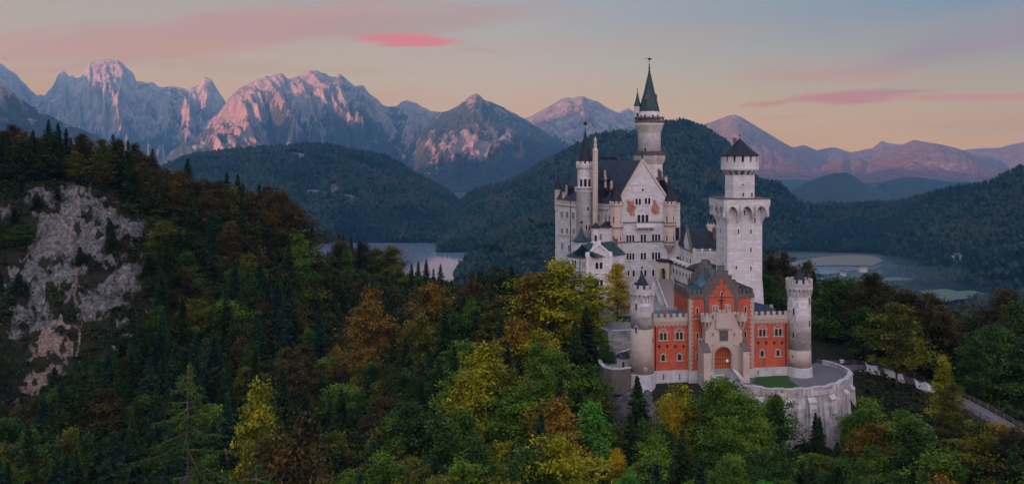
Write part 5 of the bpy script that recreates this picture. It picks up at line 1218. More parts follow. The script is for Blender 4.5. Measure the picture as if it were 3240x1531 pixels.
    b.lathe(cx, cy, [(r*1.10, zz(594)), (r*1.22, zz(593.8)), (r*1.22, zz(592.5)), (r*1.10, zz(592.3))], 24); b.build('balustrade', M['whitetrim'], st)
    b = MB(); b.merlons(cx, cy, r2*1.17, r2*1.0, zz(519)+.003, zz(511), 12, 0.55); b.build('battlement', M['whitetrim'], us)
    cone_roof(us, cx, cy, r2*0.98, zz(516), zz(409), 'black', 14, 0.08, finial=4.2)
    for (x, y0, y1) in ((-13,566,590),(0,565,590),(13,566,590)): round_window(us, cx, cy, r2, -math.pi/2-math.atan2(cx,cy)+math.asin(x/26), 1.0, zz(y1), zz(y0), 'whitetrim', True, hole='glass')
    for (x, y0, y1) in ((9,652,665),): round_window(st, cx, cy, r, -math.pi/2-math.atan2(cx,cy)+math.asin(x/29), 0.7, zz(y1), zz(y0), 'whitetrim')
    for x in (4, 12): round_window(st, cx, cy, r, -math.pi/2-math.atan2(cx,cy)+math.asin(x/29), 0.65, zz(725), zz(708), 'whitetrim', True)
    # tall slender chimney turret right of it
    cx, cy = XY(1883.5, 305); s = 305/FOC; zz = lambda py: Zp(py, 305)
    b = MB(); b.lathe(cx, cy, [(8.8*s,-40),(8.8*s,zz(548)),(10*s,zz(545)),(8.6*s,zz(543)),(8.6*s,zz(480)),(10*s,zz(475)),(8*s,zz(472)),(5*s,zz(470)),(5*s,zz(462)),(6.5*s,zz(460)),(4.4*s,zz(457)),(4.4*s,zz(445)),(6*s,zz(443)),(2*s,zz(438)),(0.05,zz(432))], 8, math.pi/8); b.build('ornate_chimney', M['warm'], t)
    # --- great round tower
    Y = 322.0; cx, cy = XY(2054.5, Y); s = Y/FOC; zz = lambda py: Zp(py, Y)
    b = MB(); b.lathe(cx, cy, [(44*s,-20),(44*s,zz(519)),(45*s,zz(516)),(52*s,zz(498)),(53*s,zz(496)),(53*s,zz(492)),(20*s,zz(492))], 8, math.pi/8-math.atan2(cx,cy)); gt = b.build('great_tower', M['white'], t)
    b = MB(); b.corbels(cx, cy, 44*s, 51*s, zz(517), zz(499), 24, 0.45); b.build('corbel', M['warm'], gt)
    b = MB(); b.lathe(cx, cy, [(53*s,zz(492)),(53.5*s,zz(491.5)),(53*s,zz(491))], 16)
    for i in range(40): a = 2*math.pi*i/40; b.tube((cx+51.5*s*math.cos(a), cy+51.5*s*math.sin(a), zz(492)), (cx+51.5*s*math.cos(a), cy+51.5*s*math.sin(a), zz(481)), 0.09, seg=4)
    b.lathe(cx, cy, [(50.5*s,zz(481)),(53*s,zz(480.8)),(53*s,zz(479)),(50.5*s,zz(478.8))], 24); b.lathe(cx, cy, [(51.2*s,zz(491)),(51.2*s,zz(482))], 24); b.build('balustrade', M['brown'], gt)
    b = MB(); b.lathe(cx, cy, [(36*s,zz(492)),(35.6*s,zz(422)),(36*s,zz(420)),(44*s,zz(398)),(46.3*s,zz(394)),(46.3*s,zz(391)),(20*s,zz(391))], 32); up = b.build('upper_shaft', M['white'], gt)
    for p in up.data.polygons: p.use_smooth = len(p.vertices) == 4
    b = MB(); b.corbels(cx, cy, 35.5*s, 45*s, zz(421), zz(396), 26, 0.42); b.build('corbel', M['warm'], up)
    b = MB()
    for i in range(34): a = 2*math.pi*i/34; b.tube((cx+45*s*math.cos(a), cy+45*s*math.sin(a), zz(391)), (cx+45*s*math.cos(a), cy+45*s*math.sin(a), zz(376)), 0.14, seg=4)
    b.lathe(cx, cy, [(44*s,zz(376)),(46.4*s,zz(375.7)),(46.4*s,zz(373.5)),(44*s,zz(373))], 28); b.lathe(cx, cy, [(45*s,zz(391)),(45*s,zz(383))], 28)
    b.merlons(cx, cy, 46.4*s, 44.4*s, zz(373.4), zz(370.5), 17, 0.45); b.build('balustrade', M['brown'], up)
    b = MB(); b.lathe(cx, cy, [(32*s,zz(391)),(31.8*s,zz(352))], 24); bd = b.build('belvedere', M['white'], up)
    for p in bd.data.polygons: p.use_smooth = len(p.vertices) == 4
    b = MB(); b.lathe(cx, cy, [(33*s,zz(353)),(33.4*s,zz(352.5)),(29*s,zz(336)),(24*s,zz(315)),(18.6*s,zz(296)),(17.8*s,zz(295)),(13.5*s,zz(275)),(8.0*s,zz(250)),(3.6*s,zz(231)),(3*s,zz(230)),(4*s,zz(227)),(1.8*s,zz(222)),(3*s,zz(216)),(1.2*s,zz(210)),(2*s,zz(206)),(0.6*s,zz(200)),(0.4*s,zz(176))], 12); rf = b.build('roof', M['copper'], bd)
    v3 = lambda x, y: (XY(x, Y)[0], Y, zz(y))
    b = MB(); b.tube(v3(2041,187), v3(2060,187), 0.06); b.add([v3(2050,184),v3(2062,185.5),v3(2062,188),v3(2057,192),v3(2050,190)]+[(x, y+0.12, z) for x, y, z in (v3(2050,184),v3(2062,185.5),v3(2062,188),v3(2057,192),v3(2050,190))], [(0,1,2,3,4),(9,8,7,6,5),(0,5,6,1),(1,6,7,2),(2,7,8,3),(3,8,9,4),(4,9,5,0)])
    b.tube(v3(2041,187), v3(2044,185), 0.06); b.build('weather_vane', M['iron'], rf)
    for x, y0, y1 in ((2045,302,318),(2075,300,315)):
        z = zz(y1); a = x-2054.5; Fd = Fr((cx+a*s-0.8, cy-22*s), (cx+a*s+0.8, cy-22*s)) if a < 0 else Fr((cx+a*s-1.2, cy-10*s), (cx+a*s+0.3, cy-10*s))
        b = MB(); b.box(Fd, 0, 1.5, -2, 0, z, z+1.5); b.prism(Fd, [(-0.1,z+1.5),(1.6,z+1.5),(0.75,z+2.1)], -2, 0.1); b.build('dormer', M['brown'], rf)
    for x in (-26, -13, 11, 26): round_window(bd, cx, cy, 31.9*s, -math.pi/2-math.atan2(cx,cy)+math.asin(x/33), 0.8, zz(378), zz(364), 'whitetrim', True)
    for x, y0, y1 in ((-13, 482, 468),): round_window(up, cx, cy, 35.8*s, -math.pi/2-math.atan2(cx,cy)+math.asin(x/37), 0.9, zz(y0), zz(y1), 'whitetrim', True)
    for x, y0, y1 in ((13,537,522),): round_window(gt, cx, cy, 41.5*s, -math.pi/2-math.atan2(cx,cy)+math.asin(x/44), 0.9, zz(y0), zz(y1), 'whitetrim', True)
    # side turret of the great tower
    c2, d2 = XY(2017, Y+0.5); b = MB(); b.lathe(c2, d2, [(3*s,zz(402)),(9.5*s,zz(392)),(9.5*s,zz(337)),(10.3*s,zz(335))], 12); sx = b.build('side_turret', M['white'], up)
    cone_roof(sx, c2, d2, 11.8*s, zz(335), zz(287), 'copper', 12, 0.15, finial=1.2)
    round_window(sx, c2, d2, 9.4*s, -math.pi/2-math.atan2(cx,cy), 0.8, zz(370), zz(357), 'whitetrim', True)
    # dark dragon-shaped waterspout on the right turret
    b = MB(); q = lambda x, y: P3(x, y, Yr-1.5)
    for p0, p1, a, c in ((q(2146,628),q(2158,638),.45,.35),(q(2158,638),q(2170,643),.35,.28),(q(2170,643),q(2177,641),.28,.34),(q(2170,643),q(2175,652),.16,.05),(q(2158,650),q(2166,642),.10,.2),(q(2152,662),q(2160,648),.10,.14),(q(2152,662),q(2156,668),.12,.03)): b.tube(p0, p1, a, c, 6)
    b.build('dragon_spout', M['iron'], t)
    for px_, s_ in ((2085,4),(2090,6)): p = P3(px_, 560, Yr+8); chimney(t, p[0], p[1], -18, Zp(540+(px_-2085), Yr+8), 0.8, 'brown', 2)
    p = P3(2107, 560, Yr+4); chimney(t, p[0], p[1], -20, Zp(562, Yr+4), 0.7, 'warm', 1)
    b = MB(); p = P3(2081, 565, Yr+9); b.box(Fr((p[0]-1.5,p[1]),(p[0]+4,p[1])), 0, 5.5, -3, 0, -22, Zp(562,Yr+9)); b.build('roof_storey', M['brown'], t)
    # round projecting bay between stair tower and front (with low black roof)
    cx, cy = XY(1885, 298); s = 298/FOC; zz = lambda py: Zp(py, 298)
    b = MB(); b.lathe(cx, cy, [(15*s,-52),(15*s,zz(720))], 8, math.pi/8); ob = b.build('bay', M['white'], t); cone_roof(ob, cx, cy, 17*s, zz(720), zz(703), 'black', 8, finial=0.5)
    Fz = Fr(XY(1898, 297), XY(1932, 295)); b = MB(); b.box(Fz, 0, Fz.len, -6, 0, -52, Zp(720,296)); b.build('wall', M['white'], t)
    b = MB(); z = Zp(720,296); b.add([Fz.p(-0.5,0.5,z),Fz.p(Fz.len,0.5,z),Fz.p(Fz.len,-6,z+1.6),Fz.p(-0.5,-6,z+1.6),Fz.p(-0.5,-6,z),Fz.p(Fz.len,-6,z)],[(0,1,2,3),(0,3,4),(1,5,2),(4,3,2,5),(0,4,5,1)]); b.build('roof', M['black'], t)
    round_window(ob, *XY(1885,298), 14.4*s, -math.pi/2-0.1, 0.9, zz(762), zz(742), 'whitetrim', True)
    arch_window(t, Fz, 1893+7, 740, 1893+11, 760, 1)
palace()

# ================================================================== BOWER (white house with gabled bay, left in front of the palace)
def bower():
    Y0 = 262.0; a = XY(1855.5, Y0); th = math.radians(6)
    F = Fr(a, (a[0]+math.cos(th)*9, a[1]+math.sin(th)*9)); W = F.pix(1934.5, 850)[0]; F = Fr(a, F.p(W,0,0)[:2]); zb = -56
    t = empty('bower', (*F.p(W/2,-5,0)[:2], -50.0), 'white side house with gabled bay and dark green roof, left before the palace', 'house')
    _, ze = F.pix(1895, 803); _, za = F.pix(1895, 770)
    # gabled bay
    b = MB(); b.prism(F, [(0,zb),(W,zb),(W,ze),(W/2,za),(0,ze)], -9, 0); b.build('bay', M['white'], t)
    b = MB(); b.prism(F, [(-0.3,ze-0.1),(W/2,za+0.1),(W/2,za-0.5),(-0.3,ze-0.7)][::-1], -0.6, 0.3); b.prism(F, [(W+0.3,ze-0.1),(W/2,za+0.1),(W/2,za-0.5),(W+0.3,ze-0.7)], -0.6, 0.3)
    for u in (-0.2, W-0.9): b.box(F, u, u+1.1, -0.9, 0.32, ze-0.9, ze+0.5)
    b.box(F, W/2-0.5, W/2+0.5, -0.9, 0.32, za-0.3, za+0.7)
    b.build('gable_coping', M['whitetrim'], t)
    b = MB(); b.add([F.p(0,-0.6,ze-0.1),F.p(W/2,-0.6,za),F.p(W,-0.6,ze-0.1),F.p(0,-11,ze-0.1),F.p(W/2,-11,za),F.p(W,-11,ze-0.1)], [(0,1,4,3),(1,2,5,4),(0,2,1),(3,4,5),(0,3,5,2)]); b.build('roof', M['copper'], t)
    b = MB()
    for i in range(9):
        tt = (i+0.5)/9; u = 1.2+(W-2.4)*tt; zt = ze+(za-ze)*(1-abs(2*tt-1))-1.1; b.box(F, u-0.16, u+0.16, 0, 0.1, zt-0.5, zt)
    b.box(F, 0, W, 0, 0.2, F.pix(1895,864)[1]-0.15, F.pix(1895,864)[1]+0.15); b.box(F, 0, W, 0, 0.2, F.pix(1895,857)[1]-0.1, F.pix(1895,857)[1]+0.1); b.box(F, 0, W, 0, 0.2, F.pix(1895,912)[1]-0.15, F.pix(1895,912)[1]+0.15)
    for u in (0.0, W-0.5): b.box(F, u, u+0.5, 0, 0.14, zb, ze-0.9)
    b.build('string_course', M['whitetrim'], t)
    arch_window(t, F, 1882, 829, 1908, 851, 2, 'whitetrim', True, fw=0.25); arch_window(t, F, 1885, 884, 1909, 905, 2, 'whitetrim', True, fw=0.25); arch_window(t, F, 1896, 938, 1908, 960, 1, 'whitetrim', True, fw=0.25)
    # left part, set back, with hipped roof
    F2 = Fr(XY(1797, 268), F.p(0.01,-1.5,0)[:2]); L = F2.len; z2 = Zp(812, 266)
    b = MB(); b.box(F2, 0, L+1, -11, 0, zb, z2); b.build('wall', M['white'], t)
    b = MB(); b.box(F2, -0.3, L, -11.2, 0.3, z2-0.3, z2+0.05); b.box(F2, 0, L, 0, 0.18, F2.pix(1820,858)[1]-0.12, F2.pix(1820,858)[1]+0.12); b.build('cornice', M['brown'], t)
    zr = Zp(767, 270); b = MB(); b.add([F2.p(-0.5,0.4,z2),F2.p(L+0.5,0.4,z2),F2.p(L+0.5,-11.3,z2),F2.p(-0.5,-11.3,z2),F2.p(3.9,-5.5,zr),F2.p(L+0.5,-5.5,zr)], [(0,1,5,4),(1,2,5),(2,3,4,5),(3,0,4),(3,2,1,0)]); b.build('roof', M['copper'], t)
    arch_window(t, F2, 1810, 822, 1825, 842, 2, 'whitetrim', False, fw=0.25); arch_window(t, F2, 1843, 826, 1851, 850, 2, 'whitetrim', False, fw=0.2); arch_window(t, F2, 1799, 822, 1803, 842, 1, 'whitetrim', fw=0.2)
    b = MB(); u = F2.pix(1836,850)[0]; b.tube(F2.p(u,0.15,z2-0.3), F2.p(u,0.15,-50), 0.1); b.build('downpipe', M['iron'], t)
    # right wing of the bower reaching the palace
    F3 = Fr(F.p(W-0.01,-2.2,0)[:2], XY(1976, 270)); L3 = F3.len; z3 = Zp(806, 267); zr3 = Zp(764, 272)
    b = MB(); b.box(F3, 0, L3, -9, 0, zb, z3); b.build('wall', M['white'], t)
    b = MB(); b.box(F3, -0.2, L3+0.3, -9.2, 0.3, z3-0.3, z3+0.05); b.box(F3, 0, L3, 0, 0.2, F3.pix(1955,850)[1]-0.15, F3.pix(1955,850)[1]+0.15); b.build('cornice', M['brown'], t)
    b = MB(); b.add([F3.p(-6.5,0.5,z3),F3.p(L3,0.5,z3),F3.p(L3,-9.3,z3),F3.p(-6.5,-9.3,z3),F3.p(-7.5,-4.8,zr3),F3.p(L3,-4.8,zr3)], [(0,1,5,4),(1,2,5),(2,3,4,5),(3,0,4),(3,2,1,0)]); b.build('roof', M['copper'], t)
    chimney(t, *F3.p(L3-1.0, -2.5, 0)[:2], z3, Zp(758, 269), 0.9, 'brown', 0)
    # stair turret with concave copper roof
    Y = 279.0; cx, cy = XY(1840, Y); s = Y/FOC; b = MB(); b.lathe(cx, cy, [(26*s,-50),(26*s,Zp(761,Y))], 8, math.pi/8); tt = b.build('turret', M['white'], t)
    cone_roof(tt, cx, cy, 33*s, Zp(761,Y), Zp(717,Y), 'copper', 8, 0.55, finial=2.8)
bower()

# ================================================================== KNIGHTS' HOUSE and arcaded gallery
def knights():
    # arcaded gallery wall descending in the picture from the palace portal towards the gatehouse
    F = Fr(XY(2117, 292), XY(2223, 262)); t = empty('gallery_wing', (*F.p(F.len/2,-3,0)[:2], -48.0), 'low white gallery wing with a row of arched windows behind the stairs', 'building')
    _, z1 = F.pix(2117, 829); L = F.len+4
    b = MB(); b.box(F, 0, L, -5, 0, -56, z1); b.build('wall', M['white'], t)
    b = MB(); b.box(F, -0.2, L+0.2, -5.2, 0.4, z1, z1+0.25); b.box(F, 0, L, 0, 0.25, F.pix(2117,878)[1]-0.15, F.pix(2117,878)[1]+0.15); b.build('cornice', M['brown'], t)
    b = MB(); b.add([F.p(-0.3,0.5,z1+0.25),F.p(L,0.5,z1+0.25),F.p(L,-5.2,z1+2.6),F.p(-0.3,-5.2,z1+2.6),F.p(-0.3,-5.2,z1+.25),F.p(L,-5.2,z1+.25)],[(0,1,2,3),(0,3,4),(1,5,2),(4,3,2,5),(0,4,5,1)]); b.build('roof', M['black'], t)
    n = 11; 
    for i in range(n):
        x = 2122.5+i*10.0; y = 840+i*3.9-i*i*0.02
        arch_window(t, F, x-2.2, y+4, x+2.2, y+19, 1, 'whitetrim', True, fw=0.16, sill=False)
    for i in range(5):
        u = 1.5+i*3.6; b = MB(); Fd = F.off(u, 0.2, 1.3); b.box(Fd, 0, 1.1, -2, 0, z1+0.3, z1+1.0); b.prism(Fd, [(-0.1,z1+1.0),(1.2,z1+1.0),(0.55,z1+1.6)], -2, 0.1); b.build('dormer', M['whitetrim'], t)
    # knights' house: gable to the left, roof running to the square tower
    Y = 283.0; F = Fr(XY(2148, 291), XY(2192, 271)); L = F.len
    t = empty('knights_house', (*F.p(L/2,-5,0)[:2], -48.0), 'white gabled house with dark hipped roof between palace and square tower', 'house')
    _, ze = F.pix(2158, 781); _, za = F.pix(2176, 722)
    b = MB(); b.box(F, 0, L, -9, 0, -54, ze); b.build('wall', M['white'], t)
    ug, _ = F.pix(2159, 780); uh, _ = F.pix(2191, 780); um = F.pix(2173, 730)[0]; uh = 2*um-ug if 2*um-ug < L else L
    b = MB(); b.prism(F, [(ug,ze),(uh,ze),(um,za)], -0.5, 0.05); b.build('gable', M['white'], t)
    b = MB(); b.prism(F, [(ug-0.3,ze),(um,za+0.3),(um,za-0.3),(ug-0.3,ze-0.6)][::-1], -0.5, 0.3); b.prism(F, [(uh+0.3,ze),(um,za+0.3),(um,za-0.3),(uh+0.3,ze-0.6)], -0.5, 0.3); b.box(F, um-0.35, um+0.35, -0.5, 0.35, za, za+0.9); b.box(F, 0, L, 0, 0.25, ze-0.2, ze+0.1); b.build('gable_coping', M['brown'], t)
    for x in (2154, 2164, 2174.5, 2186): 
        y = 805+(x-2154)*0.35; arch_window(t, F, x-1.7, y, x+1.7, y+17, 1, 'whitetrim', fw=0.2)
    arch_window(t, F, 2172, 757, 2175.5, 770, 1, 'whitetrim', fw=0.15)
    # roof towards the right (picture: 2172..2272, 718..790)
    b = MB(); q = lambda px, py, Y_: P3(px, py, Y_)
    A_ = (*F.p(um,-0.3,0)[:2], za-0.1); B_ = q(2258,716,290); C_ = q(2276,793,272); D_ = (*F.p(uh,-0.3,0)[:2], ze); E_ = (B_[0]+9, B_[1]+7, C_[2]); G_ = (A_[0]-1, A_[1]+12, C_[2])
    b.add([A_,B_,C_,D_,E_,G_], [(0,3,2,1),(1,2,4),(0,1,4,5),(0,5,3)]); b.build('roof', M['black'], t)
    F4 = Fr(D_[:2], C_[:2]); b = MB(); b.box(F4, 0, F4.len, -8, -0.3, -54, C_[2]+0.3); b.build('wall', M['white'], t)
    b = MB(); b.box(F4, -0.2, F4.len+0.2, -0.4, 0.25, F4.pix(2230,795)[1]-0.5, F4.pix(2230,795)[1]); 
    for i in range(4): c = F4.p(0.6+i*F4.len/3.4, 0.0, 0); b.lathe(c[0], c[1], [(0.3,Zp(795,272)),(0.45,Zp(795,272)+0.4),(0.1,Zp(795,272)+0.9)], 8)
    b.build('cornice', M['whitetrim'], t)
    c = P3(2249, 705, 286); chimney(t, c[0], c[1], -36, Zp(712, 286), 2.6, 'warm', 3); c = P3(2263, 740, 280); chimney(t, c[0], c[1], -40, Zp(722, 280), 1.5, 'brown', 2)
    # hipped bay roof low in front
    b = MB(); A_ = q(2243,822,266); b.add([q(2207,853,264), q(2262,856,262), (q(2262,856,262)[0]+1,272,q(2262,856,262)[2]), (q(2207,853,264)[0]-1,273,q(2207,853,264)[2]), A_], [(0,1,4),(1,2,4),(2,3,4),(3,0,4),(3,2,1,0)]); b.build('roof', M['slate'], t)
    F5 = Fr(q(2209,853,264.3)[:2], q(2260,856,262.3)[:2]); b = MB(); b.box(F5, 0, F5.len, -7, 0, -54, q(2209,853,264)[2]); b.build('wall', M['white'], t)
    chimney(t, *XY(2247,263), -40, Zp(841,263), 1.4, 'brown', 0)
knights()
def portal():
    F = Fr(XY(2080, 291), XY(2117, 288.5)); t = empty('stair_portal', (*F.p(F.len/2,-2,0)[:2], -48.0), 'warm stone portal with round arch at the top of the stairs', 'portal')
    z1 = Zp(828, 290); z0 = Zp(884, 290); L = F.len; d0 = F.pix(2090,880)[0]; d1 = F.pix(2105,880)[0]; zd = Zp(848,290)
    b = MB(); arc = arch_poly(d0, d1, z0, zd, 8); 
    b.box(F, 0, d0, -3, 0, z0, z1); b.box(F, d1, L, -3, 0, z0, z1)
    a = arc[2:]
    for i in range(len(a)-1): b.prism(F, [(a[i+1][0],a[i+1][1]),(a[i][0],a[i][1]),(a[i][0],z1),(a[i+1][0],z1)], -3, 0)
    b.box(F, 0, L, -3, 0.0, z0-8, z0-0.003); b.build('wall', M['warm'], t)
    b = MB(); b.prism(F, arc, -1.6, -1.4); b.build('door', M['wooddark'], t)
    b = MB(); b.box(F, -0.4, L+0.4, -3.2, 0.5, z1, z1+0.6); b.build('roof', M['black'], t)
    b = MB()
    for u in (d0-0.35, d1+0.35): c = F.p(u, 0.15, 0); b.lathe(c[0], c[1], [(0.16,z0),(0.13,z0+0.2),(0.13,zd-1.2),(0.22,zd-0.9)], 8)
    b.build('column', M['warm'], t) if False else None
    for u in (d0-0.35, d1+0.35): c = F.p(u, 0.15, 0); b = MB(); b.lathe(c[0], c[1], [(0.16,z0),(0.13,z0+0.2),(0.13,zd-1.2),(0.22,zd-0.9)], 8); b.build('column', M['warm'], t)
portal()
def stairs():
    # from the portal threshold down towards the viewer
    p0 = np.array(XY(2099, 288)); z0 = Zp(882, 288); p1 = np.array(XY(2142, 247)); z1 = -46.6
    d = p1-p0; L = np.linalg.norm(d); n = 40; U_ = d/L; F = Fr(p0, p1); w = 2.3
    t = empty('courtyard_stairs', (float(p1[0]), float(p1[1]), z1), 'long brown stone staircase rising from courtyard to palace portal', 'stairs')
    b = MB()
    for i in range(n):
        zt = z0+(z1-z0)*(i+0.5)/n; b.box(F, L*i/n, L*(i+1)/n, -w, w, z1-3, zt)
    b.build('steps', M['steps'], t)
    for s, nm in ((1, 'balustrade'), (-1, 'balustrade')):
        b = MB(); h = 1.1; q = [(0,-60+12),(L+1,-60+12),(L+1,z1+h),(0,z0+h)]; b.prism(F, q, s*w if s > 0 else -w-0.5, s*w+0.5 if s > 0 else -w); 
        b.box(F, L+0.8, L+1.8, (w-0.1 if s > 0 else -w-0.7), (w+0.7 if s > 0 else -w+0.1), z1-2, z1+1.5); o = b.build(nm, M['tower'], t)
    b = MB(); q = [(0,z0-2.5),(L*0.9,z1-3.2),(L*0.9,z1-3),(0,z1-3)]
    # left flank wall with two blind arches
    S_ = F.off(0, w+0.5, L); 
    b = MB(); b.prism(S_, [(0,-52),(L*0.75,-52),(L*0.75,z0+(z1-z0)*0.75-0.4),(0,z0-0.4)], 0.003, 1.2); b.build('flank_wall', M['tower'], t)
stairs()
# ================================================================== courts, terraces, walls, path
def slab(name, pts, z, mat, th=0.3, kind='structure'):
    b = MB(); b.extr([tuple(p) for p in pts], z-th, z); o = b.build(name, M[mat]); return tag(o, kind=kind)
slab('courtyard_paving', [XY(1790,252),XY(1905,222),XY(2042,222),XY(2230,222),XY(2262,250),XY(2262,300),XY(1900,300),XY(1800,290)], -46.55, 'paving', 0.5)
slab('lower_court_paving', [XY(2045,210),XY(2420,212),XY(2440,245),XY(2045,228)], -51.6, 'paving', 0.5)
# lawn round the tree in the court
b = MB(); c = XY(2000, 236); b.extr([(c[0]+5.2*math.cos(a), c[1]+3.4*math.sin(a)) for a in [i*math.pi/10 for i in range(20)]], -46.54, -46.2); tag(b.build('lawn', M['grass']), kind='structure')
# supporting wall of the upper court, left of the gatehouse
def wall_thing(label, name, pts, z0, z1, th, mat, cap=None, cat='wall', buttress=(), group=None, cren=0):
    a = pts[0]; t = empty(name, (a[0], a[1], z0), label, cat, group); b = MB(); c = MB()
    z1 = z1 if isinstance(z1, list) else [z1]*len(pts)
    for i in range(len(pts)-1):
        F = Fr(pts[i], pts[i+1]); b.prism(F, [(-0.05,z0),(F.len+0.05,z0),(F.len+0.05,z1[i+1]),(-0.05,z1[i])], -th, 0)
        c.prism(F, [(-0.1,z1[i]),(F.len+0.1,z1[i+1]),(F.len+0.1,z1[i+1]+0.22),(-0.1,z1[i]+0.22)], -th-0.12, 0.12)
    b.build('masonry', M[mat], t); c.build('coping', M[cap or 'plinth'], t)
    return t
wall_thing('pale stone wall below the upper courtyard, left of the gatehouse', 'court_wall', [XY(1880,226),XY(1925,219),XY(2060,221)], -56, -46.3, 0.8, 'retain')
wall_thing('stepped grey stone wall between courtyard wall and left round tower', 'terrace_wall', [XY(1900,214),XY(1950,210),XY(1998,212)], -57, [-50.2,-50.0,-49.2], 0.7, 'retain')
def lower_stairs():
    F = Fr(XY(1893, 214), XY(1918, 205)); L = F.len; t = empty('garden_stairs', (*F.p(0,0,0)[:2], -57.0), 'small grey outdoor stairs left of the left round tower', 'stairs')
    n = 16; b = MB()
    for i in range(n): b.box(F, L*i/n, L*(i+1)/n, -2.2, 0, -57.5, -49.5-(i+1)*0.28)
    b.build('steps', M['paving'], t); b = MB(); b.prism(F, [(0,-57.5),(L,-57.5),(L,-53.0),(0,-48.6)], 0.003, 0.35); b.build('side_wall', M['plinth'], t)
lower_stairs()
c = XY(1945, 203.5)
slab('terrace_paving', [XY(1895,209),XY(1903,201),XY(1925,198.6),XY(1960,198),XY(1995,199.5),XY(2000,211)], -50.9, 'paving', 0.5)
wall_thing('curved dark bastion wall left of the left round tower', 'bastion_wall', [XY(1892,210),XY(1896,203),XY(1910,199),XY(1935,197.4),XY(1965,197.2),XY(1996,198.6)], -56, [-50.3]*6, 0.6, 'brown')
def guard_hut():
    F = Fr(XY(1966, 201.5), XY(1994, 202.5)); t = empty('guard_hut', (*F.p(1,-1,0)[:2], -50.9), 'small stone hut with dark roof beside the left round tower', 'hut')
    b = MB(); b.box(F, 0, 2.05, -2, 0, -50.9, -48.9); b.build('wall', M['towerlow'], t); b = MB(); b.prism(F.side(0,2.0).off(-0.2,0,2.4), [(0,-48.9),(2.4,-48.9),(1.2,-47.6)], -2.3, 0.2); b.build('roof', M['slate'], t)
    b = MB(); b.prism(F, arch_poly(0.2,0.8,-50.9,-49.6), 0, 0.03); b.build('door', M['hole'], t)
guard_hut()
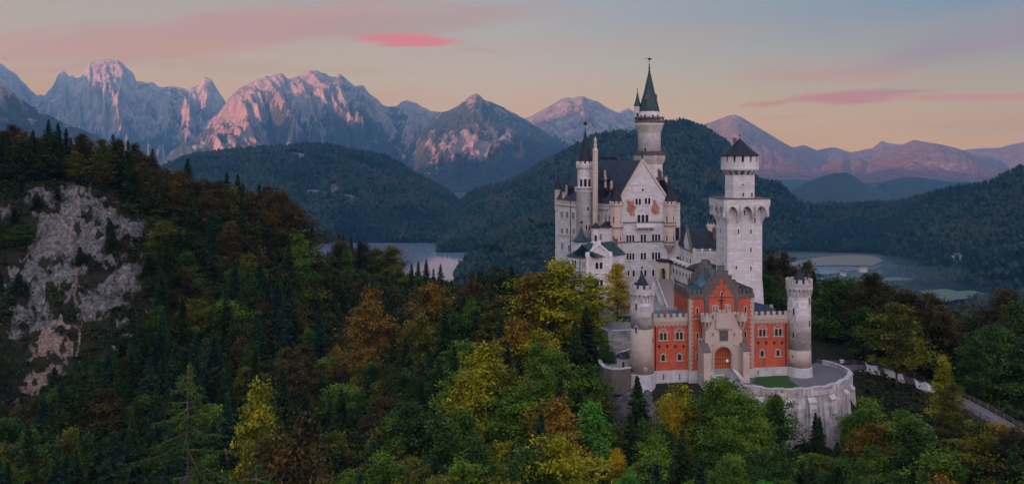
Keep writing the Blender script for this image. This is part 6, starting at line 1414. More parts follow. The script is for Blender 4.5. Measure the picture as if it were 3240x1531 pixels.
# --- great curved retaining wall of the entrance terrace
def retaining():
    k = [(2217,1186,199.2),(2260,1198,196.4),(2330,1216,192),(2390,1226,189.6),(2450,1232,187.9),(2510,1231,187.8),(2560,1228,188.4),(2610,1223,190),(2645,1214,192.2),(2672,1203,195.4),(2688,1192,198.6),(2691,1182,201.5)]
    # refine with a smooth curve
    P = np.array([XY(a, c) for a, b_, c in k]); n = 40; tt = np.linspace(0, len(P)-1, n); Q = []
    for u in tt:
        i = min(int(u), len(P)-2); f = u-i; p0 = P[max(i-1,0)]; p1 = P[i]; p2 = P[i+1]; p3 = P[min(i+2,len(P)-1)]
        Q.append(0.5*((2*p1)+(-p0+p2)*f+(2*p0-5*p1+4*p2-p3)*f*f+(-p0+3*p1-3*p2+p3)*f**3))
    Q = [tuple(q) for q in Q]
    zt = -53.35
    t = empty('retaining_wall', (Q[20][0], Q[20][1], -70), 'tall curved stone retaining wall with buttresses under the entrance terrace', 'wall')
    b = MB(); bt = 1.3
    for i in range(n-1):
        F = Fr(Q[i], Q[i+1]); F2 = F
        b.add([F.p(-0.03,bt,-72), F.p(F.len+0.03,bt,-72), F.p(F.len+0.03,0,zt), F.p(-0.03,0,zt), F.p(-0.03,-1.5,-72), F.p(F.len+0.03,-1.5,-72), F.p(F.len+0.03,-1.5,zt), F.p(-0.03,-1.5,zt)], [(0,1,2,3),(5,4,7,6),(3,2,6,7)])
    b.build('masonry', M['retain'], t)
    b = MB(); c = MB(); r = random.Random(5)
    for i in range(n-1):                        # parapet in steps, as its courses fall to the right
        F = Fr(Q[i], Q[i+1]); h = 1.05+0.16*(1 if (i//2) % 2 else 0); b.box(F, -0.02, F.len+0.02, -0.55, 0.12, zt, zt+h); c.box(F, -0.03, F.len+0.03, -0.68, 0.26, zt+h, zt+h+0.2)
        b.box(F, -0.02, F.len+0.02, -0.1, 0.22, zt-0.55, zt-0.1)
    b.build('parapet', M['retain'], t); c.build('coping', M['plinth'], t)
    for px_ in (2395, 2475, 2556, 2622, 2668, 2686):
        j = min(range(n-1), key=lambda i: abs(CX+Q[i][0]/Q[i][1]*FOC-px_)); F = Fr(Q[j], Q[j+1]); w = 0.85
        m_ = F.len/2; b = MB(); b.hexa([F.p(m_-w,2.6,-72),F.p(m_+w,2.6,-72),F.p(m_+w,-0.3,-72),F.p(m_-w,-0.3,-72),F.p(m_-w,1.0,zt-1.6),F.p(m_+w,1.0,zt-1.6),F.p(m_+w,-0.3,zt-1.6),F.p(m_-w,-0.3,zt-1.6)])
        o = b.build('buttress', M['retain'], t)
        b = MB(); b.hexa([F.p(m_-w-.1,1.15,zt-1.6),F.p(m_+w+.1,1.15,zt-1.6),F.p(m_+w+.1,-0.3,zt-1.6),F.p(m_-w-.1,-0.3,zt-1.6),F.p(m_-w-.1,0.3,zt-0.75),F.p(m_+w+.1,0.3,zt-0.75),F.p(m_+w+.1,-0.3,zt-0.75),F.p(m_-w-.1,-0.3,zt-0.75)]); b.build('buttress_cap', M['plinth'], o)
    # terrace surface
    inner = [XY(2691,206),XY(2640,214),XY(2580,216),XY(2480,207),XY(2215,203.5)]
    b = MB(); b.extr(Q+inner, zt-0.6, zt-0.05); tag(b.build('terrace_paving', M['asphalt']), kind='structure')
    # inner far parapet running back right of the tower (white stepped coping)
    Q2 = [XY(2691,201.5),XY(2680,205.5),XY(2655,209.5),XY(2625,212.5),XY(2602,214)]
    wall_thing('low white-capped parapet curling behind the terrace, right of the right round tower', 'parapet_wall', [q for q in Q2][::-1], -55, -52.5, 0.5, 'plinth')
    # lawn in front of the right wing
    g = [G.p(U(2390),1.0,0)[:2], G.p(U(2440),0.35,0)[:2], G.p(U(2492),0.35,0)[:2]]
    lawn = g+[XY(2500,199.5),XY(2532,193.5),XY(2560,191.0),XY(2520,190.6),XY(2450,191.6),XY(2412,194.6),XY(2380,197.5)]
    b = MB(); b.extr(lawn[::-1], zt-0.04, zt+0.03); tag(b.build('lawn', M['grass']), kind='structure')
    # side walls of the gate ramp
    wall_thing('low pale stone wall on the right side of the gate ramp', 'ramp_wall', [G.p(U(2318,1160,3.3),3.6,0)[:2], XY(2345,195.2)], -55, [-50.9,-52.2], 0.6, 'plinth')
    wall_thing('low pale stone wall on the left side of the gate ramp', 'ramp_wall', [XY(2222,197.4), G.p(U(2256,1160,3.3),3.6,0)[:2]], -55, [-51.9,-50.9], 0.6, 'plinth')
    b = MB(); a0 = G.p(U(2258,1160,3.2),2.4,0)[:2]; a1 = G.p(U(2318,1160,3.2),2.4,0)[:2]; m0 = XY(2262,194.6+3.0); m1 = XY(2348,194.6)
    zd = Zg(2288, 1168, 3.2); b.add([(*a0,zd),(*a1,zd),(*m1,zt),(*m0,zt),(*a0,zt-1),(*a1,zt-1),(*m1,zt-1),(*m0,zt-1)], [(3,2,1,0),(4,5,6,7),(0,1,5,4),(1,2,6,5),(2,3,7,6),(3,0,4,7)])
    tag(b.build('gate_ramp', M['paving']), kind='structure')
retaining()
# --- access path descending to the right, rail fence, guide post, covered railings
PATH = [(2590,214,-54.0),(2660,213,-54.2),(2720,216,-54.6),(2800,215,-55.6),(2880,211.5,-56.8),(2960,206,-57.6),(3040,199,-58.2),(3120,190,-58.6),(3200,182,-59.2),(3330,172,-59.8)]
def path():
    v = []; f = []; pts = []
    for i in range(len(PATH)-1):
        for j in range(6):
            t_ = j/6; a, b_ = PATH[i], PATH[i+1]; px = a[0]+(b_[0]-a[0])*t_; Y = a[1]+(b_[1]-a[1])*t_; z = a[2]+(b_[2]-a[2])*t_; pts.append((*XY(px, Y), z))
    up = []; lo = []
    for i, (x, y, z) in enumerate(pts):
        a = pts[max(i-1,0)]; c = pts[min(i+1,len(pts)-1)]; d = np.array([c[0]-a[0], c[1]-a[1]]); d /= np.linalg.norm(d); nrm = np.array([-d[1], d[0]])
        w = 2.3; up.append((x+nrm[0]*w, y+nrm[1]*w, z+0.3)); lo.append((x-nrm[0]*w, y-nrm[1]*w, z+0.3))
    n = len(up); v = up+lo+[(x,y,z-2.0) for x,y,z in up]+[(x,y,z-2.0) for x,y,z in lo]
    b = MB(); b.add(v, [(i,i+1,i+1+n,i+n)[::-1] for i in range(n-1)]+[(i,i+2*n,i+2*n+1,i+1) for i in range(n-1)]+[(i+n,i+n+1,i+3*n+1,i+3*n) for i in range(n-1)])
    o = b.build('path', M['asphalt']); tag(o, kind='structure')
    return up, lo
pup, plo = path()
def rail_fence(pts, label, name='rail_fence', h=1.15):
    t = empty(name, pts[0], label, 'fence'); k = 0
    for i in range(0, len(pts), 2):
        x, y, z = pts[i]; b = MB(); b.box(Fr((x-.09,y),(x+.09,y)), 0, .18, -.09, .09, z-0.3, z+h); b.build('post', M['fencewood'], t)
    b = MB()
    for zo in (0.5, 1.0):
        for i in range(len(pts)-1):
            a, c = pts[i], pts[i+1]; b.tube((a[0],a[1],a[2]+zo), (c[0],c[1],c[2]+zo), 0.08, seg=4)
    b.build('rail', M['fencewood'], t)
rail_fence(pup, 'brown timber rail fence along the far side of the path')
rail_fence(plo[9:], 'brown timber rail fence along the near side of the path')
def cover(i0, i1, label, sag, h=1.3, seed=1, mat='cloth'):
    """a sheet of pale fabric thrown over the rails, hanging unevenly"""
    r = random.Random(seed); seg = []
    for i in range(i0, min(i1, len(plo)-1)):
        for j in range(3): 
            t_ = j/3; a, c = plo[i], plo[i+1]; seg.append(tuple(a[k]+(c[k]-a[k])*t_ for k in range(3)))
    v = []; n = len(seg)
    for s_ in range(6):
        for i, (x, y, z) in enumerate(seg):
            k = s_/5; rr = math.sin(i*0.9+s_)*0.10+r.random()*0.10
            v.append((x+rr*0.5, y-0.15-(k*1.6)+rr, z+h*(1-k)+0.1+sag*math.sin(i*0.5+seed)*0.25-0.5*k+rr))
    f = [(s_*n+i, s_*n+i+1, (s_+1)*n+i+1, (s_+1)*n+i) for s_ in range(5) for i in range(n-1)]
    b = MB(); b.add([(x,y,z) for x,y,z in v], f); o = b.build('tarpaulin', M[mat], None, True, off=tuple(seg[0]))
    so = o.modifiers.new('thickness', 'SOLIDIFY'); so.thickness = 0.03
    tag(o, label, 'tarpaulin')
cover(12, 16, 'pale tarpaulin sheet on the path railing, nearest to the terrace', 0.6, seed=1)
cover(17, 23, 'long white tarpaulin sheet on the path railing, middle of three', 0.9, seed=4)
cover(26, 32, 'crumpled white tarpaulin low on the path railing, nearest the viewer', 1.2, seed=9)
def hoard(i0, i1, seed, label):
    """a stack of pale boards and poles beside the path"""
    r = random.Random(seed); a = plo[i0]; t = empty('board_stack', a, label, 'boards')
    for k in range(7):
        p = plo[i0+(k*(i1-i0))//7]; q = plo[min(i0+(k*(i1-i0))//7+2, len(plo)-1)]; dy = -1.2-r.random()*1.5; dz = -0.7+r.random()*0.9
        F = Fr((p[0],p[1]+dy),(q[0],q[1]+dy)); b = MB(); b.prism(F, [(0,p[2]+dz),(F.len,q[2]+dz),(F.len,q[2]+dz+0.12),(0,p[2]+dz+0.12)], -0.35, 0); b.build('board', M['cloth'] if k % 2 else M['whitetrim'], t)
hoard(9, 15, 3, 'pale boards lying on the slope below the path, beside the terrace')
hoard(27, 36, 5, 'white boards and poles lying beside the lower bend of the path')
def guide_post():
    x, y, z = P3(2663, 1160, 219); t = empty('guide_post', (x, y, -54.4), 'wooden guide post with white direction boards beside the path', 'signpost')
    b = MB(); b.box(Fr((x-.07,y),(x+.07,y)), 0, .14, -.07, .07, -54.6, Zp(1136,219)); b.build('post', M['wooddark'], t)
    for k in range(4):
        z1 = Zp(1137+k*4.2, 219); b = MB(); b.box(Fr((x-.55,y-.1),(x+.55,y-.1)), 0, 1.1, 0, .05, z1-0.26, z1); b.build('sign_board', M['paper'], t)
guide_post()
# protective net on the cliff foot and the pale chapel ruin far at the lake shore
def net():
    t = empty('rockfall_net', P3(222, 1180, 231), 'greenish rockfall net on posts below the rock cliff', 'fence'); b = MB()
    for i in range(5): p = P3(222+i*26, 1180, 231); b = MB(); b.tube(p, (p[0],p[1],p[2]+2.6), 0.06); b.build('post', M['iron'], t)
    b = MB(); 
    for k in range(9): a = P3(222, 1180-3.6*k, 231); c = P3(326, 1180-3.6*k, 231); b.tube(a, c, 0.025, seg=3)
    for i in range(22): a = P3(222+i*4.95, 1180, 231); b.tube(a, (a[0],a[1],a[2]+2.5), 0.02, seg=3)
    b.build('mesh', M['copper'], t)
    b = MB(); a = P3(238, 1182, 229.5); c = P3(330, 1178, 229.5); b.tube(a, c, 0.28, seg=6); b.build('ledge', M['fencewood'], t)
net()
# ================================================================== TREES
def leaf_quads(c, rg, size, flat=0.5, droop=0.0, elong=1.6):
    """one leaf spray (a small rhombus) at each centre, random heading, mostly lying flat"""
    n = len(c); a = rg.random(n)*6.283; tilt = (rg.random(n)-0.5)*2*(1.35-flat); roll = (rg.random(n)-0.5)*2*(1.35-flat)
    d = np.stack([np.cos(a)*np.cos(tilt), np.sin(a)*np.cos(tilt), np.sin(tilt)-droop], 1)
    d /= np.linalg.norm(d, axis=1)[:,None]
    s = np.stack([-np.sin(a)*np.cos(roll), np.cos(a)*np.cos(roll), np.sin(roll)], 1)
    sz = size*(0.55+0.9*rg.random(n))[:,None]
    V = np.stack([c-d*sz*elong*0.5, c+s*sz*0.5, c+d*sz*elong*0.5, c-s*sz*0.5], 1).reshape(-1,3)
    F = np.arange(4*n).reshape(-1,4)
    return V, F
def crown_mesh(name, C_, tint, rg, size, flat, droop, elong=1.6):
    V, F = leaf_quads(C_, rg, size, flat, droop, elong)
    return mesh_np(name, V, F, attrs=dict(tint=np.repeat(tint, 4)))
def tube_mesh(name, segs, sides=5):
    b = MB()
    for p0, p1, r0, r1 in segs: b.tube(p0, p1, r0, r1, sides)
    me = bpy.data.meshes.new(name); me.from_pydata(b.v, [], b.f); me.materials.append(M['bark']); return me
def broadleaf(seed, H=20.0, R=6.5, low=0.22, nb=46, per=115, size=0.44, shape='dome', lean=0.0):
    rg = np.random.default_rng(seed); segs = []; cs = []; tn = []
    top = H*0.9; segs.append(((0,0,-1.5),(0.15,0,H*0.4),0.34,0.24)); segs.append(((0.15,0,H*0.4),(lean,0,top),0.24,0.05))
    ph = rg.random(2)*6.28
    for i in range(nb):
        f = (i+0.5)/nb; zf = low+(1-low)*f**0.85
        if shape == 'dome': rr = R*(math.sin(math.pi*min(1, (zf-low)/(1-low)*0.72+0.22))**0.8)
        elif shape == 'column': rr = R*(1-0.75*((zf-low)/(1-low))**1.6)*(0.75+0.25*min(1, (zf-low)*8))
        else: rr = R*(1-((zf-low)/(1-low))**2.2)**0.6*(0.7+0.3*min(1, (zf-low)*6))
        a = i*2.4+rg.random()*0.8; lob = 1+0.16*math.sin(2*a+ph[0])+0.12*math.sin(3*a+ph[1]+zf*4)
        L = rr*lob*(0.72+0.40*rg.random()); z0 = H*zf*0.80-0.5; rise = H*(0.10+0.12*zf)*(0.6+0.8*rg.random())
        st = np.array([lean*zf, 0, max(z0, H*low*0.7)]); en = st+np.array([math.cos(a)*L, math.sin(a)*L, rise]); en[2] = min(en[2], H)
        mid = (st+en)/2+np.array([0,0,rise*0.22])
        if i % 2 == 0: segs += [(tuple(st), tuple(mid), 0.12, 0.07), (tuple(mid), tuple(en), 0.07, 0.02)]
        # leaves gather in a few flattened pads near the end of the limb
        k = int(per*(0.6+0.7*L/R)); npad = 5; tp = 0.35+0.7*rg.random(npad); side = (rg.random((npad,2))-0.5)*L*0.75
        pad = rg.integers(0, npad, k); t = tp[pad][:,None]
        base = np.where(t < 0.5, st+(mid-st)*2*t, mid+(en-mid)*(2*t-1))
        off = rg.normal(size=(k,3))*np.array([L*0.17+0.30, L*0.17+0.30, 0.34]); r2 = np.hypot(off[:,0], off[:,1])
        off[:,2] -= 0.16*r2
        base = base+off+np.stack([side[pad,0]*np.ones(k), side[pad,1]*np.ones(k), np.zeros(k)], 1)
        padt = rg.random(npad)
        cs.append(base); tn.append(np.clip(0.12+0.60*padt[pad]*0.8+0.34*rg.random(k)+0.3*(rg.random()-0.5), 0, 1))
    k = int(per*2.2); ct = np.array([lean,0,H*0.93])+rg.normal(size=(k,3))*np.array([R*0.16,R*0.16,0.8]); cs.append(ct); tn.append(0.3+0.5*rg.random(k))
    c = np.concatenate(cs); t_ = np.concatenate(tn)
    return crown_mesh('crown', c, t_, rg, size, 0.75, 0.12), tube_mesh('trunk', segs)
def spruce(seed, H=24.0, R=3.6, low=0.10, dens=1.0, sparse=0.0, size=0.42):
    rg = np.random.default_rng(seed); segs = [((0,0,-1.5),(0,0,H*0.5),0.26,0.17), ((0,0,H*0.5),(0,0,H-0.2),0.17,0.02)]; cs = []; tn = []
    z = H*low
    while z < H-0.3:
        f = (z-H*low)/(H*(1-low)); rr = R*(1-f)**0.85*(0.80+0.25*min(1, f*6)); nb = 7 if f < 0.8 else 5
        a0 = rg.random()*6.28
        for i in range(nb):
            if rg.random() < sparse: continue
            a = a0+6.283*i/nb+rg.normal()*0.16; L = max(0.18, rr*(0.50+0.75*rg.random())); dr = 0.10+0.30*(1-f)
            k = int((6+L*11)*dens); t = rg.random(k)**0.75; w = (0.10+0.26*L*(1-t)*1.0)
            lat = (rg.random(k)-0.5)*2*w
            x = np.cos(a)*L*t-np.sin(a)*lat; y = np.sin(a)*L*t+np.cos(a)*lat
            zz = z-L*dr*t**1.3+0.10*L*np.clip(t-0.75, 0, 1)*2-np.abs(lat)*0.35-rg.random(k)*0.22*(1-f*0.6)
            cs.append(np.stack([x, y, zz], 1)); tn.append(np.clip(0.15+0.45*t+0.35*rg.random(k), 0, 1))
            if f < 0.7 and i % 3 == 0: segs.append(((0,0,z), (math.cos(a)*L*0.8, math.sin(a)*L*0.8, z-L*dr*0.7), 0.05, 0.015))
        z += 0.42+0.30*(1-f)
    k = 14; cs.append(np.stack([rg.normal(size=k)*0.06, rg.normal(size=k)*0.06, H-0.9+rg.random(k)*1.0], 1)); tn.append(rg.random(k))
    return crown_mesh('crown', np.concatenate(cs), np.concatenate(tn), rg, size, 0.85, 0.22, 2.0), tube_mesh('trunk', segs, 4)
BL = [broadleaf(101, 20, 6.6, 0.22, 50, 250, 0.35), broadleaf(102, 20, 5.6, 0.16, 46, 250, 0.34, 'egg'), broadleaf(103, 21, 7.4, 0.25, 56, 250, 0.36), broadleaf(104, 19, 5.0, 0.12, 46, 240, 0.33, 'egg'),
      broadleaf(105, 20, 4.2, 0.14, 42, 230, 0.31, 'column'), broadleaf(106, 20, 6.0, 0.40, 42, 250, 0.34, 'dome', 0.8), broadleaf(107, 18, 6.8, 0.15, 50, 250, 0.35)]
SP = [spruce(201, 24, 5.0), spruce(202, 24, 4.4), spruce(203, 25, 5.8, 0.06), spruce(204, 23, 4.4, 0.22, 0.9, 0.22), spruce(205, 26, 6.2, 0.12, 0.9, 0.16), spruce(206, 22, 3.6, 0.18, 1.0, 0.10)]
PH = {0: 20, 1: 24}
trees = []        # (x, y, species, leaf colour, proto, height, label or None)
def crown_px(x, Y, ztop): return CX+x/Y*FOC, HY-ztop/Y*FOC
def put(px, py, Y, sp, col, h=None, k=None, wide=1.0, label=None, group=None):
    """a tree whose tip shows at picture point (px, py), standing on the ground at distance Y"""
    x, _ = XY(px, Y); zt = Zp(py, Y); zg = ground_at(x, Y)
    hh = h if h else zt-zg
    if hh < 6: hh = 6
    if k is None: k = len(trees) % (len(SP) if sp else len(BL))
    trees.append(dict(x=x, y=Y, z=zt-hh, sp=sp, col=col, k=k, h=hh, wide=wide, label=label, px=px, py=py, group=group))
# --- trees one can point at in the photograph
put(1603*1.258, 1204, 182, 1, 'spruce', None, 2, 1.05, 'dark spruce standing alone in front of the left round tower')
put(1712*1.258, 1222, 180, 0, 'lime', None, 1, 0.95, 'yellow-green tree with golden leaf sprays below the left red wing')
put(1696*1.258, 1262, 176, 0, 'yellow', None, 4, 0.6, 'slim golden tree directly below the left red wing')
put(1672*1.258, 1262, 177, 0, 'lime', None, 4, 0.7, 'slim yellowish tree just right of the lone dark spruce')
put(1812*1.258, 1196, 178, 0, 'green', None, 0, 0.95, 'broad green tree rising in front of the gate ramp')
put(1866*1.258, 1215, 176, 0, 'green', None, 6, 0.9, 'wide green tree right of the gate ramp, before the retaining wall')
put(1948*1.258, 1236, 178, 0, 'darkgreen', None, 3, 1.05, 'dark green tree hiding the middle of the retaining wall')
put(1900*1.258, 1290, 170, 0, 'green', None, 1, 0.9, 'lower green tree in front of the retaining wall')
put(2051*1.258, 1282, 181, 1, 'spruce', 16, 5, 0.8, 'thin dark spruce standing against the bare retaining wall')
put(2062*1.258, 1310, 180, 1, 'spruce', 12, 3, 0.7, 'short thin spruce beside the thin spruce at the retaining wall')
put(2106*1.258, 1405, 172, 1, 'spruce', 12, 2, 1.0, 'small bushy spruce at the right foot of the retaining wall')
put(1489*1.258, 1278, 172, 0, 'bright', None, 4, 1.1, 'vivid green tree left of the rocks under the castle')
put(1553*1.258, 836, 237, 0, 'yellow', None, 1, 0.86, 'bright golden tree in the upper courtyard before the palace')
put(1492*1.258, 880, 231, 0, 'green', None, 4, 0.85, 'slim green tree between the golden courtyard tree and the amber trees')
put(1416*1.258, 850, 224, 0, 'lime', None, 2, 1.15, 'large yellow-green beech left of the white bower')
put(1365*1.258, 862, 229, 0, 'amber', None, 0, 0.8, 'amber beech left of the large yellow-green beech by the bower')
put(1330*1.258, 872, 222, 0, 'amber', None, 4, 1.0, 'narrow amber tree on the ridge left of the castle')
put(1286*1.258, 838, 246, 1, 'spruce', 26, 0, 1.0, 'tall dark spruce on the ridge between lake and castle')
put(1303*1.258, 868, 240, 1, 'spruce', 22, 3, 0.9, 'dark spruce just right of the tall spruce between lake and castle')
put(1474*1.258, 985, 209, 1, 'spruce', None, 4, 1.25, 'massive dark spruce left of the curved bastion wall')
put(1456*1.258, 975, 215, 0, 'lime', None, 5, 0.6, 'yellow-green tree peeping over the massive dark spruce')
put(1225*1.258, 1098, 190, 0, 'lime', None, 1, 1.1, 'tall yellow-green tree in the middle of the valley forest')
put(1180*1.258, 1180, 184, 0, 'lime', None, 0, 0.8, 'yellow-green tree lower left of the tall yellow-green valley tree')
put(1277*1.258, 1090, 194, 1, 'spruce', None, 1, 1.05, 'dark spruce right of the tall yellow-green valley tree')
put(1892, 1040, 217, 0, 'green', 8, 1, 0.7, 'leafy bush on the bank beside the garden stairs')
put(1915, 1085, 207, 0, 'darkgreen', 6, 6, 0.6, 'low dark bush between garden stairs and guard hut')
put(1862, 1160, 192, 0, 'darkgreen', None, 1, 1.0, 'dark green tree leaning against the left end of the curved bastion')
put(1900, 1235, 188, 0, 'olive', None, 4, 0.9, 'olive tree before the rocks under the curved bastion')
put(1945, 1330, 182, 0, 'green', None, 3, 0.7, 'green tree low between vivid green tree and lone spruce')
put(2040, 1330, 176, 0, 'darkgreen', None, 1, 0.7, 'dark green tree low at the right foot of the lone spruce')
put(1400*1.258, 1270, 168, 0, 'amber', None, 1, 1.15, 'amber beech at the lower centre, left of the vivid green tree')
put(1350*1.258, 1300, 170, 0, 'olive', None, 6, 0.9, 'olive beech left of the amber beech at the lower centre')
put(700*1.258, 1315, 138, 0, 'rust', None, 6, 0.8, 'rust-brown rounded tree in the dark lower left forest')
put(765*1.258, 1322, 140, 0, 'brown', None, 1, 0.85, 'dull brown tree right of the rounded rust tree, lower left')
put(652*1.258, 1222, 150, 0, 'lime', None, 1, 0.6, 'small yellow-green tree right of the near cone-bearing spruce')
put(930*1.258, 915, 268, 0, 'amber', None, 1, 0.85, 'orange-brown beech below the lake inlet') 
put(1085*1.258, 900, 280, 0, 'amber', None, 0, 0.95, 'amber beech on the slope right of the lake inlet')
put(1190*1.258, 905, 290, 0, 'rust', None, 2, 0.9, 'russet beech on the crest below the lake shore hill')
put(1060*1.258, 1000, 252, 0, 'olive', None, 1, 0.9, 'large olive beech in the upper middle of the valley forest')
put(1552*1.258, 1412, 160, 0, 'yellow', 8, 3, 0.55, 'little golden tree low between the vivid tree and the dark spruce')
put(857*1.258, 762, 372, 0, 'rust', None, 0, 0.9, 'rust-coloured beech on the skyline left of the lake')
put(905*1.258, 760, 368, 1, 'spruce', 24, 1, 1.0, 'pointed dark spruce on the skyline left of the lake')
put(985*1.258, 780, 376, 0, 'olive', None, 0, 0.95, 'rounded olive beech on the skyline just left of the lake water')
put(872*1.258, 790, 360, 0, 'green', None, 4, 0.8, 'green tree below the rust-coloured skyline beech left of the lake')
put(795*1.258, 790, 350, 0, 'green', None, 6, 0.85, 'light green tree at the foot of the big left slope')
put(742*1.258, 675, 322, 0, 'brown', None, 2, 1.0, 'brown beech at the right end of the left ridge')
put(748*1.258, 745, 312, 0, 'green', None, 1, 0.95, 'green-gold tree hanging below the right end of the left ridge')
put(1148, 778, 384, 0, 'brown', None, 2, .8); put(1192, 786, 388, 0, 'olive', None, 0, .8); put(1100, 782, 372, 0, 'darkgreen', None, 6, .8)
for i, (x, y, c) in enumerate([(1035,832,'spruce'),(1052,824,'spruce'),(1072,828,'teal'),(1090,842,'teal'),(1108,848,'spruce'),(942,808,'spruce'),(960,800,'spruce')]):
    put(x*1.258, y, 395-i, 1, c, None, i % 6, 0.9, None)
# right of the castle
put(2095*1.258, 880, 246, 0, 'darkgreen', 26, 0, 0.95, 'dark green tree close to the right of the right round tower')
put(2135*1.258, 900, 252, 0, 'darkgreen', 26, 2, 0.85, 'second dark green tree right of the right round tower')
put(2192*1.258, 868, 238, 0, 'brown', 25, 5, 1.05, 'tall brownish tree with bare trunk beyond the path')
put(2255*1.258, 968, 206, 0, 'olive', 24, 5, 1.0, 'olive tree with a long bare trunk standing by the path railing')
put(2340*1.258, 930, 232, 0, 'brown', 24, 0, 0.95, 'brown-green tree beyond the path, right of the long-trunked olive tree')
put(2292*1.258, 955, 246, 0, 'brown', 22, 6, 0.9, 'brown-green tree behind the long-trunked olive tree')
put(2483*1.258, 1056, 208, 0, 'darkgreen', 22, 2, 1.0, 'rounded dark green tree beyond the lower path')
put(2535*1.258, 938, 248, 0, 'brown', 26, 2, 1.1, 'big brown tree on the right skyline')
put(2430*1.258, 1000, 262, 0, 'darkgreen', 22, 0, 0.9, 'dark green tree on the right skyline, below the misty field')
put(2572*1.258, 960, 225, 0, 'darkgreen', 26, 0, 1.0, 'dark green tree cut by the right edge of the picture')
put(2372*1.258, 1128, 186, 0, 'lime', 17, 4, 0.75, 'young yellow-green tree in front of the path')
put(2396*1.258, 1212, 182, 0, 'olive', 13, 1, 0.6, 'slender olive tree right of the young yellow-green tree')
put(2190*1.258, 1238, 178, 0, 'green', 20, 6, 0.85, 'green tree just right of the retaining wall')
put(2165*1.258, 1290, 182, 0, 'green', 16, 3, 0.8, 'lower green tree touching the right end of the retaining wall')
put(2280*1.258, 1306, 172, 0, 'green', 18, 0, 0.9, 'spreading green tree on the slope below the path')
put(2340*1.258, 1350, 170, 0, 'darkgreen', 16, 3, 0.8, 'dark green tree on the slope below the path, right of the spreading one')
put(2500*1.258, 1305, 160, 0, 'amber', 20, 6, 1.0, 'amber-tinged broad tree at the lower right')
put(2470*1.258, 1340, 152, 0, 'olive', 19, 1, 0.9, 'olive tree in front of the amber-tinged broad tree, lower right')
put(2560*1.258, 1360, 150, 0, 'brown', 18, 0, 0.95, 'brown tree in the lower right corner')
put(1945*1.258, 872, 300, 0, 'brown', 24, 0, 0.9, 'brownish tree seen between the square tower and the right round tower')
put(1925*1.258, 885, 285, 0, 'darkgreen', 22, 2, 0.8, 'dark green tree touching the right edge of the square tower')
put(1968*1.258, 866, 310, 0, 'rust', 22, 6, 0.8, 'russet tree directly behind the right round tower roof')
put(1845*1.258, 1450, 150, 0, 'green', 12, 0, 0.6, 'low green tree at the bottom edge under the gate')
put(1920*1.258, 1500, 145, 0, 'bright', 10, 6, 0.55, 'bright green bushy tree at the bottom edge, below the retaining wall')
put(1580*1.258, 1478, 148, 0, 'bright', 11, 6, 0.6, 'bright green bushy tree at the bottom edge, below the lone spruce')
# left ridge skyline
for (x, y, Y, sp, c, k, wd) in [(12,410,318,0,'brown',0,.8),(35,402,322,0,'brown',2,.7),(62,415,316,0,'rust',1,.7),(88,418,318,0,'brown',6,.7),(122,382,322,1,'spruce',2,1.0),(146,398,324,1,'spruce',4,1.0),(166,402,322,1,'teal',1,1.0),(178,425,326,1,'spruce',3,.9),(205,420,318,0,'brown',0,.7),(212,448,322,0,'rust',4,.9),(235,470,320,1,'spruce',0,1.0),
      (258,440,316,0,'olive',5,.7),(285,434,318,1,'spruce',4,1.1),(300,436,322,0,'brown',4,.9),(322,440,320,1,'spruce',1,1.0),(340,452,324,0,'brown',1,.7),(352,482,318,0,'brown',0,.7),(384,474,322,1,'spruce',2,1.1),(372,500,316,0,'brown',2,.7),(405,545,318,1,'spruce',5,1.0),
      (472,505,326,1,'spruce',2,1.1),(452,538,322,0,'rust',0,.8),(440,560,318,0,'amber',3,.7),(498,545,322,0,'brown',6,.75),(520,570,320,0,'rust',1,.7),(570,540,330,1,'spruce',0,1.1),(552,570,324,0,'brown',0,.7),(598,558,328,1,'spruce',2,1.0),(612,556,331,1,'spruce',5,1.0),(585,590,322,0,'olive',4,.9),(630,578,326,0,'brown',6,.7),
      (652,575,330,1,'spruce',1,1.0),(664,580,330,1,'spruce',3,1.0),(676,590,326,0,'brown',1,.75),(690,602,322,0,'rust',0,.75),(712,622,324,0,'brown',2,.7),(728,650,322,0,'rust',4,.8),(24,440,305,1,'spruce',0,1),(100,455,308,1,'spruce',3,1),(190,480,310,0,'olive',2,.6),(262,500,308,0,'olive',0,.7)]:
    put(x*1.258, y+4, Y, sp, c, None, k, wd)
# --- fill the forest: candidates over the ground, thinned by distance between stems
def mixfor(px, py, Y, r):
    """share of conifers and leaf colour by where the tree stands in this forest"""
    if px < 620:
        pc = 0.68
        if py < 700: pc = 0.42
        cols = [('brown',3.5),('rust',1.0),('darkgreen',4),('olive',2.5)]
    elif px < 980:
        pc = 0.5; cols = [('darkgreen',5),('brown',2.2),('rust',0.5),('green',2.5),('olive',2.5)]
        if py > 1150: pc = 0.55; cols = [('darkgreen',4),('green',2),('olive',2),('brown',1.5)]
    elif px < 1500:
        pc = 0.30; cols = [('olive',5),('amber',1.0),('rust',0.4),('darkgreen',3),('lime',1.0),('green',3.5)]
        if py > 1150: pc = 0.42; cols = [('darkgreen',5),('green',3),('olive',2),('brown',1)]
    elif px < 2000:
        pc = 0.42; cols = [('olive',4),('amber',1.0),('lime',1.8),('green',4),('darkgreen',3)]
    elif px < 2700:
        pc = 0.18; cols = [('green',4),('darkgreen',4),('olive',2)]
        if Y > 215: cols = [('darkgreen',4),('brown',3)]
    else:
        pc = 0.14; cols = [('darkgreen',5),('brown',3),('olive',3),('green',1.5)]
        if Y < 190: cols = [('green',4),('darkgreen',4),('olive',2.5),('amber',1)]
    if r.random() < pc: return 1, r.choices(['spruce','teal'], [4,1.3])[0]
    return 0, r.choices([c for c, _ in cols], [k for _, k in cols])[0]
